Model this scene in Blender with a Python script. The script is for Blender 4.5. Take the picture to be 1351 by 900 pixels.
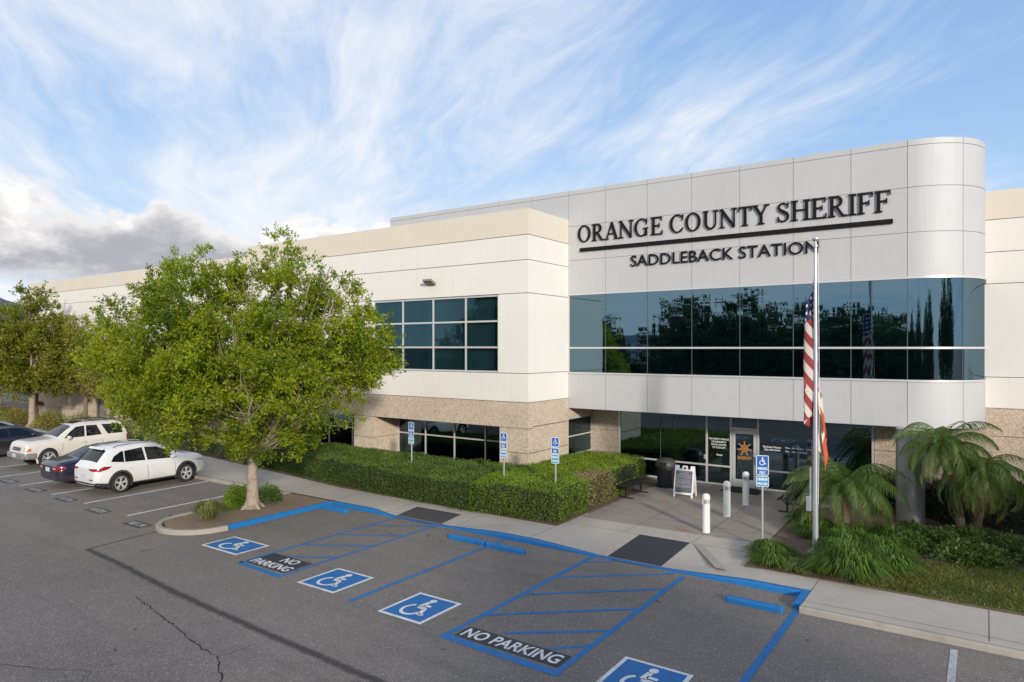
import bpy, bmesh, math, random
import numpy as np
from mathutils import Vector, Matrix
from mathutils.bvhtree import BVHTree
from mathutils.geometry import delaunay_2d_cdt
R = math.radians
PI = math.pi
S = bpy.context.scene
C = S.collection
for o in list(bpy.data.objects):
    bpy.data.objects.remove(o)
random.seed(7)
rng = np.random.default_rng(7)

# ------------------------------------------------------------------ camera
cam = bpy.data.cameras.new('camera')
cam.sensor_width = 36
cam.lens = 24.01
cam.shift_y = 0.0067
cam.clip_start = 0.1
cam.clip_end = 20000
camo = bpy.data.objects.new('camera', cam)
C.objects.link(camo)
camo.location = (0, 0, 5.2)
camo.rotation_euler = (R(90), 0, R(34.727))
S.camera = camo
# ------------------------------------------------------------------ world, sun, exposure
SUN_EL, SUN_AZ = 15.0, 128.0          # azimuth clockwise from +Y
W = bpy.data.worlds.new('World')
S.world = W
W.use_nodes = True
wt = W.node_tree
for n in list(wt.nodes):
    wt.nodes.remove(n)


def N(t, typ, **kw):
    n = t.nodes.new(typ)
    for k, v in kw.items():
        setattr(n, k, v)
    return n


def L(t, a, b):
    t.links.new(a, b)


def math_n(t, op, a, b=None, c=None, clamp=False):
    n = t.nodes.new('ShaderNodeMath')
    n.operation = op
    n.use_clamp = clamp
    for i, v in enumerate((a, b, c)):
        if v is None:
            continue
        if isinstance(v, (int, float)):
            n.inputs[i].default_value = v
        else:
            t.links.new(v, n.inputs[i])
    return n.outputs[0]


def maprange(t, v, a, b, c=0.0, d=1.0, smooth=True):
    n = t.nodes.new('ShaderNodeMapRange')
    n.interpolation_type = 'SMOOTHSTEP' if smooth else 'LINEAR'
    t.links.new(v, n.inputs['Value'])
    n.inputs['From Min'].default_value = a
    n.inputs['From Max'].default_value = b
    n.inputs['To Min'].default_value = c
    n.inputs['To Max'].default_value = d
    return n.outputs['Result']


def comb(t, x, y, z=0.0):
    n = t.nodes.new('ShaderNodeCombineXYZ')
    for i, v in enumerate((x, y, z)):
        if isinstance(v, (int, float)):
            n.inputs[i].default_value = v
        else:
            t.links.new(v, n.inputs[i])
    return n.outputs[0]


def noise(t, vec, scale, detail=4, rough=0.5, dist=0.0):
    n = t.nodes.new('ShaderNodeTexNoise')
    n.inputs['Scale'].default_value = scale
    n.inputs['Detail'].default_value = detail
    n.inputs['Roughness'].default_value = rough
    n.inputs['Distortion'].default_value = dist
    if vec is not None:
        t.links.new(vec, n.inputs['Vector'])
    return n.outputs['Fac']


def mixc(t, f, a, b, blend='MIX'):
    n = t.nodes.new('ShaderNodeMix')
    n.data_type = 'RGBA'
    n.blend_type = blend
    for s, v in ((n.inputs[0], f), (n.inputs[6], a), (n.inputs[7], b)):
        if isinstance(v, (int, float)):
            s.default_value = v
        elif isinstance(v, (tuple, list)):
            s.default_value = tuple(v) if len(v) == 4 else (*v, 1)
        else:
            t.links.new(v, s)
    return n.outputs[2]


def build_world(t):
    sky = N(t, 'ShaderNodeTexSky', sky_type='NISHITA', sun_disc=False)
    sky.sun_elevation = R(SUN_EL)
    sky.sun_rotation = R(SUN_AZ)
    sky.altitude = 150
    sky.air_density = 1.0
    sky.dust_density = 0.6
    sky.ozone_density = 1.6
    tc = N(t, 'ShaderNodeTexCoord')
    sep = N(t, 'ShaderNodeSeparateXYZ')
    L(t, tc.outputs['Generated'], sep.inputs[0])
    x, y, z = sep.outputs
    hyp = math_n(t, 'SQRT', math_n(t, 'ADD', math_n(t, 'MULTIPLY', x, x), math_n(t, 'MULTIPLY', y, y)))
    elev = math_n(t, 'DIVIDE', z, math_n(t, 'MAXIMUM', hyp, 0.001))       # tan(elevation)
    zz = math_n(t, 'ADD', math_n(t, 'MAXIMUM', z, 0.0), 0.13)
    u = math_n(t, 'DIVIDE', x, zz)
    v = math_n(t, 'DIVIDE', y, zz)
    # cirrus layer: streaks run along one wind direction
    wx, wy = -0.778, 0.628
    a = math_n(t, 'ADD', math_n(t, 'MULTIPLY', u, wx), math_n(t, 'MULTIPLY', v, wy))
    b = math_n(t, 'ADD', math_n(t, 'MULTIPLY', u, wy), math_n(t, 'MULTIPLY', v, -wx))
    wob = noise(t, comb(t, a, b, 0.7), 0.55, 3, 0.5)
    b = math_n(t, 'ADD', b, math_n(t, 'MULTIPLY', math_n(t, 'SUBTRACT', wob, 0.5), 0.8))
    vec1 = comb(t, math_n(t, 'MULTIPLY', a, 0.34), math_n(t, 'MULTIPLY', b, 1.0), 3.1)
    n1 = noise(t, vec1, 1.25, 8, 0.56, 0.25)
    vec2 = comb(t, math_n(t, 'MULTIPLY', a, 0.55), math_n(t, 'MULTIPLY', b, 0.75), 8.4)
    n2 = noise(t, vec2, 0.85, 5, 0.55, 0.6)
    vec3 = comb(t, math_n(t, 'MULTIPLY', a, 0.6), math_n(t, 'MULTIPLY', b, 2.2), 1.4)
    n3 = noise(t, vec3, 3.0, 9, 0.68, 0.5)
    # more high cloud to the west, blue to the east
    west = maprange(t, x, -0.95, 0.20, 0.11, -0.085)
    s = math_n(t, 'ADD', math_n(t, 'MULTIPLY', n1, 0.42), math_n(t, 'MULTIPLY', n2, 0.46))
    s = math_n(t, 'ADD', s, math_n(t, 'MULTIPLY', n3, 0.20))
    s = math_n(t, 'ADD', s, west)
    s = math_n(t, 'ADD', s, maprange(t, y, 0.25, -0.35, 0.0, 0.16))      # cloud added to the unseen southern sky to neutralise the ambient light
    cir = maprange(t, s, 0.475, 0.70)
    # low cumulus bank on the horizon
    az = math_n(t, 'ARCTAN2', y, x)
    cv = comb(t, math_n(t, 'MULTIPLY', az, 3.6), math_n(t, 'MULTIPLY', elev, 5.4), 2.35)
    c1 = noise(t, cv, 2.0, 10, 0.60, 0.15)
    top = math_n(t, 'ADD', elev, math_n(t, 'MULTIPLY', c1, -0.22))
    westm = maprange(t, math_n(t, 'ABSOLUTE', math_n(t, 'SUBTRACT', az, 2.65)), 0.42, 0.95, 0.0, 0.13)
    top = math_n(t, 'ADD', top, westm)
    bank = maprange(t, top, 0.078, 0.054)
    cut = maprange(t, math_n(t, 'ADD', elev, math_n(t, 'MULTIPLY', c1, 0.03)), 0.085, 0.115)
    bank = math_n(t, 'MULTIPLY', bank, cut)
    # cloud shade: grey bellies, white tops
    shade = noise(t, comb(t, math_n(t, 'MULTIPLY', az, 4.2), math_n(t, 'MULTIPLY', elev, 7.0), 5.0), 2.4, 8, 0.6, 0.2)
    rimw = maprange(t, top, 0.01, 0.07, 0.0, 0.8)
    belly = math_n(t, 'ADD', maprange(t, shade, 0.46, 0.66, 0.0, 0.45), math_n(t, 'ADD', rimw, maprange(t, az, 2.55, 2.30, 0.0, 0.6)), clamp=True)
    mulk = 10.0

    def K(c):
        return tuple(q * mulk for q in c)
    cum = mixc(t, belly, K((0.31, 0.315, 0.35)), K((0.72, 0.70, 0.685)))
    grad = mixc(t, maprange(t, elev, 0.1, 1.1), K((0.26, 0.41, 0.65)), K((0.095, 0.22, 0.50)))
    base = mixc(t, 0.82, sky.outputs[0], grad)
    horiz = maprange(t, elev, 0.02, 0.36, 0.7, 0.0)
    base = mixc(t, horiz, base, K((0.44, 0.56, 0.68)))
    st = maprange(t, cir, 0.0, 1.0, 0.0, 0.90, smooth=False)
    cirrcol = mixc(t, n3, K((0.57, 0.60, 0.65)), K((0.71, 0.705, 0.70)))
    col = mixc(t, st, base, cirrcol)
    col = mixc(t, bank, col, cum)
    bg = N(t, 'ShaderNodeBackground')
    bg.inputs['Strength'].default_value = 0.1
    L(t, col, bg.inputs['Color'])
    out = N(t, 'ShaderNodeOutputWorld')
    L(t, bg.outputs[0], out.inputs[0])


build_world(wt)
sl = bpy.data.lights.new('sun', 'SUN')
sl.energy = 2.6
sl.angle = R(4)
sl.color = (1.0, 0.91, 0.79)
so = bpy.data.objects.new('sun', sl)
C.objects.link(so)
az = R(SUN_AZ)
sd = Vector((math.sin(az) * math.cos(R(SUN_EL)), math.cos(az) * math.cos(R(SUN_EL)), math.sin(R(SUN_EL))))
so.rotation_euler = sd.to_track_quat('Z', 'Y').to_euler()
so.location = sd * 100
S.view_settings.view_transform = 'Standard'
S.view_settings.look = 'None'
S.view_settings.gamma = 1
S.view_settings.exposure = 0.55
S.render.engine = 'CYCLES'


# ------------------------------------------------------------------ materials
def new_mat(name):
    m = bpy.data.materials.new(name)
    m.use_nodes = True
    t = m.node_tree
    return m, t, t.nodes['Principled BSDF']


def objco(t):
    return N(t, 'ShaderNodeTexCoord').outputs['Object']


def mat(name, col, rough=0.6, metal=0.0, var=0.10, scale=1.5, fine=0.06, fscale=60, bump=0.0, bscale=80, coat=0.0, spec=0.5, warm=None):
    m, t, p = new_mat(name)
    p.inputs['Roughness'].default_value = rough
    p.inputs['Metallic'].default_value = metal
    p.inputs['Coat Weight'].default_value = coat
    p.inputs['Coat Roughness'].default_value = 0.04
    p.inputs['Specular IOR Level'].default_value = spec
    co = objco(t)
    a = noise(t, co, scale, 5, 0.6)
    b = noise(t, co, fscale, 2, 0.5)
    f = math_n(t, 'ADD', math_n(t, 'MULTIPLY', math_n(t, 'SUBTRACT', a, 0.5), var * 2.4),
               math_n(t, 'MULTIPLY', math_n(t, 'SUBTRACT', b, 0.5), fine * 2.4))
    f = math_n(t, 'ADD', f, 1.0)
    c = mixc(t, 1.0, (*col, 1), comb(t, f, f, f), 'MULTIPLY')
    if warm:
        c = mixc(t, maprange(t, noise(t, co, warm[1], 4, 0.6, 0.5), 0.45, 0.75, 0, warm[2]), c, (*warm[0], 1))
    L(t, c, p.inputs['Base Color'])
    if bump:
        bn = N(t, 'ShaderNodeBump')
        bn.inputs['Strength'].default_value = bump
        bn.inputs['Distance'].default_value = 0.01
        L(t, noise(t, co, bscale, 4, 0.6), bn.inputs['Height'])
        L(t, bn.outputs[0], p.inputs['Normal'])
    return m


M = {}


def streaked(m, amt, tone):
    """adds thin rain streaks with a shape of their own to a wall paint"""
    t = m.node_tree
    p = t.nodes['Principled BSDF']
    src = p.inputs['Base Color'].links[0].from_socket
    co = objco(t)
    mp = N(t, 'ShaderNodeMapping')
    mp.inputs['Scale'].default_value = (3.2, 3.2, 0.13)
    L(t, co, mp.inputs['Vector'])
    a = noise(t, mp.outputs[0], 2.2, 5, 0.7)
    b = noise(t, co, 0.5, 4, 0.6, 0.6)
    f = math_n(t, 'MULTIPLY', maprange(t, a, 0.52, 0.78, 0.0, amt), maprange(t, b, 0.38, 0.62, 0.15, 1.0))
    L(t, mixc(t, f, src, (*tone, 1)), p.inputs['Base Color'])
    return m




def asphalt():
    m, t, p = new_mat('asphalt')
    co = objco(t)
    vo = N(t, 'ShaderNodeTexVoronoi')
    vo.inputs['Scale'].default_value = 55
    L(t, co, vo.inputs['Vector'])
    sp = N(t, 'ShaderNodeSeparateColor')
    L(t, vo.outputs['Color'], sp.inputs[0])
    big = noise(t, co, 0.22, 5, 0.6, 0.3)
    mid = noise(t, co, 1.7, 6, 0.65, 0.4)
    f = math_n(t, 'ADD', math_n(t, 'MULTIPLY', math_n(t, 'SUBTRACT', sp.outputs[0], 0.5), 0.62), 1.0)
    g = math_n(t, 'ADD', math_n(t, 'MULTIPLY', math_n(t, 'SUBTRACT', big, 0.5), 0.55), math_n(t, 'MULTIPLY', math_n(t, 'SUBTRACT', mid, 0.5), 0.32))
    f = math_n(t, 'ADD', f, g)
    c = mixc(t, 1.0, (0.178, 0.158, 0.138, 1), comb(t, f, f, f), 'MULTIPLY')
    # brownish dried runoff stains
    c = mixc(t, maprange(t, noise(t, co, 0.5, 5, 0.6, 0.8), 0.52, 0.75, 0, 0.35), c, (0.20, 0.165, 0.135, 1))
    # oil drips
    c = mixc(t, maprange(t, noise(t, co, 1.1, 3, 0.5, 1.2), 0.69, 0.80, 0, 0.7), c, (0.05, 0.047, 0.045, 1))
    # darker tyre-polished lane running past the bays, paler dusty bays
    sep = N(t, 'ShaderNodeSeparateXYZ')
    L(t, co, sep.inputs[0])
    yy = math_n(t, 'ADD', sep.outputs[1], math_n(t, 'MULTIPLY', noise(t, co, 0.35, 4, 0.6), 2.2))
    bay = maprange(t, yy, 8.3, 9.4, 0.0, 0.38)
    c = mixc(t, math_n(t, 'MULTIPLY', bay, maprange(t, noise(t, co, 0.9, 5, 0.65, 0.4), 0.3, 0.65, 0.35, 1.0)), c, (0.235, 0.205, 0.175, 1))
    mpt = N(t, 'ShaderNodeMapping')
    mpt.inputs['Scale'].default_value = (0.12, 1.1, 1)
    L(t, co, mpt.inputs['Vector'])
    c = mixc(t, maprange(t, noise(t, mpt.outputs[0], 1.3, 4, 0.6), 0.5, 0.72, 0, 0.28), c, (0.10, 0.092, 0.085, 1))
    # pale grit and small dark spots
    c = mixc(t, maprange(t, sp.outputs[1], 0.955, 0.975, 0, 0.7), c, (0.42, 0.39, 0.35, 1))
    c = mixc(t, maprange(t, noise(t, co, 3.2, 2, 0.4, 0.3), 0.735, 0.78, 0, 0.75), c, (0.055, 0.05, 0.047, 1))
    L(t, c, p.inputs['Base Color'])
    p.inputs['Roughness'].default_value = 0.88
    p.inputs['Specular IOR Level'].default_value = 0.3
    bn = N(t, 'ShaderNodeBump')
    bn.inputs['Strength'].default_value = 0.5
    bn.inputs['Distance'].default_value = 0.006
    L(t, sp.outputs[0], bn.inputs['Height'])
    L(t, bn.outputs[0], p.inputs['Normal'])
    return m


M['asphalt'] = asphalt()


def paint(name, col, wear=0.5, thr=0.62):
    """road paint worn through to the asphalt in patches"""
    m, t, p = new_mat(name)
    co = objco(t)
    f = noise(t, co, 3.0, 5, 0.6)
    g = noise(t, co, 42, 3, 0.7)
    c = mixc(t, maprange(t, g, 0.3, 0.8, 0.0, 0.35), (*col, 1), tuple(q * 0.6 + 0.05 for q in col) + (1,))
    c = mixc(t, maprange(t, f, 0.35, 0.8, 0.0, 0.28), c, tuple(q * 0.6 + 0.04 for q in col) + (1,))
    sc_ = maprange(t, noise(t, co, 1.6, 6, 0.7, 0.8), 0.52, 0.72, 0, 0.45)
    c = mixc(t, sc_, c, (0.12, 0.115, 0.11, 1))
    L(t, c, p.inputs['Base Color'])
    p.inputs['Roughness'].default_value = 0.7
    w = math_n(t, 'ADD', math_n(t, 'MULTIPLY', f, 0.45), math_n(t, 'MULTIPLY', g, 0.55))
    al = maprange(t, w, thr - 0.05, thr + 0.06, 1.0, 1.0 - wear)
    L(t, al, p.inputs['Alpha'])
    return m


M['paint_blue'] = paint('blue_road_paint', (0.008, 0.16, 0.42), 0.75, 0.60)
M['paint_blue_new'] = paint('blue_kerb_paint', (0.006, 0.145, 0.40), 0.6, 0.62)
M['paint_white'] = paint('white_road_paint', (0.76, 0.75, 0.72), 0.7, 0.60)
M['paint_black'] = paint('black_road_paint', (0.026, 0.027, 0.032), 0.5, 0.63)
M['paint_white_old'] = paint('faded_white_road_paint', (0.48, 0.48, 0.48), 0.85, 0.55)


def soft_strip(name, col, amt, sc):
    m, t, p = new_mat(name)
    uv = N(t, 'ShaderNodeTexCoord').outputs['UV']
    sep = N(t, 'ShaderNodeSeparateXYZ')
    L(t, uv, sep.inputs[0])
    e = math_n(t, 'ABSOLUTE', math_n(t, 'SUBTRACT', sep.outputs[0], 0.5))
    n1 = noise(t, objco(t), sc, 5, 0.65)
    e = math_n(t, 'ADD', e, math_n(t, 'MULTIPLY', math_n(t, 'SUBTRACT', n1, 0.5), 0.5))
    L(t, maprange(t, e, 0.05, 0.48, amt, 0.0), p.inputs['Alpha'])
    p.inputs['Base Color'].default_value = (*col, 1)
    p.inputs['Roughness'].default_value = 0.8
    return m


M['seam'] = soft_strip('tar_seam', (0.06, 0.055, 0.05), 0.62, 3.5)
M['crack'] = mat('crack_dark', (0.02, 0.019, 0.018), 0.95)  # plain dark tone of the asphalt cracks


def concrete(name, col, stain=0.5):
    m, t, p = new_mat(name)
    co = objco(t)
    a = noise(t, co, 0.6, 6, 0.62, 0.4)
    b = noise(t, co, 5, 5, 0.6)
    c2 = noise(t, co, 120, 2, 0.5)
    f = math_n(t, 'ADD', math_n(t, 'MULTIPLY', a, 0.35), math_n(t, 'ADD', math_n(t, 'MULTIPLY', b, 0.2), math_n(t, 'MULTIPLY', c2, 0.2)))
    f = math_n(t, 'ADD', f, 0.625)
    c = mixc(t, 1.0, (*col, 1), comb(t, f, f, f), 'MULTIPLY')
    c = mixc(t, maprange(t, noise(t, co, 1.3, 6, 0.7, 1.0), 0.5, 0.78, 0, stain), c, tuple(q * 0.55 for q in col) + (1,))
    L(t, c, p.inputs['Base Color'])
    p.inputs['Roughness'].default_value = 0.85
    bn = N(t, 'ShaderNodeBump')
    bn.inputs['Strength'].default_value = 0.25
    bn.inputs['Distance'].default_value = 0.004
    L(t, c2, bn.inputs['Height'])
    L(t, bn.outputs[0], p.inputs['Normal'])
    return m


M['walk'] = concrete('pale_concrete', (0.43, 0.385, 0.325), 0.30)
M['plaza'] = concrete('stained_concrete', (0.28, 0.245, 0.205), 0.7)
M['kerb'] = concrete('kerb_concrete', (0.34, 0.315, 0.275), 0.5)
M['joint'] = mat('joint_dark', (0.10, 0.093, 0.08), 0.9)
M['tactile'] = mat('tactile_pad_dark', (0.030, 0.033, 0.040), 0.7, bump=0.4, bscale=30)
M['tactile_old'] = mat('tactile_pad_worn', (0.062, 0.058, 0.055), 0.8, bump=0.4, bscale=30)
M['wall'] = mat('white_wall_paint', (0.74, 0.715, 0.675), 0.8, var=0.035, scale=0.5, fine=0.02, bump=0.08, bscale=40, warm=((0.70, 0.66, 0.60), 0.35, 0.5))
M['tan'] = mat('tan_band_paint', (0.66, 0.60, 0.51), 0.8, var=0.04, scale=0.6, fine=0.02, bump=0.08, bscale=40)
streaked(M['wall'], 0.55, (0.52, 0.48, 0.43))
streaked(M['tan'], 0.5, (0.44, 0.38, 0.31))
M['groove'] = mat('panel_groove', (0.20, 0.18, 0.16), 0.9)
M['roof'] = mat('roof_membrane', (0.45, 0.44, 0.42), 0.9)


def stone():
    m, t, p = new_mat('exposed_aggregate_stone')
    co = objco(t)
    vo = N(t, 'ShaderNodeTexVoronoi')
    vo.inputs['Scale'].default_value = 34
    L(t, co, vo.inputs['Vector'])
    sp = N(t, 'ShaderNodeSeparateColor')
    L(t, vo.outputs['Color'], sp.inputs[0])
    f = math_n(t, 'ADD', math_n(t, 'MULTIPLY', math_n(t, 'SUBTRACT', sp.outputs[0], 0.5), 0.40), 1.0)
    f = math_n(t, 'ADD', f, math_n(t, 'MULTIPLY', math_n(t, 'SUBTRACT', noise(t, co, 1.1, 7, 0.75, 0.5), 0.5), 0.55))
    c = mixc(t, 1.0, (0.52, 0.43, 0.34, 1), comb(t, f, f, f), 'MULTIPLY')
    c = mixc(t, maprange(t, sp.outputs[1], 0.86, 0.9, 0, 0.55), c, (0.20, 0.15, 0.12, 1))
    c = mixc(t, maprange(t, sp.outputs[2], 0.88, 0.92, 0, 0.5), c, (0.62, 0.58, 0.5, 1))
    L(t, c, p.inputs['Base Color'])
    p.inputs['Roughness'].default_value = 0.9
    bn = N(t, 'ShaderNodeBump')
    bn.inputs['Strength'].default_value = 0.55
    bn.inputs['Distance'].default_value = 0.008
    L(t, vo.outputs['Distance'], bn.inputs['Height'])
    L(t, bn.outputs[0], p.inputs['Normal'])
    return m


M['stone'] = stone()


def metal_panel():
    m, t, p = new_mat('silver_metal_panel')
    co = objco(t)
    mp = N(t, 'ShaderNodeMapping')
    mp.inputs['Scale'].default_value = (9, 9, 0.35)
    L(t, co, mp.inputs['Vector'])
    a = noise(t, mp.outputs[0], 1.6, 4, 0.6)
    b = noise(t, co, 0.9, 4, 0.6)
    f = math_n(t, 'ADD', 0.90, math_n(t, 'ADD', math_n(t, 'MULTIPLY', a, 0.10), math_n(t, 'MULTIPLY', b, 0.10)))
    L(t, mixc(t, 1.0, (0.50, 0.505, 0.515, 1), comb(t, f, f, f), 'MULTIPLY'), p.inputs['Base Color'])
    p.inputs['Metallic'].default_value = 0.12
    p.inputs['Specular IOR Level'].default_value = 0.45
    L(t, maprange(t, b, 0.3, 0.7, 0.58, 0.68), p.inputs['Roughness'])
    bn = N(t, 'ShaderNodeBump')
    bn.inputs['Strength'].default_value = 0.12
    bn.inputs['Distance'].default_value = 0.02
    L(t, b, bn.inputs['Height'])
    L(t, bn.outputs[0], p.inputs['Normal'])
    return m


M['panel'] = streaked(metal_panel(), 0.5, (0.42, 0.40, 0.38))
M['column'] = mat('column_metal', (0.46, 0.46, 0.47), 0.36, 0.75, var=0.05, scale=2)
M['alu'] = mat('white_aluminium', (0.62, 0.63, 0.63), 0.4, 0.3, var=0.03)
M['alu_dark'] = mat('dark_mullion', (0.09, 0.11, 0.12), 0.4, 0.3)
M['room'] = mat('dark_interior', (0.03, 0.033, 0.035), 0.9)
M['blind'] = mat('vertical_blind', (0.50, 0.54, 0.55), 0.8)


def glass_mirror(name, tint, dark, refl=0.8, wav=0.012):
    """coated tinted glass: mirrors the street, dark behind"""
    m, t, p = new_mat(name)
    t.nodes.remove(p)
    g = N(t, 'ShaderNodeBsdfGlossy')
    g.inputs['Color'].default_value = (*tint, 1)
    g.inputs['Roughness'].default_value = 0.015
    d = N(t, 'ShaderNodeBsdfDiffuse')
    d.inputs['Color'].default_value = (*dark, 1)
    co = objco(t)
    mp = N(t, 'ShaderNodeMapping')
    mp.inputs['Scale'].default_value = (2.2, 2.2, 0.25)
    L(t, co, mp.inputs['Vector'])
    bn = N(t, 'ShaderNodeBump')
    bn.inputs['Strength'].default_value = wav * 10
    bn.inputs['Distance'].default_value = 0.02
    L(t, noise(t, mp.outputs[0], 1.4, 2, 0.4), bn.inputs['Height'])
    L(t, bn.outputs[0], g.inputs['Normal'])
    mx = N(t, 'ShaderNodeMixShader')
    mx.inputs[0].default_value = refl
    L(t, d.outputs[0], mx.inputs[1])
    L(t, g.outputs[0], mx.inputs[2])
    L(t, mx.outputs[0], t.nodes['Material Output'].inputs[0])
    return m


def glass_clear(name, tint, through, refl=0.25):
    m, t, p = new_mat(name)
    t.nodes.remove(p)
    g = N(t, 'ShaderNodeBsdfGlossy')
    g.inputs['Color'].default_value = (*tint, 1)
    g.inputs['Roughness'].default_value = 0.01
    d = N(t, 'ShaderNodeBsdfTransparent')
    d.inputs['Color'].default_value = (*through, 1)
    mx = N(t, 'ShaderNodeMixShader')
    fr = N(t, 'ShaderNodeFresnel')
    fr.inputs[0].default_value = 1.5
    L(t, math_n(t, 'ADD', math_n(t, 'MULTIPLY', fr.outputs[0], 0.6), refl, clamp=True), mx.inputs[0])
    L(t, d.outputs[0], mx.inputs[1])
    L(t, g.outputs[0], mx.inputs[2])
    L(t, mx.outputs[0], t.nodes['Material Output'].inputs[0])
    return m


M['glass_tower'] = glass_mirror('teal_mirror_glass', (0.145, 0.23, 0.285), (0.004, 0.02, 0.028), 0.9)
M['glass_store'] = glass_mirror('dark_store_glass', (0.13, 0.185, 0.215), (0.003, 0.010, 0.014), 0.9, 0.006)
M['glass_win'] = glass_clear('teal_window_glass', (0.26, 0.42, 0.48), (0.48, 0.62, 0.66), 0.06)
M['glass_low'] = glass_clear('dark_window_glass', (0.34, 0.47, 0.55), (0.24, 0.32, 0.36), 0.17)
M['black'] = mat('black_sign_metal', (0.007, 0.007, 0.008), 0.6, spec=0.2)
M['black_pl'] = mat('black_plastic', (0.022, 0.023, 0.025), 0.5, var=0.15)
M['black_met'] = mat('black_painted_steel', (0.018, 0.019, 0.021), 0.4)
M['rubber'] = mat('rubber', (0.02, 0.02, 0.021), 0.85)
M['mat_black'] = mat('door_mat', (0.017, 0.017, 0.019), 0.95)
M['bol'] = mat('white_bollard_paint', (0.74, 0.74, 0.74), 0.5, var=0.04, warm=((0.55, 0.52, 0.47), 3, 0.4))
M['galv'] = mat('galvanised_steel', (0.50, 0.51, 0.52), 0.42, 0.6)
M['polemet'] = mat('flagpole_aluminium', (0.55, 0.57, 0.62), 0.35, 0.6)
M['sign_blue'] = mat('sign_blue', (0.008, 0.105, 0.42), 0.45, var=0.03)
M['sign_cyan'] = mat('sign_light_blue', (0.02, 0.26, 0.50), 0.45, var=0.03)
M['sign_white'] = mat('sign_white', (0.72, 0.76, 0.78), 0.5, var=0.02)
M['white_pl'] = mat('white_plastic', (0.75, 0.75, 0.76), 0.5, var=0.03)
M['board'] = mat('grey_board', (0.11, 0.11, 0.14), 0.6)
M['letter_w'] = mat('white_lettering', (0.75, 0.77, 0.78), 0.6, var=0.02)
M['letter_g'] = mat('pale_grey_lettering', (0.42, 0.42, 0.45), 0.6)
M['gold'] = mat('gold_badge', (0.50, 0.24, 0.06), 0.5, var=0.1)
M['gold_d'] = mat('gold_badge_centre', (0.20, 0.10, 0.05), 0.5)
M['red'] = mat('red_enamel', (0.35, 0.02, 0.02), 0.4)
M['lampbody'] = mat('bronze_lamp_body', (0.24, 0.22, 0.19), 0.5)
M['lampglass'] = mat('lamp_lens', (0.10, 0.095, 0.07), 0.3, var=0.3, scale=30)
M['soil'] = mat('soil', (0.215, 0.155, 0.105), 0.95, var=0.3, scale=3, fine=0.35, fscale=45, bump=0.8, bscale=30, warm=((0.30, 0.22, 0.14), 8, 0.6))
M['mulch'] = mat('mulch', (0.13, 0.085, 0.06), 0.95, var=0.3, scale=4, fine=0.5, fscale=40, bump=0.9, bscale=30)
M['lawn_base'] = mat('lawn_base', (0.10, 0.105, 0.035), 0.95, var=0.3, scale=2, fine=0.4, fscale=50)
M['ground'] = mat('ground_earth', (0.13, 0.12, 0.09), 0.95, var=0.2, scale=0.1)
M['mountain'] = mat('hazy_mountain_scrub', (0.085, 0.10, 0.125), 1.0, var=0.25, scale=0.004, fine=0.1, fscale=0.03)  # scrub tone shifted to blue-grey, distance haze mixed into the colour
M['bark'] = mat('smooth_grey_bark', (0.34, 0.28, 0.225), 0.9, var=0.22, scale=5, fine=0.3, fscale=22, bump=0.8, bscale=25, warm=((0.16, 0.12, 0.09), 6, 0.7))
M['bark_d'] = mat('brown_bark', (0.17, 0.125, 0.095), 0.95, var=0.25, scale=6, bump=0.8, bscale=25)
M['palmbark'] = mat('palm_bark', (0.17, 0.125, 0.085), 0.95, var=0.4, scale=12, fine=0.3, bump=1.0, bscale=30)


def leafmat(name, c1, c2, c3, trans=0.35, rough=0.45, spec=0.4):
    m, t, p = new_mat(name)
    g = N(t, 'ShaderNodeNewGeometry')
    at = N(t, 'ShaderNodeAttribute')
    at.attribute_name = 'tint'
    f = math_n(t, 'ADD', math_n(t, 'MULTIPLY', at.outputs['Fac'], 0.7), math_n(t, 'MULTIPLY', g.outputs['Random Per Island'], 0.3))
    cr = N(t, 'ShaderNodeValToRGB')
    e = cr.color_ramp.elements
    e[0].position = 0.15
    e[0].color = (*c1, 1)
    e[1].position = 0.85
    e[1].color = (*c3, 1)
    x = cr.color_ramp.elements.new(0.5)
    x.color = (*c2, 1)
    L(t, f, cr.inputs[0])
    L(t, cr.outputs[0], p.inputs['Base Color'])
    p.inputs['Roughness'].default_value = rough
    p.inputs['Specular IOR Level'].default_value = spec
    tr = N(t, 'ShaderNodeBsdfTranslucent')
    hs = mixc(t, 1.0, cr.outputs[0], (1.25, 1.35, 0.6, 1), 'MULTIPLY')
    L(t, hs, tr.inputs['Color'])
    mx = N(t, 'ShaderNodeMixShader')
    mx.inputs[0].default_value = trans
    L(t, p.outputs[0], mx.inputs[1])
    L(t, tr.outputs[0], mx.inputs[2])
    L(t, mx.outputs[0], t.nodes['Material Output'].inputs[0])
    return m


M['leaf_main'] = leafmat('tree_leaves_bright', (0.085, 0.135, 0.018), (0.24, 0.305, 0.018), (0.43, 0.45, 0.024), 0.48)
M['leaf_left'] = leafmat('tree_leaves_olive', (0.10, 0.13, 0.018), (0.20, 0.225, 0.022), (0.36, 0.31, 0.05), 0.42)
M['leaf_dark'] = leafmat('tree_leaves_dark', (0.035, 0.065, 0.022), (0.065, 0.10, 0.03), (0.11, 0.15, 0.045), 0.3)
M['leaf_yel'] = leafmat('tree_leaves_yellow', (0.16, 0.17, 0.04), (0.27, 0.25, 0.06), (0.38, 0.31, 0.09), 0.4)
M['leaf_hedge'] = leafmat('boxwood_leaves', (0.035, 0.075, 0.012), (0.07, 0.13, 0.018), (0.14, 0.21, 0.028), 0.3)
M['leaf_hedge_l'] = leafmat('light_hedge_leaves', (0.07, 0.13, 0.012), (0.14, 0.22, 0.018), (0.24, 0.33, 0.03), 0.35)
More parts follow.
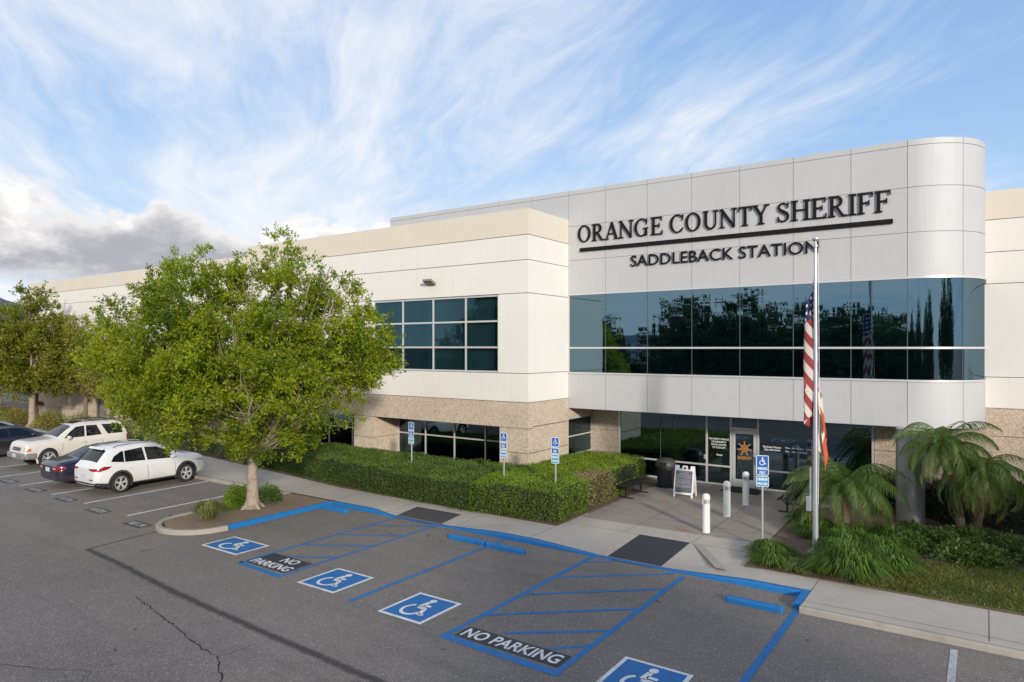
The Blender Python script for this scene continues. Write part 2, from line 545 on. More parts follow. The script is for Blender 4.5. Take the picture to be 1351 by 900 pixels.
M['leaf_hedge_dry'] = leafmat('dry_hedge_twigs', (0.16, 0.12, 0.07), (0.24, 0.17, 0.10), (0.30, 0.22, 0.13), 0.2)
M['leaf_var'] = leafmat('variegated_leaves', (0.10, 0.125, 0.055), (0.21, 0.235, 0.11), (0.38, 0.39, 0.21), 0.25)
M['leaf_back'] = leafmat('dark_shrub_leaves', (0.016, 0.028, 0.010), (0.03, 0.046, 0.016), (0.07, 0.085, 0.04), 0.2)
M['leaf_cover'] = leafmat('rose_shrub_leaves', (0.035, 0.068, 0.014), (0.07, 0.125, 0.024), (0.14, 0.19, 0.04), 0.3)
M['grass_blade'] = leafmat('clump_grass_blades', (0.045, 0.10, 0.012), (0.085, 0.165, 0.018), (0.17, 0.26, 0.035), 0.35)
M['grass_dry'] = leafmat('yellowing_grass_blades', (0.10, 0.13, 0.03), (0.17, 0.20, 0.05), (0.30, 0.27, 0.10), 0.3)
M['lawn'] = leafmat('lawn_blades', (0.07, 0.095, 0.018), (0.13, 0.155, 0.03), (0.23, 0.215, 0.07), 0.35)
M['frond'] = leafmat('palm_fronds', (0.060, 0.11, 0.026), (0.115, 0.185, 0.045), (0.22, 0.28, 0.085), 0.35)
M['frond_old'] = leafmat('old_palm_fronds', (0.12, 0.10, 0.02), (0.20, 0.17, 0.04), (0.28, 0.22, 0.08), 0.3)
M['flower'] = mat('red_flowers', (0.26, 0.012, 0.012), 0.6, var=0.3, scale=10)
M['inner'] = mat('dark_twigs', (0.022, 0.024, 0.012), 0.95)


# ------------------------------------------------------------------ mesh helpers
class MB:
    def __init__(s):
        s.v = []
        s.f = []
        s.mi = []
        s.m = 0
        s.uv = {}

    def add(s, vs, fs, m=None):
        b = len(s.v)
        s.v += [tuple(v) for v in vs]
        for f in fs:
            s.f.append([b + i for i in f])
            s.mi.append(s.m if m is None else m)
        return b

    def box(s, x0, x1, y0, y1, z0, z1, m=None):
        x0, x1 = min(x0, x1), max(x0, x1)
        y0, y1 = min(y0, y1), max(y0, y1)
        z0, z1 = min(z0, z1), max(z0, z1)
        s.add([(x0, y0, z0), (x1, y0, z0), (x1, y1, z0), (x0, y1, z0), (x0, y0, z1), (x1, y0, z1), (x1, y1, z1), (x0, y1, z1)],
              [(0, 3, 2, 1), (4, 5, 6, 7), (0, 1, 5, 4), (1, 2, 6, 5), (2, 3, 7, 6), (3, 0, 4, 7)], m)
        return s

    def obox(s, c, ax, ay, az, hx, hy, hz, m=None):
        c = Vector(c)
        vs = []
        for sz in (-1, 1):
            for sx, sy in ((-1, -1), (1, -1), (1, 1), (-1, 1)):
                vs.append(c + Vector(ax) * hx * sx + Vector(ay) * hy * sy + Vector(az) * hz * sz)
        s.add(vs, [(0, 3, 2, 1), (4, 5, 6, 7), (0, 1, 5, 4), (1, 2, 6, 5), (2, 3, 7, 6), (3, 0, 4, 7)], m)
        return s

    def bar(s, a, b, w, h, m=None, up=(0, 0, 1)):
        a, b = Vector(a), Vector(b)
        d = (b - a)
        l = d.length
        d.normalize()
        u = Vector(up)
        if abs(d.dot(u)) > 0.98:
            u = Vector((0, 1, 0))
        sdv = d.cross(u).normalized()
        u2 = sdv.cross(d)
        return s.obox((a + b) / 2, d, sdv, u2, l / 2, w / 2, h / 2, m)

    def prism(s, pts, z0, z1, m=None, top=True, bottom=True):
        n = len(pts)
        z0f = z0 if callable(z0) else (lambda x, y: z0)
        z1f = z1 if callable(z1) else (lambda x, y: z1)
        vs = [(p[0], p[1], z0f(*p[:2])) for p in pts] + [(p[0], p[1], z1f(*p[:2])) for p in pts]
        fs = [(i, (i + 1) % n, n + (i + 1) % n, n + i) for i in range(n)]
        if top:
            fs.append(tuple(range(n, 2 * n)))
        if bottom:
            fs.append(tuple(range(n - 1, -1, -1)))
        s.add(vs, fs, m)
        return s

    def tube(s, path, rad, n=8, m=None, cap=True):
        path = [Vector(p) for p in path]
        k = len(path)
        if isinstance(rad, (int, float)):
            rad = [rad] * k
        prev = None
        vs = []
        for i, p in enumerate(path):
            d = (path[min(i + 1, k - 1)] - path[max(i - 1, 0)]).normalized()
            if prev is None:
                a = d.orthogonal().normalized()
            else:
                a = (prev - d * prev.dot(d))
                if a.length < 1e-6:
                    a = d.orthogonal()
                a.normalize()
            prev = a
            b = d.cross(a)
            for j in range(n):
                t = 2 * PI * j / n
                vs.append(p + (a * math.cos(t) + b * math.sin(t)) * rad[i])
        fs = []
        for i in range(k - 1):
            for j in range(n):
                fs.append((i * n + j, i * n + (j + 1) % n, (i + 1) * n + (j + 1) % n, (i + 1) * n + j))
        if cap:
            fs.append(tuple(range(n - 1, -1, -1)))
            fs.append(tuple((k - 1) * n + j for j in range(n)))
        s.add(vs, fs, m)
        return s

    def lathe(s, c, prof, n=24, m=None, axis='z'):
        vs = []
        for r, z in prof:
            for j in range(n):
                t = 2 * PI * j / n
                a, b = r * math.cos(t), r * math.sin(t)
                if axis == 'z':
                    vs.append((c[0] + a, c[1] + b, c[2] + z))
                elif axis == 'y':
                    vs.append((c[0] + a, c[1] + z, c[2] + b))
                else:
                    vs.append((c[0] + z, c[1] + a, c[2] + b))
        fs = []
        k = len(prof)
        for i in range(k - 1):
            for j in range(n):
                fs.append((i * n + j, i * n + (j + 1) % n, (i + 1) * n + (j + 1) % n, (i + 1) * n + j))
        fs.append(tuple(range(n - 1, -1, -1)))
        fs.append(tuple((k - 1) * n + j for j in range(n)))
        s.add(vs, fs, m)
        return s

    def flat(s, pts, z, m=None):
        s.add([(p[0], p[1], z) for p in pts], [tuple(range(len(pts)))], m)
        return s

    def build(s, name, mats, parent=None, smooth=False, bevel=0, fix=True):
        me = bpy.data.meshes.new(name)
        off = Vector((0, 0, 0))
        if parent is not None and parent.get('_world'):
            off = absloc(parent)
        me.from_pydata([tuple(Vector(v) - off) for v in s.v], [], s.f)
        if not isinstance(mats, (list, tuple)):
            mats = [mats]
        for m in mats:
            me.materials.append(m)
        me.polygons.foreach_set('material_index', [min(i, len(mats) - 1) for i in s.mi])
        if smooth:
            me.polygons.foreach_set('use_smooth', [True] * len(me.polygons))
        if fix:
            bm = bmesh.new()
            bm.from_mesh(me)
            bmesh.ops.recalc_face_normals(bm, faces=bm.faces)
            bm.to_mesh(me)
            bm.free()
        me.update()
        o = bpy.data.objects.new(name, me)
        C.objects.link(o)
        if parent is not None:
            o.parent = parent
            if parent.get('_world'):
                o['_world'] = 1
        if smooth and smooth != 'all':
            try:
                me.set_sharp_from_angle(angle=R(35))
            except Exception:
                pass
        if bevel:
            b = o.modifiers.new('bevel', 'BEVEL')
            b.width = bevel
            b.segments = 2
            b.limit_method = 'ANGLE'
        return o


def absloc(o):
    p = Vector((0, 0, 0))
    while o is not None:
        p += o.location
        o = o.parent
    return p


def thing(name, label, cat, loc=(0, 0, 0), rotz=0, group=None, world=False):
    o = bpy.data.objects.new(name, None)
    o.empty_display_size = 0.2
    C.objects.link(o)
    o.location = loc
    o.rotation_euler = (0, 0, rotz)
    o['label'] = label
    o['category'] = cat
    if group:
        o['group'] = group
    if world:
        o['_world'] = 1
    return o


def tag(o, label, cat, group=None, kind=None):
    o['label'] = label
    o['category'] = cat
    if group:
        o['group'] = group
    if kind:
        o['kind'] = kind
    return o


def struct(o, label=None):
    o['kind'] = 'structure'
    if label:
        o['label'] = label
    return o


def kids(o):
    return [c for c in bpy.data.objects if c.parent == o]


def copy_tree(o, parent=None):
    c = o.copy()
    C.objects.link(c)
    c.parent = parent
    for ch in kids(o):
        copy_tree(ch, c)
    return c


def place(proto, loc, rotz=0, label=None, first=False, group=None):
    o = proto if first else copy_tree(proto)
    o.location = loc
    o.rotation_euler = (0, 0, rotz)
    if label:
        o['label'] = label
    if group:
        o['group'] = group
    return o


def quads_obj(name, Q, mats, parent=None, tint=None, mi=None):
    """Q: (n,4,3) array of leaf quads"""
    n = len(Q)
    off = np.zeros(3)
    if parent is not None and parent.get('_world'):
        off = np.array(absloc(parent))
    me = bpy.data.meshes.new(name)
    me.vertices.add(n * 4)
    me.vertices.foreach_set('co', (Q - off).reshape(-1).astype(np.float32))
    me.loops.add(n * 4)
    me.loops.foreach_set('vertex_index', np.arange(n * 4, dtype=np.int32))
    me.polygons.add(n)
    me.polygons.foreach_set('loop_start', np.arange(0, n * 4, 4, dtype=np.int32))
    if not isinstance(mats, (list, tuple)):
        mats = [mats]
    for m in mats:
        me.materials.append(m)
    me.update(calc_edges=True)
    if mi is not None:
        me.polygons.foreach_set('material_index', np.asarray(mi, dtype=np.int32))
    if tint is not None:
        at = me.attributes.new('tint', 'FLOAT', 'FACE')
        at.data.foreach_set('value', np.asarray(tint, dtype=np.float32))
    me.validate()
    o = bpy.data.objects.new(name, me)
    C.objects.link(o)
    if parent is not None:
        o.parent = parent
    return o


def norm(a):
    return a / np.maximum(np.linalg.norm(a, axis=-1, keepdims=True), 1e-9)


def leaf_quads(c, d, Ln, Wd, up=None, jit=0.5):
    """diamond leaves at c (n,3) pointing along d (n,3)"""
    n = len(c)
    d = norm(d)
    r = rng.normal(size=(n, 3))
    if up is not None:
        r = r * jit + np.asarray(up)
    sde = norm(np.cross(d, r))
    Ln = np.broadcast_to(Ln, (n,))[:, None]
    Wd = np.broadcast_to(Wd, (n,))[:, None]
    nn = np.cross(sde, d)
    bend = nn * Ln * 0.08
    return np.stack([c, c + d * Ln * 0.5 + sde * Wd * 0.5 + bend, c + d * Ln, c + d * Ln * 0.5 - sde * Wd * 0.5 + bend], axis=1)


# cheap smooth noise for shapes
_P = rng.random((64, 64, 64))


def vnoise(p, s=1.0):
    q = np.asarray(p) * s + 100.0
    i = np.floor(q).astype(int)
    f = q - i
    f = f * f * (3 - 2 * f)
    out = 0
    for dx in (0, 1):
        for dy in (0, 1):
            for dz in (0, 1):
                w = (f[..., 0] if dx else 1 - f[..., 0]) * (f[..., 1] if dy else 1 - f[..., 1]) * (f[..., 2] if dz else 1 - f[..., 2])
                out = out + w * _P[(i[..., 0] + dx) % 64, (i[..., 1] + dy) % 64, (i[..., 2] + dz) % 64]
    return out


# ------------------------------------------------------------------ text and strokes
def text_mesh(body, size, extrude=0.0, align='CENTER', bold=0.0):
    cu = bpy.data.curves.new('text', 'FONT')
    cu.body = body
    cu.size = size
    cu.extrude = extrude
    cu.offset = bold
    cu.align_x = align
    cu.resolution_u = 3
    o = bpy.data.objects.new('text', cu)
    C.objects.link(o)
    dg = bpy.context.evaluated_depsgraph_get()
    me = bpy.data.meshes.new_from_object(o.evaluated_get(dg))
    bpy.data.objects.remove(o)
    bpy.data.curves.remove(cu)
    return me


def text_obj(name, body, size, mx, mtl, parent=None, extrude=0.0, fit=None, bold=0.0, align='CENTER'):
    """text laid along local x, up local y, placed with matrix mx; fit=(w,h) stretches to that box"""
    me = text_mesh(body, size, extrude, align, bold)
    vs = [v.co.copy() for v in me.vertices]
    if fit:
        x0 = min(v.x for v in vs); x1 = max(v.x for v in vs)
        y0 = min(v.y for v in vs); y1 = max(v.y for v in vs)
        cx, cy = (x0 + x1) / 2, (y0 + y1) / 2
        for v in me.vertices:
            v.co = Vector(((v.co.x - cx) * fit[0] / (x1 - x0), (v.co.y - cy) * fit[1] / (y1 - y0), v.co.z))
    me.materials.clear()
    me.materials.append(mtl)
    me.transform(mx)
    if parent is not None and parent.get('_world'):
        me.transform(Matrix.Translation(-absloc(parent)))
    o = bpy.data.objects.new(name, me)
    C.objects.link(o)
    o.parent = parent
    return o


def stroke2d(pts, ws, close=False):
    """ribbon polygon quads for a stroked polyline"""
    n = len(pts)
    Lp, Rp = [], []
    for i in range(n):
        if close:
            a, b = pts[i - 1], pts[(i + 1) % n]
        else:
            a, b = pts[max(i - 1, 0)], pts[min(i + 1, n - 1)]
        dx, dy = b[0] - a[0], b[1] - a[1]
        l = math.hypot(dx, dy) or 1
        w = (ws[i] if isinstance(ws, (list, tuple)) else ws) / 2
        Lp.append((pts[i][0] - dy / l * w, pts[i][1] + dx / l * w))
        Rp.append((pts[i][0] + dy / l * w, pts[i][1] - dx / l * w))
    return Lp, Rp


def isa_symbol(add_ribbon, add_poly):
    """wheelchair symbol in the unit square -0.5..0.5"""
    add_poly([(0.02 + 0.085 * math.cos(t), 0.36 + 0.085 * math.sin(t)) for t in np.linspace(0, 2 * PI, 14)[:-1]])
    add_ribbon([(0.0, 0.27), (-0.035, 0.02)], 0.10)
    add_ribbon([(0.005, 0.115), (0.20, 0.115)], 0.065)
    add_ribbon([(-0.04, -0.01), (0.17, -0.01)], 0.085)
    add_ribbon([(0.16, -0.02), (0.26, -0.30)], 0.085)
    add_ribbon([(0.25, -0.29), (0.36, -0.265)], 0.07)
    arc = [(-0.05 + 0.235 * math.cos(t), -0.16 + 0.235 * math.sin(t)) for t in np.linspace(R(118), R(352), 22)]
    add_ribbon(arc, 0.062)


def ribbon_into(mb, pts, w, fz):
    Lp, Rp = stroke2d(pts, w)
    n = len(pts)
    vs = [fz(*p) for p in Lp] + [fz(*p) for p in Rp]
    mb.add(vs, [(i, n + i, n + i + 1, i + 1) for i in range(n - 1)])


# ------------------------------------------------------------------ THE SETTING
YB, YS, YG, XS, YR, YF = 20.35, 23.20, 25.15, -13.40, 26.32, 21.90
ground = MB().box(-6000, 6000, -6000, 6000, -1.0, -0.03).build('ground', M['ground'])
struct(ground)
lot = MB()
lot.flat([(-140, -90), (90, -90), (90, 15.4), (-2.9, 15.4), (-140, 15.4)], 0.0)
lot = lot.build('parking_lot', M['asphalt'])
struct(lot)


def lot_part(name, mb, mtl, label=None, smooth=False):
    o = mb.build(name, mtl, lot, fix=False)
    if label:
        o['label'] = label
    return o


Z1, Z2, Z3 = 0.004, 0.008, 0.012


LZ = [0]


def line(x0, y0, x1, y1, w, mtl, name='parking_line', z=Z1, sub=1):
    LZ[0] += 1
    z = 0.0030 + 0.0006 * (LZ[0] % 6)
    mb = MB()
    Lp, Rp = stroke2d([(x0, y0), (x1, y1)], w)
    mb.add([(*Lp[0], z), (*Rp[0], z), (*Rp[1], z), (*Lp[1], z)], [(0, 1, 2, 3)])
    return lot_part(name, mb, mtl)


# left stalls
for x in (-21.85, -24.75, -27.2, -29.95, -32.6, -35.3, -38.0, -40.7, -43.4, -46.1):
    line(x, 10.6, x - (0.15 if x > -25 else 0), 15.25, 0.10, M['paint_white'])
line(-0.44, 14.0, -0.44, 7.5, 0.11, M['paint_white_old'])


def visitor(x, y):
    mb = MB()
    w, h = 0.98, 0.42
    mb.flat([(x - w / 2, y - h / 2), (x + w / 2, y - h / 2), (x + w / 2, y + h / 2), (x - w / 2, y + h / 2)], Z1)
    o = lot_part('visitor_marking', mb, M['paint_black'])
    text_obj('lettering', 'VISITOR', 0.4, Matrix.Translation((x, y, Z2)), M['paint_white_old'], o, fit=(0.86, 0.26), bold=0.01)


for x, y in ((-20.55, 10.25), (-23.3, 10.4), (-25.95, 10.55), (-28.55, 10.6), (-31.3, 10.7), (-34.0, 10.75), (-36.8, 10.8)):
    visitor(x, y)


def access_symbol(x0, y0, x1, y1):
    cx, cy, w, h = (x0 + x1) / 2, (y0 + y1) / 2, x1 - x0, y1 - y0
    mb = MB().flat([(x0, y0), (x1, y0), (x1, y1), (x0, y1)], Z1)
    o = lot_part('accessible_marking', mb, M['paint_white'])
    b = 0.075
    mb = MB().flat([(x0 + b, y0 + b), (x1 - b, y0 + b), (x1 - b, y1 - b), (x0 + b, y1 - b)], Z2)
    mb.build('blue_square', M['paint_blue_new'], o, fix=False)
    mb = MB()
    f = lambda u, v: (cx + u * w * 0.80, cy + v * h * 0.84, Z3)
    isa_symbol(lambda p, ww: ribbon_into(mb, p, ww * 1.15, f), lambda p: mb.add([f(*q) for q in p], [tuple(range(len(p)))]))
    mb.build('wheelchair_symbol', M['paint_white'], o, fix=False)


access_symbol(-17.0, 10.12, -15.45, 11.12)
access_symbol(-12.55, 9.72, -11.35, 10.92)
access_symbol(-9.87, 9.56, -8.73, 10.82)
access_symbol(-4.98, 9.33, -3.80, 10.55)
B = M['paint_blue']
# first aisle
line(-14.85, 9.85, -14.85, 15.3, 0.10, B)
line(-13.2, 9.85, -13.2, 15.1, 0.10, B)
for y in (10.7, 11.9, 13.1, 14.3):
    line(-14.85, y - 0.25, -13.2, y + 0.75, 0.09, B)
line(-14.90, 9.85, -13.15, 9.75, 0.15, B)
# second aisle
line(-8.03, 9.5, -8.03, 15.15, 0.12, B)
line(-5.64, 9.42, -5.64, 14.95, 0.12, B)
for y in (9.3, 10.6, 11.95, 13.25):
    y1 = y + 2.05
    x0, x1 = -8.03, -5.64
    if y < 9.6:
        x0, y = -7.2, 10.15
    if y1 > 15.0:
        x1 = x1 - (y1 - 15.05)
        y1 = 15.05
    line(x0, y, x1, y1, 0.095, B)
line(-6.25, 10.0, -5.64, 10.6, 0.08, B)
line(-8.03, 14.55, -7.45, 15.05, 0.07, B)
line(-8.10, 9.44, -5.57, 9.36, 0.19, B)
line(-10.72, 9.6, -10.72, 15.2, 0.11, B)
line(-3.10, 9.0, -3.07, 14.35, 0.13, B)


def no_parking(x0, y0, x1, y1, rows):
    mb = MB().flat([(x0, y0), (x1, y0), (x1, y1), (x0, y1)], Z2)
    o = lot_part('no_parking_marking', mb, M['paint_black'])
    n = len(rows)
    h = (y1 - y0) / n
    for i, r in enumerate(rows):
        wd = (x1 - x0) * (0.93 if len(r) > 3 else 0.36)
        cx = (x0 + x1) / 2 + (0.18 if len(r) < 3 else 0)
        text_obj('lettering', r, 0.5, Matrix.Translation((cx, y1 - h * (i + 0.5), Z3)), M['paint_white'], o, fit=(wd, h * 0.74), bold=0.012)


no_parking(-14.78, 9.95, -13.30, 10.78, ('NO', 'PARKING'))
no_parking(-7.90, 9.55, -5.72, 10.02, ('NO PARKING',))
# tar seam and cracks


def strip(path, w, mtl, name, z=Z1, label=None):
    me = bpy.data.meshes.new(name)
    Lp, Rp = stroke2d(path, w)
    n = len(path)
    me.from_pydata([(*p, z) for p in Lp] + [(*p, z) for p in Rp], [], [(i, n + i, n + i + 1, i + 1) for i in range(n - 1)])
    uv = me.uv_layers.new()
    for poly in me.polygons:
        for li in poly.loop_indices:
            vi = me.loops[li].vertex_index
            uv.data[li].uv = (0.0 if vi < n else 1.0, (vi % n) / n)
    me.materials.append(mtl)
    o = bpy.data.objects.new(name, me)
    C.objects.link(o)
    o.parent = lot
    return o


strip([(-19.05, 8.25), (-17, 8.12), (-14.3, 7.86), (-11, 7.68), (-7.7, 7.55), (-4, 7.45), (1, 7.3)], 0.27, M['seam'], 'tar_seam')
strip([(-19.05, 8.25), (-19.2, 9.4), (-19.3, 10.5)], 0.13, M['seam'], 'tar_seam')


def crack(pts, w, seed):
    rr = random.Random(seed)
    path = []
    for (a, b) in zip(pts[:-1], pts[1:]):
        k = max(3, int(math.hypot(b[0] - a[0], b[1] - a[1]) / 0.10))
        for i in range(k):
            t = i / k
            path.append((a[0] + (b[0] - a[0]) * t + rr.uniform(-0.035, 0.035), a[1] + (b[1] - a[1]) * t + rr.uniform(-0.035, 0.035)))
    path.append(pts[-1])
    ws = [w * 0.62 * rr.uniform(0.2, 1.7) for _ in path]
    Lp, Rp = stroke2d(path, ws)
    n = len(path)
    mb = MB()
    mb.add([(*p, Z1 + 0.001) for p in Lp] + [(*p, Z1 + 0.001) for p in Rp], [(i, n + i, n + i + 1, i + 1) for i in range(n - 1)])
    lot_part('asphalt_crack', mb, M['crack'])


crack([(-14.6, 7.25), (-13.0, 7.0), (-11.6, 6.72), (-10.6, 6.6), (-9.85, 6.2), (-9.6, 5.9), (-9.3, 5.95), (-9.05, 5.6), (-9.2, 5.2), (-9.0, 4.4)], 0.032, 1)
crack([(-10.6, 6.6), (-10.55, 7.2), (-10.4, 7.7)], 0.010, 2)
crack([(-9.2, 5.95), (-8.6, 6.6), (-8.0, 7.4)], 0.012, 3)
crack([(-16.5, 3.6), (-14, 4.2), (-12.6, 4.7), (-11.8, 5.2), (-11.5, 4.8)], 0.012, 4)
crack([(-15.9, 13.9), (-14.9, 13.75), (-14.1, 13.9), (-13.4, 13.7)], 0.013, 5)
crack([(-21.5, 9.2), (-20.2, 9.6), (-19.2, 10.4)], 0.014, 6)

# sidewalk with two kerb ramps
RAMPS = ((-14.95, -13.15, 15.15, 16.4), (-7.72, -6.3, 15.15, 17.3))


def walk_h(x, y):
    h = 0.12
    for a, b, y0, y1 in RAMPS:
        d = max(a - x, x - b, 0)
        fl = min(1.0, d / 2.2) if (a - x) < 0 or a > -10 else min(1.0, d / 1.0)
        t = min(1, max(0, (y - y0) / (y1 - y0)))
        h = min(h, 0.12 * max(t, fl) + 0.006)
    return h


def band(xs, y0, y1, ny, hf, m, mb, skirt=True):
    """height-field strip"""
    ys = [[(y0(x) if callable(y0) else y0) + ((y1(x) if callable(y1) else y1) - (y0(x) if callable(y0) else y0)) * j / ny for j in range(ny + 1)] for x in xs]
    n = ny + 1
    vs = [(x, ys[i][j], hf(x, ys[i][j])) for i, x in enumerate(xs) for j in range(n)]
    fs = [(i * n + j, (i + 1) * n + j, (i + 1) * n + j + 1, i * n + j + 1) for i in range(len(xs) - 1) for j in range(ny)]
    b = mb.add(vs, fs, m)
    if skirt:
        k = len(xs)
        mb.add([(x, ys[i][0], hf(x, ys[i][0])) for i, x in enumerate(xs)] + [(x, ys[i][0], -0.05) for i, x in enumerate(xs)],
               [(i, k + i, k + i + 1, i + 1) for i in range(k - 1)], m)


kerbw = 0.16
sw = MB()
xs = list(np.linspace(-130, -20, 12)) + list(np.arange(-19.6, -3.1, 0.2)) + [-3.0]
band(xs, 15.15 + kerbw + 0.004, 18.6, 12, walk_h, 0, sw, skirt=False)
# right-hand walk steps forward past the last stall
sw.prism([(-3.0, 14.38), (60, 14.38), (60, 16.15), (-3.0, 16.15)], -0.05, 0.12)
sidewalk = struct(sw.build('sidewalk', M['walk'], smooth=False, fix=False))
# expansion joints as thin dark strips
for x in (-3.0, 0.05, 3.1, 6.1):
    MB().flat([(x, 14.4), (x + 0.012, 14.4), (x + 0.012, 16.14), (x, 16.14)], 0.1235).build('joint', M['joint'], sidewalk, fix=False)
MB().flat([(-3.0, 14.62), (30, 14.62), (30, 14.632), (-3.0, 14.632)], 0.1235).build('joint', M['joint'], sidewalk, fix=False)
for x in (-10.05, -12.6, -15.4, -17.9, -20.3, -22.7, -25.1, -27.5, -30, -33, -36, -39, -42):
    MB().add([(x, 15.33, 0.124), (x + 0.012, 15.33, 0.124), (x + 0.012, 17.2, 0.124), (x, 17.2, 0.124)], [(0, 1, 2, 3)]) if False else None
    mbj = MB()
    ysj = np.linspace(15.33, 17.6, 8)
    for a_, b_ in zip(ysj[:-1], ysj[1:]):
        mbj.add([(x, a_, walk_h(x, a_) + 0.003), (x + 0.012, a_, walk_h(x, a_) + 0.003), (x + 0.012, b_, walk_h(x, b_) + 0.003), (x, b_, walk_h(x, b_) + 0.003)], [(0, 1, 2, 3)])
    mbj.build('joint', M['joint'], sidewalk, fix=False)

# plaza in front of the doors
plz = MB()
pl = [(-10.0, 17.25), (-4.62, 17.25), (-4.7, 19.0), (-4.75, 21.9), (-4.2, 23.6), (-3.05, 24.3), (-3.0, 25.10), (-12.2, 25.10), (-12.2, 24.2), (-10.0, 24.2)]
plz.prism(pl, -0.05, 0.124)
plaza = struct(plz.build('entrance_plaza', M['plaza'], fix=False))
for y in (19.15, 21.2, 23.2):
    MB().flat([(-9.98, y), (-4.72, y), (-4.72, y + 0.013), (-9.98, y + 0.013)], 0.1275).build('joint', M['joint'], plaza, fix=False)
for x in (-8.2, -6.3):
    MB().flat([(x, 17.3), (x + 0.013, 17.3), (x + 0.013, 25.0), (x, 25.0)], 0.1275).build('joint', M['joint'], plaza, fix=False)
# pale outer strip of the plaza
MB().flat([(-9.99, 17.26), (-4.66, 17.26), (-4.68, 18.2), (-9.99, 18.05)], 0.1265).build('pale_slab', M['walk'], plaza, fix=False)
M['stain'] = soft_strip('orange_paint_spill', (0.55, 0.16, 0.08), 0.75, 14)
for (x, y, w_) in ((-6.95, 18.35, 0.14), (-6.78, 18.28, 0.09), (-8.75, 21.5, 0.18)):
    o = strip([(x - 0.16, y), (x, y + 0.04), (x + 0.16, y)], w_, M['stain'], 'paint_spill', 0.129)
    o.parent = plaza
# grey diagonal stripe on the walk
MB().flat([(-6.25, 17.25), (-5.98, 17.25), (-4.86, 15.62), (-5.12, 15.62)], 0.1285).build('grey_patch', M['kerb'], sidewalk, fix=False)


def ramp_pad(x0, x1, y0, y1, m, name='tactile_pad'):
    mb = MB()
    band(list(np.linspace(x0, x1, 6)), y0, y1, 8, lambda x, y: walk_h((x0 + x1) / 2, y) + 0.006, 0, mb, skirt=False)
    struct(mb.build(name, m, fix=False))


ramp_pad(-7.72, -6.32, 15.33, 17.35, M['tactile'])
ramp_pad(-14.95, -13.15, 15.33, 16.25, M['tactile_old'])

# kerbs


def kerb(path, w, hf, mtl, name='kerb'):
    """kerb swept along a ground path with rounded top edge; hf(x,y) gives the top"""
    n = len(path)
    mb = MB()
    secs = []
    for i in range(n):
        a, b = Vector(path[max(i - 1, 0)]), Vector(path[min(i + 1, n - 1)])
        d = (b - a).normalized()
        nx = Vector((-d.y, d.x))
        p = Vector(path[i])
        h = hf(*path[i])
        r = min(0.025, h * 0.3)
        prof = [(-w / 2 - 0.012, -0.05), (-w / 2, h - r), (-w / 2 + r, h), (w / 2 - r, h), (w / 2, h - r), (w / 2, -0.05)]
        secs.append([(p.x + nx.x * u, p.y + nx.y * u, z) for u, z in prof])
    k = 6
    vs = [v for s_ in secs for v in s_]
    fs = [(i * k + j, i * k + j + 1, (i + 1) * k + j + 1, (i + 1) * k + j) for i in range(n - 1) for j in range(k - 1)]
    fs += [tuple(range(k)), tuple((n - 1) * k + j for j in range(k - 1, -1, -1))]
    mb.add(vs, fs)
    return mb.build(name, mtl)


M['kerb_blue'] = mat('blue_painted_kerb', (0.006, 0.16, 0.44), 0.6, var=0.12, scale=6, fine=0.1, warm=((0.02, 0.10, 0.28), 9, 0.6))
kh = lambda x, y: walk_h(x, 15.15) + 0.003
lin = lambda a, b, k: [(a[0] + (b[0] - a[0]) * i / k, a[1] + (b[1] - a[1]) * i / k) for i in range(k + 1)]
struct(kerb(lin((-130, 15.23), (-20.1, 15.23), 30), kerbw, lambda x, y: 0.122, M['kerb'], 'kerb'))
struct(kerb(lin((-17.72, 15.23), (-14.8, 15.23), 16), kerbw, kh, M['kerb_blue'], 'kerb'))
struct(kerb(lin((-13.35, 15.23), (-7.55, 15.23), 40), kerbw, kh, M['kerb_blue'], 'kerb'))
struct(kerb(lin((-6.5, 15.23), (-3.08, 15.23), 24), kerbw, kh, M['kerb_blue'], 'kerb'))
struct(kerb(lin((-3.08, 15.32), (-3.08, 14.42), 6), 0.17, lambda x, y: 0.126, M['kerb_blue'], 'kerb'))
struct(kerb(lin((-3.0, 14.30), (60, 14.30), 30), 0.155, lambda x, y: 0.122, M['kerb'], 'kerb'))
# blue painted strip along the flush ramp edge
MB().flat([(-14.8, 15.12), (-13.35, 15.12), (-13.35, 15.3), (-14.8, 15.3)], 0.013).build('kerb_paint', M['paint_blue_new'], lot, fix=False)
MB().flat([(-7.6, 15.13), (-6.4, 15.13), (-6.4, 15.31), (-7.6, 15.31)], 0.013).build('kerb_paint', M['paint_blue_new'], lot, fix=False)

# planted island with the big tree
arc = [(-19.0 + 1.12 * math.cos(t), 11.45 + 1.12 * math.sin(t)) for t in np.linspace(R(0), R(-180), 20)]
islR = lin((-17.82, 15.15), (-17.82, 11.45), 12)
isl = [(-17.86, 15.3), (-17.86, 11.5)] + [(-19.0 + 1.06 * math.cos(t), 11.45 + 1.06 * math.sin(t)) for t in np.linspace(0, -PI, 20)] + [(-20.08, 11.5), (-20.08, 15.3)]
mb = MB()
mb.prism(isl, -0.05, 0.10)
struct(mb.build('island_soil', M['soil'], fix=False))
struct(kerb(islR, 0.17, lambda x, y: 0.13, M['kerb_blue'], 'island_kerb'))
struct(kerb([(-19.0 + 1.18 * math.cos(t), 11.40 + 1.18 * math.sin(t)) for t in np.linspace(0, -PI, 26)], 0.17, lambda x, y: 0.13, M['kerb'], 'island_kerb'))
struct(kerb(lin((-20.18, 11.40), (-20.18, 15.15), 12), 0.15, lambda x, y: 0.128, M['kerb'], 'island_kerb'))

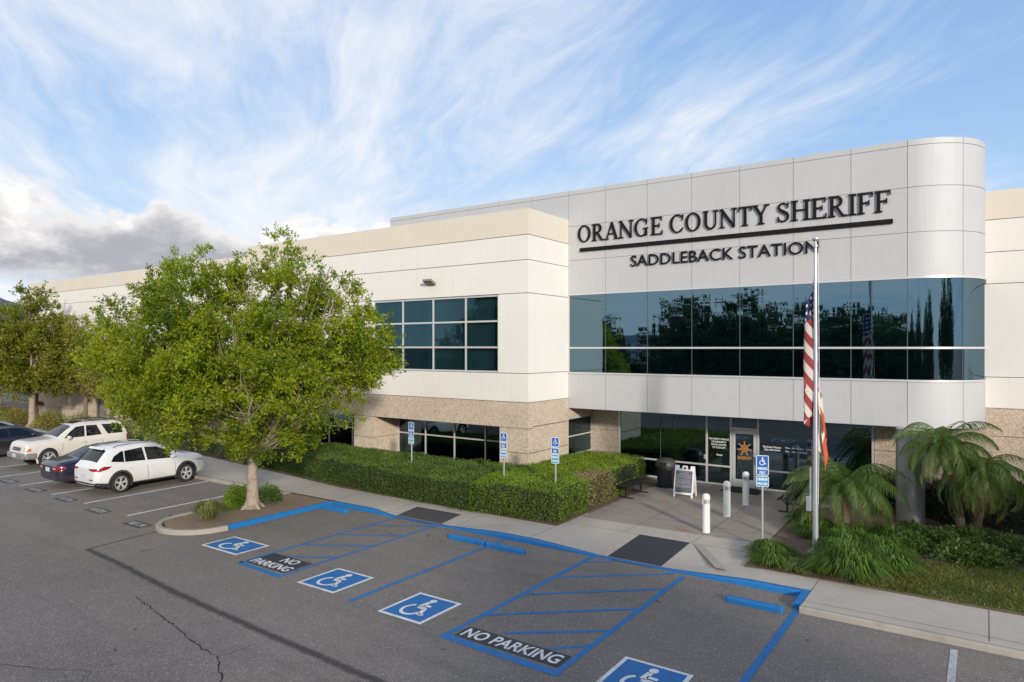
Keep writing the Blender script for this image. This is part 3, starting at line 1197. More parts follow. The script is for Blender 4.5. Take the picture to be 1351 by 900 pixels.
# planting beds and lawn
mb = MB().prism([(-130, 18.2), (-30.5, 18.2), (-24.0, 17.45), (-19.3, 16.85), (-10.05, 16.72), (-10.05, 24.1), (-13.4, 24.1), (-13.4, 26), (-130, 26)], -0.05, 0.135)
struct(mb.build('planting_bed', M['mulch'], fix=False))
mb = MB().prism([(-4.62, 16.16), (60, 16.16), (60, 26.3), (-3.0, 26.3), (-3.0, 24.32), (-4.15, 23.6), (-4.72, 21.9), (-4.66, 19)], -0.05, 0.135)
struct(mb.build('planting_bed', M['mulch'], fix=False))


def edge_lawn(x):
    return 18.75 + 0.35 * math.sin(x * 1.3) + 0.25 * math.sin(x * 2.7 + 1) + (0.15 * x if x > -1.5 else -0.2)


mb = MB().prism([(-2.3, 16.2), (60, 16.2), (60, 21.0), (12, 20.8), (6, 20.2), (3, 19.6), (0.7, 19.3), (-1.2, 18.75), (-2.2, 17.9)], 0.1, 0.150)
struct(mb.build('lawn', M['lawn_base'], fix=False))

# mountains on the horizon
mb = MB()
ang = np.linspace(R(95), R(178), 90)
rows = 5
vs = []
for j in range(rows):
    for a_ in ang:
        d = 3200 + j * 260
        pr = vnoise(np.array([a_ * 9, 0.3, 0.2])) * 0.5 + vnoise(np.array([a_ * 30, 4.3, 0.7])) * 0.17 + vnoise(np.array([a_ * 80, 7.3, 0.7])) * 0.05
        base = 175 + 150 * pr + 60 * math.exp(-((math.degrees(a_) - 163.5) / 2.4) ** 2)
        h = base * (0, 0.35, 0.65, 0.88, 1.0)[j] * (1 + 0.0 * j)
        vs.append((d * math.cos(a_), d * math.sin(a_), h - 2))
n = len(ang)
mb.add(vs, [(j * n + i, j * n + i + 1, (j + 1) * n + i + 1, (j + 1) * n + i) for j in range(rows - 1) for i in range(n - 1)])
struct(mb.build('mountains', M['mountain'], smooth='all', fix=False))

# ------------------------------------------------------------------ THE BUILDING
bld = thing('station_building', 'two storey cream and silver sheriff station with curved metal corner and tinted glass band', 'building', (XS, YB, 0), world=True)
G = 0.012   # half groove


def panels_y(mb, xs, zs, y, th, holes=(), m=0):
    """wall of panels facing -Y with grooves between; skips cells inside holes"""
    for x0, x1 in zip(xs[:-1], xs[1:]):
        for z0, z1 in zip(zs[:-1], zs[1:]):
            cx, cz = (x0 + x1) / 2, (z0 + z1) / 2
            if any(h[0] < cx < h[1] and h[2] < cz < h[3] for h in holes):
                continue
            mb.box(x0 + G, x1 - G, y, y + th, z0 + G, z1 - G, m)


def panels_x(mb, ys, zs, x, th, holes=(), m=0):
    for y0, y1 in zip(ys[:-1], ys[1:]):
        for z0, z1 in zip(zs[:-1], zs[1:]):
            cy, cz = (y0 + y1) / 2, (z0 + z1) / 2
            if any(h[0] < cy < h[1] and h[2] < cz < h[3] for h in holes):
                continue
            mb.box(x - th, x, y0 + G, y1 - G, z0 + G, z1 - G, m)


XL = -30.0
# --- front block: white wall
mb = MB()
UW = (-21.25, -14.73, 4.28, 7.17)
xs_ = [XL, UW[0], UW[1], XS - 0.25]
# corner pieces are split so that the grooves do not run through the corner
for (z0, z1) in ((3.24, 4.28), (4.28, 7.17), (7.17, 8.36), (8.36, 9.26)):
    if (z0, z1) == (4.28, 7.17):
        segs = [(XL, UW[0]), (UW[1], XS)]
    else:
        segs = [(XL, XS)]
    for a_, b_ in segs:
        mb.box(a_, b_, YB, YB + 0.22, z0 + G, z1 - G)
    mb.box(XS - 0.22, XS, YB + 0.222, YS + 0.05, z0 + G, z1 - G)
w1 = mb.build('wall', M['wall'], bld)
mb = MB()
mb.box(XL, XS - 0.02, YB + 0.03, YB + 0.20, 3.20, 4.27)
mb.box(XL, UW[0] - 0.01, YB + 0.03, YB + 0.20, 4.2, 7.2)
mb.box(UW[1] + 0.01, XS - 0.02, YB + 0.03, YB + 0.20, 4.2, 7.2)
mb.box(XL, XS - 0.02, YB + 0.03, YB + 0.20, 7.18, 9.4)
mb.box(XS - 0.20, XS - 0.02, YB + 0.1, YS + 0.04, 0.1, 9.4)
mb.build('groove_backing', M['groove'], w1)
# tan parapet band
mb = MB()
mb.box(-21.85 + G, XS, YB - 0.0, YB + 0.3, 9.26 + G, 10.20)
mb.box(XL, -21.85 - G, YB - 0.0, YB + 0.3, 9.26 + G, 10.20)
mb.box(XS - 0.3, XS, YB + 0.302, YS + 0.05, 9.26 + G, 10.20)
mb.box(XL, XL + 0.3, YB + 0.302, YF + 0.3, 9.26 + G, 10.20)
mb.build('parapet_band', M['tan'], bld)
# far wing of the same building, set back
mb = MB()
fx = [-60.2, -53.8, -47.4, -41.0, -34.7, XL]
for (z0, z1) in ((3.24, 4.28), (4.28, 7.17), (7.17, 8.36), (8.36, 9.24)):
    for a_, b_ in zip(fx[:-1], fx[1:]):
        mb.box(a_ + 0.02, b_ - 0.02, YF, YF + 0.2, z0 + G, z1 - G)
mb.box(XL, XL + 0.2, YB + 0.23, YF + 0.2, 3.24, 9.24)
mb.box(-60.15, -59.95, YF + 0.2, 60, 0, 9.24)
w2 = mb.build('wall', M['wall'], bld)
mb = MB().box(-60.1, XL, YF + 0.03, YF + 0.18, 0.1, 9.3)
mb.build('groove_backing', M['groove'], w2)
mb = MB()
for a_, b_ in zip(fx[:-1], fx[1:]):
    mb.box(a_ + 0.02, b_ - 0.02, YF, YF + 0.3, 9.24 + G, 10.12)
mb.box(-60.2, -59.9, YF + 0.3, 60, 9.24, 10.12)
mb.build('parapet_band', M['tan'], bld)
# right wing
mb = MB()
for (z0, z1) in ((3.30, 4.28), (4.28, 7.22), (7.22, 8.22), (8.22, 9.24)):
    for a_, b_ in ((-0.3, 8.0), (8.0, 16.0), (16.0, 30.0)):
        mb.box(a_ + G, b_ - G, YR, YR + 0.2, z0 + G, z1 - G)
w3 = mb.build('wall', M['wall'], bld)
mb = MB().box(-0.3, 30, YR + 0.02, YR + 0.18, 0.1, 9.3)
mb.build('groove_backing', M['groove'], w3)
mb = MB()
for a_, b_ in ((-0.3, 8.0), (8.0, 30.0)):
    mb.box(a_ + G, b_ - G, YR, YR + 0.3, 9.24 + G, 10.15)
mb.build('parapet_band', M['tan'], bld)
# roofs and rear walls
mb = MB()
mb.box(-60, XL, YF + 0.25, 60, 9.4, 9.55)
mb.box(XL, XS - 0.25, YB + 0.3, 60, 9.4, 9.56)
mb.box(XS - 0.2, -0.2, YS + 2.0, 60, 9.4, 9.57)
mb.box(-0.2, 30, YR + 0.25, 60, 9.4, 9.55)
mb.build('roof', M['roof'], bld)
# --- stone base
mb = MB()
RX = (-21.2, -14.66)
RY = YB + 1.44
ZL = 2.30
# front block: lintel, corner pier, pillar
for z0, z1 in ((ZL, 3.24),):
    mb.box(XL, -21.85 - G, YB, YB + 0.30, z0 + G, z1 - G)
    mb.box(-21.85 + G, XS, YB, YB + 0.30, z0 + G, z1 - G)
mb.box(XL, XS - 0.3, YB + 0.302, RY + 0.3, ZL + 0.002, 3.1)
for z0, z1 in ((-0.1, 0.42), (0.42, 1.42), (1.42, ZL)):
    mb.box(RX[1], XS, YB, YB + 0.30, z0 + G, z1 - G)
    mb.box(RX[1], RX[1] + 0.3, YB + 0.302, RY + 0.3, z0 + G, z1 - G)
    mb.box(-21.85 + G, RX[0], YB, RY + 0.2, z0 + G, z1 - G)
    mb.box(-22.41, -21.85 - G, YB, RY + 0.2, z0 + G, z1 - G)
    mb.box(XL, -29.2, YB, RY + 0.2, z0 + G, z1 - G)
# side face of the block, then glazed strip back to the entrance
for z0, z1 in ((-0.1, 0.42), (0.42, 1.42), (1.42, 2.35), (2.35, 3.24)):
    mb.box(XS - 0.3, XS, YB + 0.302, 23.22, z0 + G, z1 - G)
mb.box(XS - 0.3, XS, 23.225, YG + 0.3, 2.45, 3.24)
mb.box(XS - 0.3, XS, 23.225, YG + 0.3, -0.1, 0.35)
# wall between side glazing and storefront
for z0, z1 in ((-0.1, 0.95), (0.95, 1.85), (1.85, 2.9)):
    mb.box(XS - 0.3, -12.20, YG + 0.02, YG + 0.3, z0 + G, z1 - G)
    mb.box(-2.98, 0.0, YG + 0.02, YG + 0.3, z0 + G, z1 - G)
# far wing base and right wing base
for z0, z1 in ((-0.1, 0.9), (0.9, 2.3), (2.3, 3.24)):
    for a_, b_ in ((-60.2, -53.8), (-53.8, -49.0), (-47.9, -41.0), (-41.0, -38.5), (-33.6, XL)):
        mb.box(a_ + 0.015, b_ - 0.015, YF, YF + 0.2, z0 + G, z1 - G)
mb.box(-49.0, -47.9, YF, YF + 0.2, 2.3, 3.22)
mb.box(-38.5, -33.6, YF, YF + 0.2, 2.3, 3.22)
mb.box(-38.5, -33.6, YF, YF + 0.2, -0.1, 0.42)
for z0, z1 in ((-0.1, 0.9), (0.9, 2.42), (2.42, 3.30)):
    mb.box(-0.0, 30.0, YR, YR + 0.2, z0 + G, z1 - G)
mb.box(-0.02, 0.2, YG + 0.3, YR + 0.1, 0.0, 3.3)
mb.build('stone_base', M['stone'], bld)
mb = MB()
mb.box(XL, XS - 0.02, YB + 0.02, YB + 0.28, ZL + 0.03, 3.22)
for x0, x1 in ((RX[1] + .02, XS - .02), (-22.39, RX[0] - .02)):
    mb.box(x0, x1, YB + 0.02, RY, 0, ZL + 0.1)
mb.box(XS - 0.28, XS - 0.02, YB + 0.1, 23.2, 0, 3.2)
mb.box(XS - 0.2, -12.22, YG + 0.04, YG + 0.28, 0, 2.85)
mb.box(-2.96, -0.02, YG + 0.04, YG + 0.28, 0, 2.85)
mb.build('groove_backing', M['groove'], bld)


# --- windows
def window_y(x0, x1, z0, z1, y, cols, rows, fw=0.05, glass='glass_win', blinds=False, depth=0.08, name='window', frame='alu', room=2.5):
    """window facing -Y; cols / rows are lists of bar positions between the edges"""
    mb = MB()
    fy0, fy1 = y, y + depth
    e = 0.003
    mb.box(x0, x1, fy0, fy1, z0, z0 + fw)
    mb.box(x0, x1, fy0, fy1, z1 - fw, z1)
    mb.box(x0, x0 + fw, fy0 + e, fy1, z0 + fw, z1 - fw)
    mb.box(x1 - fw, x1, fy0 + e, fy1, z0 + fw, z1 - fw)
    for c in cols:
        mb.box(c - fw / 2, c + fw / 2, fy0 + e, fy1, z0 + fw, z1 - fw)
    for r in rows:
        mb.box(x0 + fw, x1 - fw, fy0 + 2 * e, fy1 - e, r - fw / 2, r + fw / 2)
    w = mb.build(name, M[frame], bld)
    MB().box(x0 + 0.01, x1 - 0.01, y + depth * 0.5, y + depth * 0.5 + 0.006, z0 + 0.01, z1 - 0.01).build('pane', M[glass], w)
    if blinds:
        mb = MB()
        k = int((x1 - x0) / 0.105)
        for i in range(k):
            cx = x0 + 0.06 + i * 0.105
            t = 1.05 + 0.35 * math.sin(i * 12.9)
            if vnoise(np.array([i * 0.13, 2.2, z0])) > 0.80:
                continue
            mb.bar((cx, y + depth + 0.12, z0 + 0.02), (cx, y + depth + 0.12, z1 - 0.02), 0.082, 0.004, up=(math.sin(t), -math.cos(t), 0))
        mb.build('blind', M['blind'], w)
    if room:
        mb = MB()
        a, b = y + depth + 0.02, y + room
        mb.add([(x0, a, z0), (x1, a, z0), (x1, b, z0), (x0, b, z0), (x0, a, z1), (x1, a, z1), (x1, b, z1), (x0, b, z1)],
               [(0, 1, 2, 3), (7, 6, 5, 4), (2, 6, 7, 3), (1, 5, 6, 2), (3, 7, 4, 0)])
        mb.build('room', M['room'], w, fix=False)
    return w


cw = [-19.58, -17.94, -16.30]
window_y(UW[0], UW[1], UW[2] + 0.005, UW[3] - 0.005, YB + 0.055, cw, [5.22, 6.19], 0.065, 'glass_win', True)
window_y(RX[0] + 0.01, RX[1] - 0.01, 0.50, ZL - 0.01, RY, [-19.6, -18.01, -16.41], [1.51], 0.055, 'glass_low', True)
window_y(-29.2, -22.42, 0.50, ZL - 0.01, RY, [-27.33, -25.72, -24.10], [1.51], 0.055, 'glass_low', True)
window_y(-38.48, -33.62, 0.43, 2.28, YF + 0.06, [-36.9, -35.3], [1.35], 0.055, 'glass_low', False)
# lower dark plinths under recessed windows
mb = MB()
mb.box(RX[0], RX[1], RY + 0.02, RY + 0.2, -0.1, 0.49)
mb.box(-29.2, -22.42, RY + 0.02, RY + 0.2, -0.1, 0.49)
mb.build('plinth', M['stone'], bld)
# side glazing (faces +X), recessed a little
mb = MB()
sx = XS - 0.04
mb.box(sx - 0.06, sx, 23.24, YG, 0.36, 0.41)
mb.box(sx - 0.06, sx, 23.24, YG, 2.39, 2.44)
for z in (0.98, 1.71):
    mb.box(sx - 0.06, sx - 0.003, 23.24, YG, z - 0.025, z + 0.025)
mb.box(sx - 0.06, sx - 0.002, 23.24, 23.29, 0.4, 2.4)
w = mb.build('window', M['alu'], bld)
MB().box(sx - 0.034, sx - 0.028, 23.25, YG, 0.37, 2.43).build('pane', M['glass_store'], w)
# grey service door in the far wing
mb = MB().box(-48.98, -47.92, YF + 0.05, YF + 0.12, 0.1, 2.28)
d_ = mb.build('service_door', mat('grey_blue_door', (0.14, 0.17, 0.21), 0.6), bld)
MB().box(-48.15, -48.10, YF + 0.0, YF + 0.05, 1.05, 1.25).build('handle', M['galv'], d_)
# red fire connection
fc = thing('fire_connection', 'red twin fire hose connection low on the far tan wall', 'fire connection', (-57.9, YF, 1.07))
mb = MB()
mb.lathe((0, -0.02, 0), [(0.16, -0.25), (0.16, 0.0)], 16, axis='y')
mb.build('body', M['red'], fc, smooth=True)
for s_ in (-1, 1):
    MB().lathe((0.26 * s_, -0.06, 0), [(0.11, -0.36), (0.13, -0.30), (0.13, -0.22), (0.09, -0.2), (0.09, 0.04)], 14, axis='y').build('hose_inlet', M['red'], fc, smooth=True)
MB().bar((-0.3, -0.12, 0.02), (0.3, -0.12, 0.02), 0.12, 0.12).build('crosspiece', M['red'], fc)

# --- silver facade
RC = 1.89
CX0, CY0 = -RC, YS + RC
px_ = [XS, -11.79, -10.10, -8.44, -6.78, -5.08, -3.40, -RC]
ZT = 11.33
zrows = [(2.85, 4.20), (7.31, 8.60), (8.60, 9.93), (9.93, 11.15)]
split = R(46)


def arc_panel(mb, a0, a1, z0, z1, r0, r1, m=0, n=10):
    vs = []
    for i in range(n + 1):
        a = a0 + (a1 - a0) * i / n
        for r in (r0, r1):
            for z in (z0, z1):
                vs.append((CX0 + r * math.sin(a), CY0 - r * math.cos(a), z))
    fs = []
    for i in range(n):
        b = i * 4
        c = b + 4
        # order: (r0 z0),(r0 z1),(r1 z0),(r1 z1)
        fs += [(b + 2, c + 2, c + 3, b + 3), (b + 0, b + 1, c + 1, c + 0), (b + 1, b + 3, c + 3, c + 1), (b + 0, c + 0, c + 2, b + 2)]
    fs += [(0, 2, 3, 1), (n * 4, n * 4 + 1, n * 4 + 3, n * 4 + 2)]
    mb.add(vs, fs, m)


g2 = 0.007
mb = MB()
for z0, z1 in zrows + [(11.15, ZT)]:
    for a_, b_ in zip(px_[:-1], px_[1:]):
        mb.box(a_ + g2, b_ - g2, YS, YS + 0.06, z0 + g2, z1 - g2)
    ga = g2 / RC
    arc_panel(mb, ga, split - ga, z0 + g2, z1 - g2, RC - 0.06, RC)
    arc_panel(mb, split + ga, PI / 2, z0 + g2, z1 - g2, RC - 0.06, RC)
    mb.box(-0.06, 0, CY0, YR, z0 + g2, z1 - g2)
# parapet running back over the white block
pz = [-23.07, -21.7, -20.05, -18.4, -16.75, -15.1, XS]
for z0, z1 in ((9.93, 11.15), (11.15, ZT)):
    for a_, b_ in zip(pz[:-1], pz[1:]):
        mb.box(a_ + g2, b_ - g2, YS, YS + 0.06, z0 + g2, z1 - g2)
    mb.box(-23.07, -23.01, YS + 0.062, YS + 6, z0 + g2, z1 - g2)
fac = mb.build('metal_facade', M['panel'], bld, smooth=True)
mb = MB()
for z0, z1 in ((2.87, 4.19), (7.33, ZT - 0.01)):
    mb.box(XS, -RC, YS + 0.015, YS + 0.055, z0, z1)
    arc_panel(mb, 0, PI / 2, z0, z1, RC - 0.055, RC - 0.015)
    mb.box(-0.055, -0.015, CY0, YR, z0, z1)
mb.box(-23.05, XS, YS + 0.015, YS + 0.055, 9.94, ZT - 0.01)
mb.build('groove_backing', M['groove'], fac)
# coping / thickness of the parapet and top
mb = MB()
mb.box(-23.05, -RC, YS + 0.065, YS + 0.35, ZT - 0.12, ZT - 0.004)
arc_panel(mb, 0, PI / 2, ZT - 0.12, ZT - 0.004, RC - 0.35, RC - 0.065)
mb.box(-0.35, -0.065, CY0, YR + 8, ZT - 0.12, ZT - 0.004)
mb.box(-23.0, -RC, YS + 0.34, YS + 0.4, 9.4, ZT - 0.12)
mb.box(-0.4, -0.065, CY0 + 1, YR + 8, 9.4, ZT - 0.12)
mb.build('coping', M['panel'], bld)
# glass band of the silver facade
gz0, gz1 = 4.20, 7.31
mb = MB()
for (z0, z1, pr) in ((gz0, gz0 + 0.06, 0.03), (5.17, 5.23, 0.025), (gz1 - 0.07, gz1, 0.03)):
    mb.box(XS + 0.03, -RC, YS - pr, YS + 0.05, z0, z1)
    arc_panel(mb, 0, PI / 2, z0, z1, RC - 0.05, RC + pr)
    mb.box(-0.05, pr, CY0, YR, z0, z1)
mb.box(XS + 0.002, XS + 0.05, YS - 0.02, YS + 0.05, gz0 + .06, gz1 - .07)
wb = mb.build('window', M['alu'], bld, smooth=True)
for x in px_[1:]:
    MB().box(x - 0.012, x + 0.012, YS + 0.012, YS + 0.05, gz0 + 0.05, gz1 - 0.06).build('mullion', M['alu_dark'], wb)
mb = MB()
arc_panel(mb, split - 0.006, split + 0.006, gz0 + 0.05, gz1 - 0.06, RC - 0.05, RC - 0.012, n=1)
mb.build('mullion', M['alu_dark'], wb)
for a_, b_ in zip(px_[:-1], px_[1:]):
    MB().box(a_, b_, YS + 0.02, YS + 0.03, gz0 + 0.03, gz1 - 0.03).build('pane', M['glass_tower'], wb)
mb = MB()
arc_panel(mb, 0, PI / 2, gz0 + 0.03, gz1 - 0.03, RC - 0.03, RC - 0.02, n=24)
mb.build('pane', M['glass_tower'], wb, smooth=True)
MB().box(-0.03, -0.02, CY0, YR, gz0 + 0.03, gz1 - 0.03).build('pane', M['glass_tower'], wb)
# soffit
mb = MB()
mb.box(XS + 0.01, -RC, YS + 0.06, YG + 0.25, 2.86, 2.95)
arc = [(CX0, YS + 0.07)] + [(CX0 + (RC - 0.07) * math.sin(a), CY0 - (RC - 0.07) * math.cos(a)) for a in np.linspace(0.02, PI / 2, 12)] + [(-0.07, YG + 0.2), (CX0, YG + 0.2)]
mb.prism(arc, 2.86, 2.95)
mb.build('soffit', M['wall'], bld, fix=True)
# column at the rounded corner
mb = MB()
mb.lathe((-1.78, 22.75, 0.0), [(0.37, 0.05), (0.37, 1.33)], 36)
mb.lathe((-1.78, 22.75, 0.0), [(0.37, 1.35), (0.37, 2.87)], 36)
mb.lathe((-1.78, 22.75, 0.0), [(0.355, 1.2), (0.355, 1.5)], 36)
mb.build('column', M['column'], bld, smooth=True)
# --- storefront
mb = MB()
sx0, sx1 = -12.19, -3.0
fw = 0.06
mb.box(sx0, -7.70, YG, YG + 0.09, 0.125, 0.19)
mb.box(-6.67, sx1, YG, YG + 0.09, 0.125, 0.19)
mb.box(sx0, sx1, YG, YG + 0.09, 2.78, 2.84)
for x in (sx0 + 0.03, -8.57, -7.67, -6.70, sx1 - 0.03):
    mb.box(x - 0.035, x + 0.035, YG - 0.003, YG + 0.088, 0.13, 2.83)
mb.box(sx0 + .06, -8.60, YG + 0.004, YG + 0.086, 0.80, 0.86)
mb.box(-8.53, -7.70, YG + 0.004, YG + 0.086, 0.80, 0.86)
mb.box(-6.66, sx1 - .06, YG + 0.004, YG + 0.086, 0.80, 0.86)
mb.box(-7.64, -6.73, YG + 0.004, YG + 0.086, 2.22, 2.29)
st = mb.build('storefront', M['alu'], bld)
mb = MB()
mb.box(-10.415, -10.395, YG + 0.02, YG + 0.05, 0.19, 2.78)
mb.build('mullion', M['alu_dark'], st)
mb = MB()
mb.box(-4.85, -4.83, YG + 0.02, YG + 0.05, 0.19, 2.78)
mb.build('mullion', M['alu_dark'], st)
for x0, x1 in ((sx0, -8.57), (-8.57, -7.67), (-6.70, sx1)):
    MB().box(x0 + 0.01, x1 - 0.01, YG + 0.035, YG + 0.042, 0.14, 2.8).build('pane', M['glass_store'], st)
MB().box(-7.66, -6.71, YG + 0.035, YG + 0.042, 2.25, 2.8).build('pane', M['glass_store'], st)
MB().box(-8.66, -8.60, YG - 0.06, YG, 1.05, 1.22).build('intercom', M['galv'], st)
# door
mb = MB()
dx0, dx1 = -7.62, -6.75
mb.box(dx0, dx0 + 0.11, YG + 0.01, YG + 0.07, 0.14, 2.20)
mb.box(dx1 - 0.11, dx1, YG + 0.01, YG + 0.07, 0.14, 2.20)
mb.box(dx0 + 0.11, dx1 - 0.11, YG + 0.013, YG + 0.067, 0.14, 0.42)
mb.box(dx0 + 0.11, dx1 - 0.11, YG + 0.013, YG + 0.067, 2.08, 2.20)
dr = mb.build('entrance_door', M['alu'], bld)
MB().box(dx0 + 0.1, dx1 - 0.1, YG + 0.035, YG + 0.042, 0.40, 2.10).build('pane', M['glass_store'], dr)
mb = MB().tube([(dx1 - 0.06, YG - 0.04, 1.0), (dx1 - 0.06, YG - 0.05, 1.06), (dx1 - 0.06, YG - 0.05, 1.25), (dx1 - 0.06, YG + 0.01, 1.27)], 0.014)
mb.build('handle', M['black_met'], dr, smooth=True)
# sheriff star and word on the door
mb = MB()
cx, cz = (dx0 + dx1) / 2, 1.55
for k, (r1, r2, yy) in enumerate(((0.24, 0.11, 0.030), (0.185, 0.09, 0.026))):
    pts = []
    for i in range(14):
        r = r1 if i % 2 == 0 else r2
        a = PI / 2 + i * PI / 7
        pts.append((cx + r * math.cos(a), YG + yy, cz + r * math.sin(a)))
    mb.add([(cx, YG + yy, cz)] + pts, [(0, i + 1, (i + 1) % 14 + 1) for i in range(14)], k)
for i in range(7):
    a = PI / 2 + i * 2 * PI / 7
    c = (cx + 0.24 * math.cos(a), YG + 0.028, cz + 0.24 * math.sin(a))
    mb.add([(c[0] + 0.028 * math.cos(t), c[1], c[2] + 0.028 * math.sin(t)) for t in np.linspace(0, 2 * PI, 9)[:-1]], [tuple(range(8))], 0)
mb.add([(cx + 0.075 * math.cos(t), YG + 0.022, cz + 0.075 * math.sin(t)) for t in np.linspace(0, 2 * PI, 17)[:-1]], [tuple(range(16))], 2)
mb.add([(cx + 0.045 * math.cos(t), YG + 0.019, cz + 0.045 * math.sin(t)) for t in np.linspace(0, 2 * PI, 13)[:-1]], [tuple(range(12))], 0)
mb.build('star_badge', [M['gold'], mat('gold_inner', (0.42, 0.19, 0.05), 0.5), M['gold_d']], dr, fix=False)


def wall_text(name, s, x, z, w, h, y, m, parent, ex=0.0, bold=0.0):
    mx = Matrix.Translation((x, y, z)) @ Matrix.Rotation(R(90), 4, 'X')
    return text_obj(name, s, h, mx, m, parent, extrude=ex, fit=(w, h), bold=bold)


wall_text('door_lettering', 'SHERIFF', cx, 1.20, 0.50, 0.125, YG + 0.03, M['gold'], dr, bold=0.004)
for i, s_ in enumerate(('FOR DEPUTY SERVICE', 'USE EMERGENCY', 'PHONE LOCATED', 'TO YOUR LEFT')):
    wall_text('lettering', s_, -8.12, 1.82 - i * 0.105, (0.74, 0.56, 0.56, 0.50)[i], 0.065, YG + 0.028, M['letter_w'], st, bold=0.002)
wall_text('lettering', 'Gracias', -8.10, 1.24, 0.22, 0.07, YG + 0.028, M['letter_w'], st, bold=0.002)
wall_text('lettering', 'Business Hours:', -6.22, 1.68, 0.62, 0.075, YG + 0.028, M['letter_w'], st, bold=0.002)
wall_text('lettering', '999-999-9999', -6.22, 1.57, 0.56, 0.065, YG + 0.028, M['letter_w'], st, bold=0.002)
wall_text('lettering', 'Mon - Fri: 8:00am - 5:00pm', -5.30, 1.68, 0.95, 0.075, YG + 0.028, M['letter_w'], st, bold=0.002)
wall_text('lettering', 'Sat - Sun: Closed', -5.42, 1.57, 0.70, 0.065, YG + 0.028, M['letter_w'], st, bold=0.002)

# --- raised lettering, serif face drawn as strokes
TK, TN, SF = 0.165, 0.075, 0.07


def ell(cx, cy, rx, ry, a0, a1, n=22, wfun=None):
    pts, ws = [], []
    for i in range(n + 1):
        a = R(a0 + (a1 - a0) * i / n)
        pts.append((cx + rx * math.cos(a), cy + ry * math.sin(a)))
        ws.append(TN + (TK - TN) * abs(math.cos(a)) ** 1.3 if wfun is None else wfun(i / n))
    return pts, ws


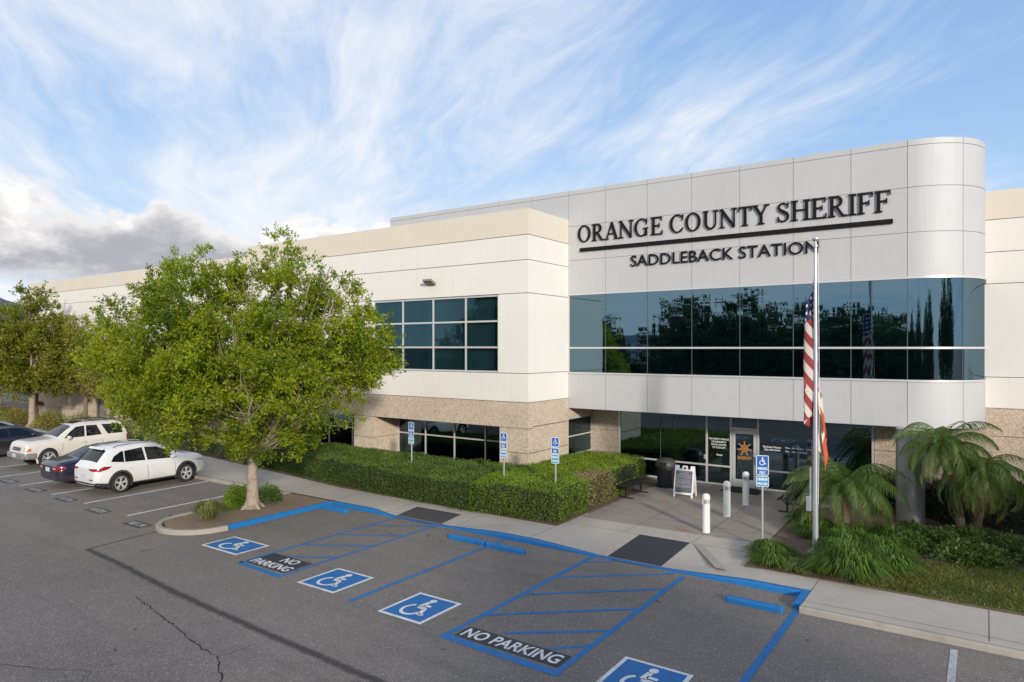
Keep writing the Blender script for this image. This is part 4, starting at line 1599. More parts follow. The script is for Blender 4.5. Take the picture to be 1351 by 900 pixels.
def glyph(ch):
    """returns (advance, [strokes as (pts, widths)])"""
    s = []

    def st(pts, w):
        s.append((pts, w if isinstance(w, (list, tuple)) else [w] * len(pts)))

    def serif(x, y, w=0.30):
        st([(x - w / 2, y + (SF / 2 if y < 0.5 else -SF / 2)), (x + w / 2, y + (SF / 2 if y < 0.5 else -SF / 2))], SF)

    def stem(x, w=TK, y0=0, y1=1, sv=0.32):
        st([(x, y0), (x, y1)], w)
        if sv:
            serif(x, 0, sv)
            serif(x, 1, sv)

    if ch == 'O':
        p, w = ell(0.42, 0.5, 0.345, 0.475, 0, 360, 36)
        st(p, w)
        return 0.92, s
    if ch == 'C' or ch == 'G':
        p, w = ell(0.44, 0.5, 0.355, 0.475, 50, 310, 30)
        st(p, w)
        st([(0.72, 0.66), (0.74, 0.98)], [0.05, 0.09])
        if ch == 'C':
            st([(0.66, 0.13), (0.76, 0.26)], [0.09, 0.05])
            return 0.88, s
        st([(0.70, 0.03), (0.70, 0.45)], 0.15)
        st([(0.54, 0.45), (0.84, 0.45)], SF)
        return 0.97, s
    if ch == 'R':
        stem(0.17)
        st([(0.17, 0.965), (0.38, 0.965)], SF)
        p, w = ell(0.36, 0.74, 0.20, 0.235, 90, -90, 14)
        st(p, w)
        st([(0.17, 0.50), (0.38, 0.50)], SF)
        st([(0.36, 0.50), (0.62, 0.06), (0.72, 0.035), (0.84, 0.035)], [0.12, 0.15, 0.10, 0.07])
        return 0.86, s
    if ch == 'A':
        st([(0.10, 0.02), (0.42, 1.0)], 0.075)
        st([(0.40, 1.0), (0.72, 0.02)], TK)
        st([(0.20, 0.33), (0.62, 0.33)], 0.065)
        serif(0.10, 0, 0.26)
        serif(0.73, 0, 0.32)
        return 0.85, s
    if ch == 'N':
        st([(0.15, 0), (0.15, 1)], 0.08)
        serif(0.15, 0, 0.28)
        st([(0.12, 0.98), (0.76, 0.02)], TK)
        st([(0.02, 0.965), (0.2, 0.965)], SF)
        st([(0.77, 0.0), (0.77, 1)], 0.08)
        serif(0.77, 1, 0.28)
        return 0.96, s
    if ch == 'E' or ch == 'F':
        stem(0.17)
        st([(0.17, 0.965), (0.64, 0.965)], SF)
        st([(0.64, 0.78), (0.62, 1.0)], [0.04, 0.09])
        st([(0.2, 0.52), (0.50, 0.52)], SF)
        st([(0.50, 0.40), (0.50, 0.64)], 0.06)
        if ch == 'E':
            st([(0.17, 0.035), (0.66, 0.035)], SF)
            st([(0.65, 0.0), (0.69, 0.24)], [0.09, 0.04])
            return 0.76, s
        return 0.72, s
    if ch == 'U':
        st([(0.19, 1), (0.19, 0.36)], TK)
        serif(0.19, 1)
        p, w = ell(0.45, 0.36, 0.26, 0.32, 180, 360, 16, lambda t: TK * (1 - t) + 0.08 * t)
        st(p, w)
        st([(0.71, 0.36), (0.71, 1)], 0.08)
        serif(0.71, 1, 0.28)
        return 0.90, s
    if ch == 'T':
        stem(0.36)
        st([(0.04, 0.965), (0.68, 0.965)], SF)
        st([(0.05, 0.76), (0.08, 1.0)], [0.04, 0.09])
        st([(0.67, 0.76), (0.64, 1.0)], [0.04, 0.09])
        return 0.74, s
    if ch == 'Y':
        st([(0.10, 0.98), (0.41, 0.45)], TK)
        st([(0.68, 0.98), (0.41, 0.45)], 0.08)
        st([(0.41, 0.0), (0.41, 0.5)], TK)
        serif(0.41, 0, 0.34)
        serif(0.12, 1, 0.30)
        serif(0.68, 1, 0.26)
        return 0.80, s
    if ch == 'S':
        pts = [(0.53, 0.74), (0.50, 0.88), (0.36, 0.955), (0.22, 0.93), (0.13, 0.83), (0.12, 0.72), (0.19, 0.61), (0.34, 0.52), (0.49, 0.42), (0.55, 0.30), (0.53, 0.15), (0.42, 0.05), (0.28, 0.04), (0.14, 0.11), (0.10, 0.27)]
        ws = [0.05, 0.07, 0.075, 0.09, 0.12, 0.14, 0.17, 0.19, 0.18, 0.15, 0.12, 0.09, 0.075, 0.07, 0.05]
        st(pts, ws)
        st([(0.55, 0.70), (0.55, 0.98)], [0.04, 0.06])
        st([(0.09, 0.02), (0.09, 0.30)], [0.06, 0.04])
        return 0.68, s
    if ch == 'H':
        stem(0.17)
        stem(0.73)
        st([(0.2, 0.52), (0.7, 0.52)], SF)
        return 0.92, s
    if ch == 'I':
        stem(0.18)
        return 0.38, s
    return 0.34, s


sign = 'ORANGE COUNTY SHERIFF'
tot = sum(glyph(c)[0] for c in sign)
X0, X1, ZB0, HT = -12.95, -2.28, 9.27, 0.64
kx = (X1 - X0) / tot
cxp = X0
for ch in sign:
    adv, sts = glyph(ch)
    if sts:
        mb = MB()
        for q, (pts, ws) in enumerate(sts):
            # thicken across proportionally
            P_ = [(cxp + p[0] * kx, ZB0 + p[1] * HT) for p in pts]
            Lp, Rp = stroke2d(P_, [w_ * HT * 0.90 for w_ in ws])
            n = len(P_)
            yf = YS - 0.062 - 0.0012 * q
            yb = YS - 0.025
            vs = [(p[0], yf, p[1]) for p in Lp] + [(p[0], yf, p[1]) for p in Rp] + [(p[0], yb, p[1]) for p in Lp] + [(p[0], yb, p[1]) for p in Rp]
            fs = []
            for i in range(n - 1):
                fs += [(i, n + i, n + i + 1, i + 1), (2 * n + i, 2 * n + i + 1, 3 * n + i + 1, 3 * n + i), (i, i + 1, 2 * n + i + 1, 2 * n + i), (n + i, 3 * n + i, 3 * n + i + 1, n + i + 1)]
            fs += [(0, 2 * n, 3 * n, n), (n - 1, 2 * n - 1, 4 * n - 1, 3 * n - 1)]
            mb.add(vs, fs)
        mb.build('sign_letter', M['black'], bld)
    cxp += adv * kx
MB().box(-12.86, -2.26, YS - 0.06, YS - 0.02, 8.905, 9.045).build('sign_underline', M['black'], bld)
mx = Matrix.Translation((-7.52, YS - 0.05, 8.39)) @ Matrix.Rotation(R(90), 4, 'X')
text_obj('sign_lettering', 'SADDLEBACK STATION', 0.5, mx, M['black'], bld, extrude=0.016, fit=(6.42, 0.40), bold=0.002)

# wall light on the white block
wl = MB()
wl.obox((-17.95, YB - 0.16, 7.78), (1, 0, 0), (0, math.cos(R(-28)), math.sin(R(-28))), (0, -math.sin(R(-28)), math.cos(R(-28))), 0.22, 0.17, 0.045)
wlo = wl.build('wall_light', M['lampbody'], bld)
wl = MB()
wl.obox((-17.95, YB - 0.16 - 0.02, 7.735), (1, 0, 0), (0, math.cos(R(-28)), math.sin(R(-28))), (0, -math.sin(R(-28)), math.cos(R(-28))), 0.18, 0.13, 0.012)
wl.build('lens', M['lampglass'], wlo)

# ------------------------------------------------------------------ STREET THINGS
# wheel stops


def wheel_stop(x0, x1, y, lab, grp='blue concrete wheel stops'):
    t = MB()
    prof = [(-0.085, 0), (-0.075, 0.08), (-0.045, 0.115), (0.045, 0.115), (0.075, 0.08), (0.085, 0)]
    xs = [x0, x0 + 0.03, x1 - 0.03, x1]
    sc = [0.8, 1, 1, 0.8]
    vs = [(x, y + u * s_, 0.002 + z * s_) for x, s_ in zip(xs, sc) for u, z in prof]
    k = 6
    fs = [(i * k + j, i * k + j + 1, (i + 1) * k + j + 1, (i + 1) * k + j) for i in range(3) for j in range(k - 1)]
    fs += [tuple(range(k)), tuple(3 * k + j for j in range(k)), ]
    t.add(vs, fs)
    o = t.build('wheel_stop', M['kerb_blue'])
    tag(o, lab, 'wheel stop', grp)


wheel_stop(-17.7, -16.5, 14.72, 'blue wheel stop touching the blue island kerb near the tree')
wheel_stop(-12.05, -10.83, 14.38, 'left one of the blue wheel stop pair meeting at the middle stall line')
wheel_stop(-10.75, -9.55, 14.33, 'right one of the blue wheel stop pair meeting at the middle stall line')
wheel_stop(-4.38, -3.26, 14.05, 'short blue wheel stop by the kerb corner below the flagpole')

# bollard lights
bp = thing('bollard', '', 'bollard', group='white bollards in front of the doors')
mb = MB().lathe((0, 0, 0), [(0.105, 0.0), (0.105, 0.80)], 28)
mb.build('post', M['bol'], bp, smooth=True)
mb = MB()
mb.lathe((0, 0, 0), [(0.085, 0.80), (0.085, 0.92)], 24)
mb.build('lamp', M['black_pl'], bp, smooth=True)
mb = MB()
for z in (0.815, 0.845, 0.875, 0.903):
    mb.lathe((0, 0, 0), [(0.104, z), (0.104, z + 0.010)], 24)
for k in range(4):
    a = R(45 + 90 * k)
    mb.bar((0.095 * math.cos(a), 0.095 * math.sin(a), 0.79), (0.095 * math.cos(a), 0.095 * math.sin(a), 0.93), 0.025, 0.025)
mb.build('louvre', M['bol'], bp, smooth=True)
mb = MB().lathe((0, 0, 0), [(0.108, 0.92), (0.108, 0.965), (0.10, 1.01), (0.08, 1.045), (0.045, 1.065), (0.005, 1.07)], 28)
mb.build('cap', M['bol'], bp, smooth=True)
for i, (x, y, lb) in enumerate(((-6.32, 18.5, 'white bollard nearest the dark ramp pad, furthest from the doors'),
                                (-6.40, 20.6, 'white bollard in the middle of the row of three'),
                                (-6.38, 22.5, 'white bollard nearest the glass entrance door'))):
    place(bp, (x, y, 0.124), 0, lb, first=(i == 0))

# accessible parking signs
def park_sign(x, y, zt, w, lab, base=0.1, gap=0.02, h1=0.50, h2=0.28, rot=R(0)):
    t = thing('parking_sign', lab, 'sign', (x, y, base), rot, 'blue accessible parking signs')
    H = zt - base
    mb = MB().tube([(0, 0, 0), (0, 0, H - 0.05)], 0.028, 10)
    mb.build('post', M['galv'], t, smooth=True)

    def plate(z0, z1, m, name):
        mb = MB()
        r = 0.03
        pts = []
        for cx_, cz_, a0 in ((w / 2 - r, z1 - r, 0), (-w / 2 + r, z1 - r, 90), (-w / 2 + r, z0 + r, 180), (w / 2 - r, z0 + r, 270)):
            for k in range(4):
                a = R(a0 + k * 30)
                pts.append((cx_ + r * math.cos(a), cz_ + r * math.sin(a)))
        n = len(pts)
        mb.add([(p[0], -0.034, p[1]) for p in pts] + [(p[0], -0.030, p[1]) for p in pts], [tuple(range(n)), tuple(range(2 * n - 1, n - 1, -1))] + [(i, (i + 1) % n, n + (i + 1) % n, n + i) for i in range(n)])
        pl_ = mb.build(name, M['sign_white'], t)
        b = 0.016
        mb = MB()
        mb.box(-w / 2 + b, w / 2 - b, -0.0365, -0.0345, z0 + b, z1 - b)
        mb.build('blue_field', m, pl_)
        return pl_
    a = plate(H - h1, H, M['sign_blue'], 'sign_plate')
    mb = MB()
    sc = min(w * 0.78, h1 * 0.5)
    cz = H - 0.03 - sc / 2
    f = lambda u, v: (u * sc, -0.038, cz + v * sc)
    isa_symbol(lambda p, ww: ribbon_into(mb, p, ww * 1.1, f), lambda p: mb.add([f(*q) for q in p], [tuple(range(len(p)))]))
    mb.build('wheelchair_symbol', M['letter_w'], a, fix=False)
    RX_ = Matrix.Rotation(R(90), 4, 'X')
    hh = (h1 - sc - 0.07) / 2
    for i, s_ in enumerate(('PARKING', 'ONLY')):
        text_obj('lettering', s_, 0.1, Matrix.Translation((0, -0.038, H - 0.05 - sc - hh * (i + 0.5))) @ RX_, M['letter_w'], a, fit=(w * (0.78, 0.5)[i], hh * 0.75), bold=0.003)
    b = plate(H - h1 - gap - h2, H - h1 - gap, M['sign_cyan'], 'sign_plate')
    for i, s_ in enumerate(('MINIMUM', 'FINE $250')):
        text_obj('lettering', s_, 0.1, Matrix.Translation((0, -0.038, H - h1 - gap - h2 * (0.30 + 0.42 * i))) @ RX_, M['letter_w'], b, fit=(w * 0.76, h2 * 0.27), bold=0.003)
    return t


park_sign(-4.66, 17.9, 2.47, 0.30, 'blue parking only sign on a grey post beside the plaza and grass', 0.12, rot=R(18))
park_sign(-10.78, 17.89, 2.47, 0.25, 'blue parking sign over the hedge corner before the stone pier', 0.12, rot=R(10))
park_sign(-12.72, 17.9, 2.47, 0.24, 'blue parking sign on thin post above the hedge at the stone corner', 0.12, rot=R(10))
park_sign(-17.33, 18.53, 2.47, 0.24, 'blue parking sign in front of the recessed ground floor window', 0.12, rot=R(10))

# trash can
tc_ = thing('trash_can', 'round black litter bin with domed top beside the glass', 'trash can', (-9.62, 23.75, 0.124))
mb = MB().lathe((0, 0, 0), [(0.36, 0.0), (0.36, 0.035), (0.27, 0.05), (0.27, 0.08)], 28)
mb.build('base', M['black_pl'], tc_, smooth=True)
mb = MB().lathe((0, 0, 0), [(0.29, 0.06), (0.325, 0.68), (0.345, 0.70), (0.345, 0.74)], 28)
mb.build('body', M['black_pl'], tc_, smooth=True)
mb = MB().lathe((0, 0, 0), [(0.36, 0.74), (0.375, 0.78), (0.375, 0.82), (0.33, 0.96), (0.24, 1.03), (0.08, 1.05), (0.01, 1.05)], 28)
mb.build('lid', mat('bin_lid', (0.05, 0.052, 0.055), 0.5), tc_, smooth=True)
mb = MB().box(-0.16, 0.16, -0.40, -0.25, 0.80, 0.93)
mb.build('opening', M['rubber'], tc_)

# A-frame sign
af = thing('sandwich_board', 'white folding A-frame sign with grey printed panel on the plaza', 'sandwich board', (-8.45, 22.60, 0.124), R(4))
for s_, nm in ((-1, 'front_panel'), (1, 'rear_panel')):
    tilt = R(13) * s_
    axz = Vector((0, -math.sin(tilt), math.cos(tilt)))
    axy = Vector((0, math.cos(tilt), math.sin(tilt)))
    basep = Vector((0, 0.27 * s_, 0))
    mb = MB()

    def bx(u0, u1, z0, z1, d=0.02, o=0.0, mb=mb):
        c = basep + axz * ((z0 + z1) / 2) + Vector(((u0 + u1) / 2, 0, 0)) + axy * o
        mb.obox(c, (1, 0, 0), axy, axz, (u1 - u0) / 2, d, (z1 - z0) / 2)
    bx(-0.33, -0.27, 0.0, 0.12)
    bx(0.27, 0.33, 0.0, 0.12)
    bx(-0.33, 0.33, 0.10, 0.94)
    bx(-0.33, -0.20, 0.94, 1.06)
    bx(0.20, 0.33, 0.94, 1.06)
    bx(-0.08, -0.05, 0.94, 1.03)
    bx(0.05, 0.08, 0.94, 1.03)
    bx(-0.08, 0.08, 1.02, 1.06)
    pn = mb.build(nm, M['white_pl'], af, bevel=0.006)
    if s_ < 0:
        mb2 = MB()
        bx(-0.285, 0.285, 0.17, 0.90, 0.003, -0.024, mb2)
        bd = mb2.build('notice', M['board'], pn)
        mb2 = MB()
        rr = random.Random(4)
        z = 0.85
        k = 0
        while z > 0.34:
            hw = 0.17 if k in (0, 1) else 0.25
            hgt = 0.011 if k in (0, 1) else 0.007
            u = -hw
            while u < hw - 0.02:
                l_ = rr.uniform(0.02, 0.07)
                bx(u, min(u + l_, hw), z - hgt, z + hgt, 0.001, -0.0285, mb2)
                u += l_ + 0.012
            z -= 0.034 if k % 5 else 0.055
            k += 1
        mb2.build('lettering', M['letter_g'], bd)

# door mat
tag(MB().box(-7.75, -6.45, 24.15, 25.02, 0.125, 0.137).build('door_mat', M['mat_black']), 'black door mat in front of the glass entrance door', 'door mat')


# benches
def bench(loc, rot, label):
    t = thing('bench', label, 'bench', loc, rot, 'black metal benches by the entrance')
    mb = MB()
    for i in range(7):
        y = -0.20 + i * 0.065
        mb.box(-0.9, 0.9, y, y + 0.045, 0.43, 0.445)
    mb.box(-0.9, 0.9, -0.235, -0.21, 0.40, 0.445)
    mb.build('seat', M['black_met'], t)
    mb = MB()
    for i in range(6):
        z = 0.52 + i * 0.062
        y = 0.26 + (z - 0.45) * 0.25
        mb.obox((0, y, z), (1, 0, 0), (0, 0.97, 0.24), (0, -0.24, 0.97), 0.9, 0.006, 0.022)
    mb.tube([(-0.9, 0.38, 0.90), (0.9, 0.38, 0.90)], 0.018)
    for x in (-0.88, 0, 0.88):
        mb.bar((x, 0.25, 0.42), (x, 0.375, 0.90), 0.03, 0.02)
    mb.build('backrest', M['black_met'], t)
    for x in (-0.6, 0.6):
        mb = MB()
        mb.bar((x, 0.0, 0.43), (x, 0.0, 0.03), 0.05, 0.05)
        mb.bar((x, -0.27, 0.018), (x, 0.30, 0.018), 0.06, 0.03)
        mb.bar((x, -0.18, 0.42), (x, 0.0, 0.22), 0.03, 0.03)
        mb.bar((x, 0.18, 0.42), (x, 0.0, 0.22), 0.03, 0.03)
        mb.build('leg', M['black_met'], t)
    return t


bench((-9.98, 21.75, 0.124), R(90), 'black slatted bench with its back to the hedge left of the plaza')
bench((-5.02, 22.75, 0.124), R(-90), 'black slatted bench half hidden by palm fronds right of the doors')

# flagpole
FX, FY = -3.47, 18.25
fp = thing('flagpole', 'tall silver flagpole standing in the grass bed', 'flagpole', (FX, FY, 0.12))
MB().lathe((0, 0, 0), [(0.20, 0.0), (0.19, 0.03), (0.13, 0.05), (0.10, 0.10), (0.085, 0.12)], 24).build('base_collar', M['polemet'], fp, smooth=True)
MB().tube([(0, 0, 0.05), (0, 0, 2.5), (0, 0, 5.0), (0, 0, 7.45)], [0.070, 0.063, 0.050, 0.034], 20).build('pole', M['polemet'], fp, smooth=True)
MB().lathe((0, 0, 7.45), [(0.035, 0), (0.035, 0.12), (0.055, 0.13), (0.055, 0.2), (0.03, 0.22), (0.03, 0.27)], 16).build('truck', M['galv'], fp, smooth=True)
MB().lathe((0, 0, 7.80), [(0.01, -0.09), (0.05, -0.07), (0.08, -0.03), (0.085, 0.0), (0.075, 0.03), (0.05, 0.06), (0.01, 0.075)], 18).build('finial', M['polemet'], fp, smooth=True)
MB().tube([(0.075, -0.05, 1.2), (0.10, -0.06, 4.0), (0.07, -0.04, 7.55)], 0.006, 5).build('halyard', M['white_pl'], fp)
MB().box(-0.20, -0.09, -0.10, 0.02, 1.02, 1.38).build('halyard_box', M['polemet'], fp, bevel=0.008)
MB().box(-0.128, -0.088, -0.06, -0.02, 1.3, 2.1).build('cleat_channel', M['polemet'], fp)


def flag_mat_us():
    m, t, p = new_mat('us_flag_cloth')
    uv = N(t, 'ShaderNodeTexCoord').outputs['UV']
    sep = N(t, 'ShaderNodeSeparateXYZ')
    L(t, uv, sep.inputs[0])
    u, v = sep.outputs[0], sep.outputs[1]
    f = math_n(t, 'FRACT', math_n(t, 'MULTIPLY', v, 6.5))
    st_ = math_n(t, 'LESS_THAN', f, 0.5)
    col = mixc(t, st_, (0.55, 0.50, 0.46, 1), (0.25, 0.03, 0.035, 1))
    can = math_n(t, 'MULTIPLY', math_n(t, 'LESS_THAN', u, 0.4), math_n(t, 'GREATER_THAN', v, 0.4615))
    # stars: dots on a lattice
    gu = math_n(t, 'SUBTRACT', math_n(t, 'FRACT', math_n(t, 'MULTIPLY', u, 27.5)), 0.5)
    gv = math_n(t, 'SUBTRACT', math_n(t, 'FRACT', math_n(t, 'MULTIPLY', v, 17.0)), 0.5)
    rr = math_n(t, 'ADD', math_n(t, 'MULTIPLY', gu, gu), math_n(t, 'MULTIPLY', gv, gv))
    par = math_n(t, 'MODULO', math_n(t, 'ADD', math_n(t, 'FLOOR', math_n(t, 'MULTIPLY', u, 27.5)), math_n(t, 'FLOOR', math_n(t, 'MULTIPLY', v, 17.0))), 2.0)
    dot = math_n(t, 'MULTIPLY', math_n(t, 'LESS_THAN', rr, 0.11), math_n(t, 'GREATER_THAN', par, 0.5))
    cc = mixc(t, dot, (0.015, 0.025, 0.10, 1), (0.7, 0.7, 0.7, 1))
    L(t, mixc(t, can, col, cc), p.inputs['Base Color'])
    p.inputs['Roughness'].default_value = 0.75
    return m


def flag_mat_ca():
    m, t, p = new_mat('state_flag_cloth')
    uv = N(t, 'ShaderNodeTexCoord').outputs['UV']
    sep = N(t, 'ShaderNodeSeparateXYZ')
    L(t, uv, sep.inputs[0])
    u, v = sep.outputs[0], sep.outputs[1]
    col = mixc(t, math_n(t, 'LESS_THAN', v, 0.30), (0.62, 0.58, 0.50, 1), (0.50, 0.085, 0.03, 1))
    du = math_n(t, 'DIVIDE', math_n(t, 'SUBTRACT', u, 0.5), 0.2)
    dv = math_n(t, 'DIVIDE', math_n(t, 'SUBTRACT', v, 0.58), 0.16)
    e = math_n(t, 'ADD', math_n(t, 'MULTIPLY', du, du), math_n(t, 'MULTIPLY', dv, dv))
    e = math_n(t, 'ADD', e, math_n(t, 'MULTIPLY', noise(t, uv, 9, 3), 0.8))
    col = mixc(t, math_n(t, 'LESS_THAN', e, 1.25), col, (0.13, 0.065, 0.035, 1))
    du = math_n(t, 'SUBTRACT', u, 0.14)
    dv = math_n(t, 'MULTIPLY', math_n(t, 'SUBTRACT', v, 0.82), 0.66)
    e = math_n(t, 'ADD', math_n(t, 'MULTIPLY', du, du), math_n(t, 'MULTIPLY', dv, dv))
    col = mixc(t, math_n(t, 'LESS_THAN', e, 0.004), col, (0.45, 0.04, 0.03, 1))
    L(t, col, p.inputs['Base Color'])
    p.inputs['Roughness'].default_value = 0.75
    return m


def limp_flag(name, label, mtl, ztop, hoist, fly, wid, seed, side=1):
    """a flag hanging without wind: fly end collapses down along the pole in folds"""
    nu, nv = 70, 26
    vs, fs, uvs = [], [], []
    rr = random.Random(seed)
    ph = rr.uniform(0, 6)
    for i in range(nu + 1):
        u = i / nu
        for j in range(nv + 1):
            v = j / nv
            # top edge droops first, lower edge hangs straight
            drop = fly * (0.93 * u ** (1.25 - 0.15 * v))
            zz = ztop - hoist * (1 - v) * (1 - 0.10 * u) - drop * (0.80 + 0.12 * v)
            env = math.sin(PI * min(1, u * 1.35) * 0.5) if u < 0.74 else 1.0
            fold = math.sin(u * 8.5 + ph + v * 7.5) * 0.55 + math.sin(u * 19 + v * 15.0 + ph * 2) * 0.38
            if side < 0:
                xo = -0.03 + wid * (0.35 + 0.65 * env) * 0.55 * fold - 0.05 * u
                yo = 0.10 + 0.10 * env * math.cos(u * 13 + v * 8 + ph)
            else:
                xo = 0.01 + wid * (0.18 + 0.62 * (1 - v) * (0.5 + 0.5 * env) + 0.20 * fold)
                yo = 0.02 + 0.07 * math.sin(u * 9 + v * 6 + ph)
            vs.append((xo, yo, zz))
            uvs.append((u, v))
    n = nv + 1
    for i in range(nu):
        for j in range(nv):
            fs.append((i * n + j, (i + 1) * n + j, (i + 1) * n + j + 1, i * n + j + 1))
    me = bpy.data.meshes.new(name)
    me.from_pydata(vs, [], fs)
    uvl = me.uv_layers.new()
    for li, lp in enumerate(me.loops):
        uvl.data[li].uv = uvs[lp.vertex_index]
    me.materials.append(mtl)
    me.polygons.foreach_set('use_smooth', [True] * len(me.polygons))
    o = bpy.data.objects.new(name, me)
    C.objects.link(o)
    sdm = o.modifiers.new('solid', 'SOLIDIFY')
    sdm.thickness = 0.004
    o.location = (FX, FY, 0)
    o.rotation_euler = (0, 0, R(30))
    tag(o, label, 'flag', 'flags on the pole')
    return o


limp_flag('national_flag', 'limp red white and blue flag with stars, upper one on the pole', flag_mat_us(), 6.95, 1.5, 3.2, 0.40, 3, side=-1)
limp_flag('state_flag', 'limp white and orange red flag hanging below the striped one', flag_mat_ca(), 4.45, 1.0, 1.9, 0.33, 11, side=1)

# ------------------------------------------------------------------ CARS


def carpaint(name, col, metal=0.0, rough=0.32):
    m, t, p = new_mat(name)
    p.inputs['Base Color'].default_value = (*col, 1)
    p.inputs['Metallic'].default_value = metal
    p.inputs['Roughness'].default_value = rough
    p.inputs['Coat Weight'].default_value = 0.8
    p.inputs['Coat Roughness'].default_value = 0.05
    co = objco(t)
    sep = N(t, 'ShaderNodeSeparateXYZ')
    L(t, co, sep.inputs[0])
    # road dust low on the body
    d = math_n(t, 'MULTIPLY', maprange(t, sep.outputs[2], 0.75, 0.2, 0.0, 0.4), noise(t, co, 4, 4, 0.6))
    L(t, mixc(t, d, (*col, 1), (0.25, 0.22, 0.19, 1)), p.inputs['Base Color'])
    return m


M['car_white'] = carpaint('pearl_white_paint', (0.70, 0.71, 0.72))
M['car_cream'] = carpaint('old_white_paint', (0.62, 0.59, 0.53))
M['car_blue'] = carpaint('dark_blue_paint', (0.010, 0.012, 0.040), 0.3)
M['car_black'] = carpaint('black_paint', (0.010, 0.010, 0.013))
M['car_silver'] = carpaint('silver_paint', (0.40, 0.41, 0.42), 0.6)
M['car_red'] = carpaint('dark_red_paint', (0.22, 0.015, 0.015), 0.1)
m, t, p = new_mat('car_glass')
p.inputs['Base Color'].default_value = (0.006, 0.008, 0.010, 1)
p.inputs['Roughness'].default_value = 0.04
p.inputs['Specular IOR Level'].default_value = 0.4
M['car_glass'] = m
M['clad'] = mat('grey_plastic_cladding', (0.035, 0.035, 0.037), 0.7)
M['clad_grey'] = mat('grey_bumper_paint', (0.20, 0.20, 0.21), 0.5)
M['tyre'] = mat('tyre_rubber', (0.022, 0.022, 0.023), 0.85)
M['alloy'] = mat('alloy_wheel', (0.58, 0.58, 0.58), 0.35, 0.35)
M['well'] = mat('wheel_well', (0.008, 0.008, 0.008), 0.9)
M['lamp_r'] = mat('red_tail_lamp', (0.28, 0.012, 0.014), 0.15, coat=0.5)
M['lamp_w'] = mat('clear_lamp', (0.55, 0.56, 0.57), 0.12, 0.3, coat=0.6)
M['lamp_o'] = mat('amber_lamp', (0.5, 0.16, 0.03), 0.2)
M['plate'] = mat('licence_plate', (0.55, 0.56, 0.58), 0.5)
M['chrome'] = mat('chrome', (0.6, 0.6, 0.6), 0.15, 0.95)
M['seam_d'] = mat('door_gap', (0.015, 0.015, 0.015), 0.8)


def interp(keys, x):
    if x <= keys[0][0]:
        return keys[0][1]
    for (a, va), (b, vb) in zip(keys[:-1], keys[1:]):
        if x <= b:
            return va + (vb - va) * (x - a) / (b - a)
    return keys[-1][1]


def in_poly(x, y, P_):
    c = False
    j = len(P_) - 1
    for i in range(len(P_)):
        if (P_[i][1] > y) != (P_[j][1] > y) and x < (P_[j][0] - P_[i][0]) * (y - P_[i][1]) / (P_[j][1] - P_[i][1]) + P_[i][0]:
            c = not c
        j = i
    return c


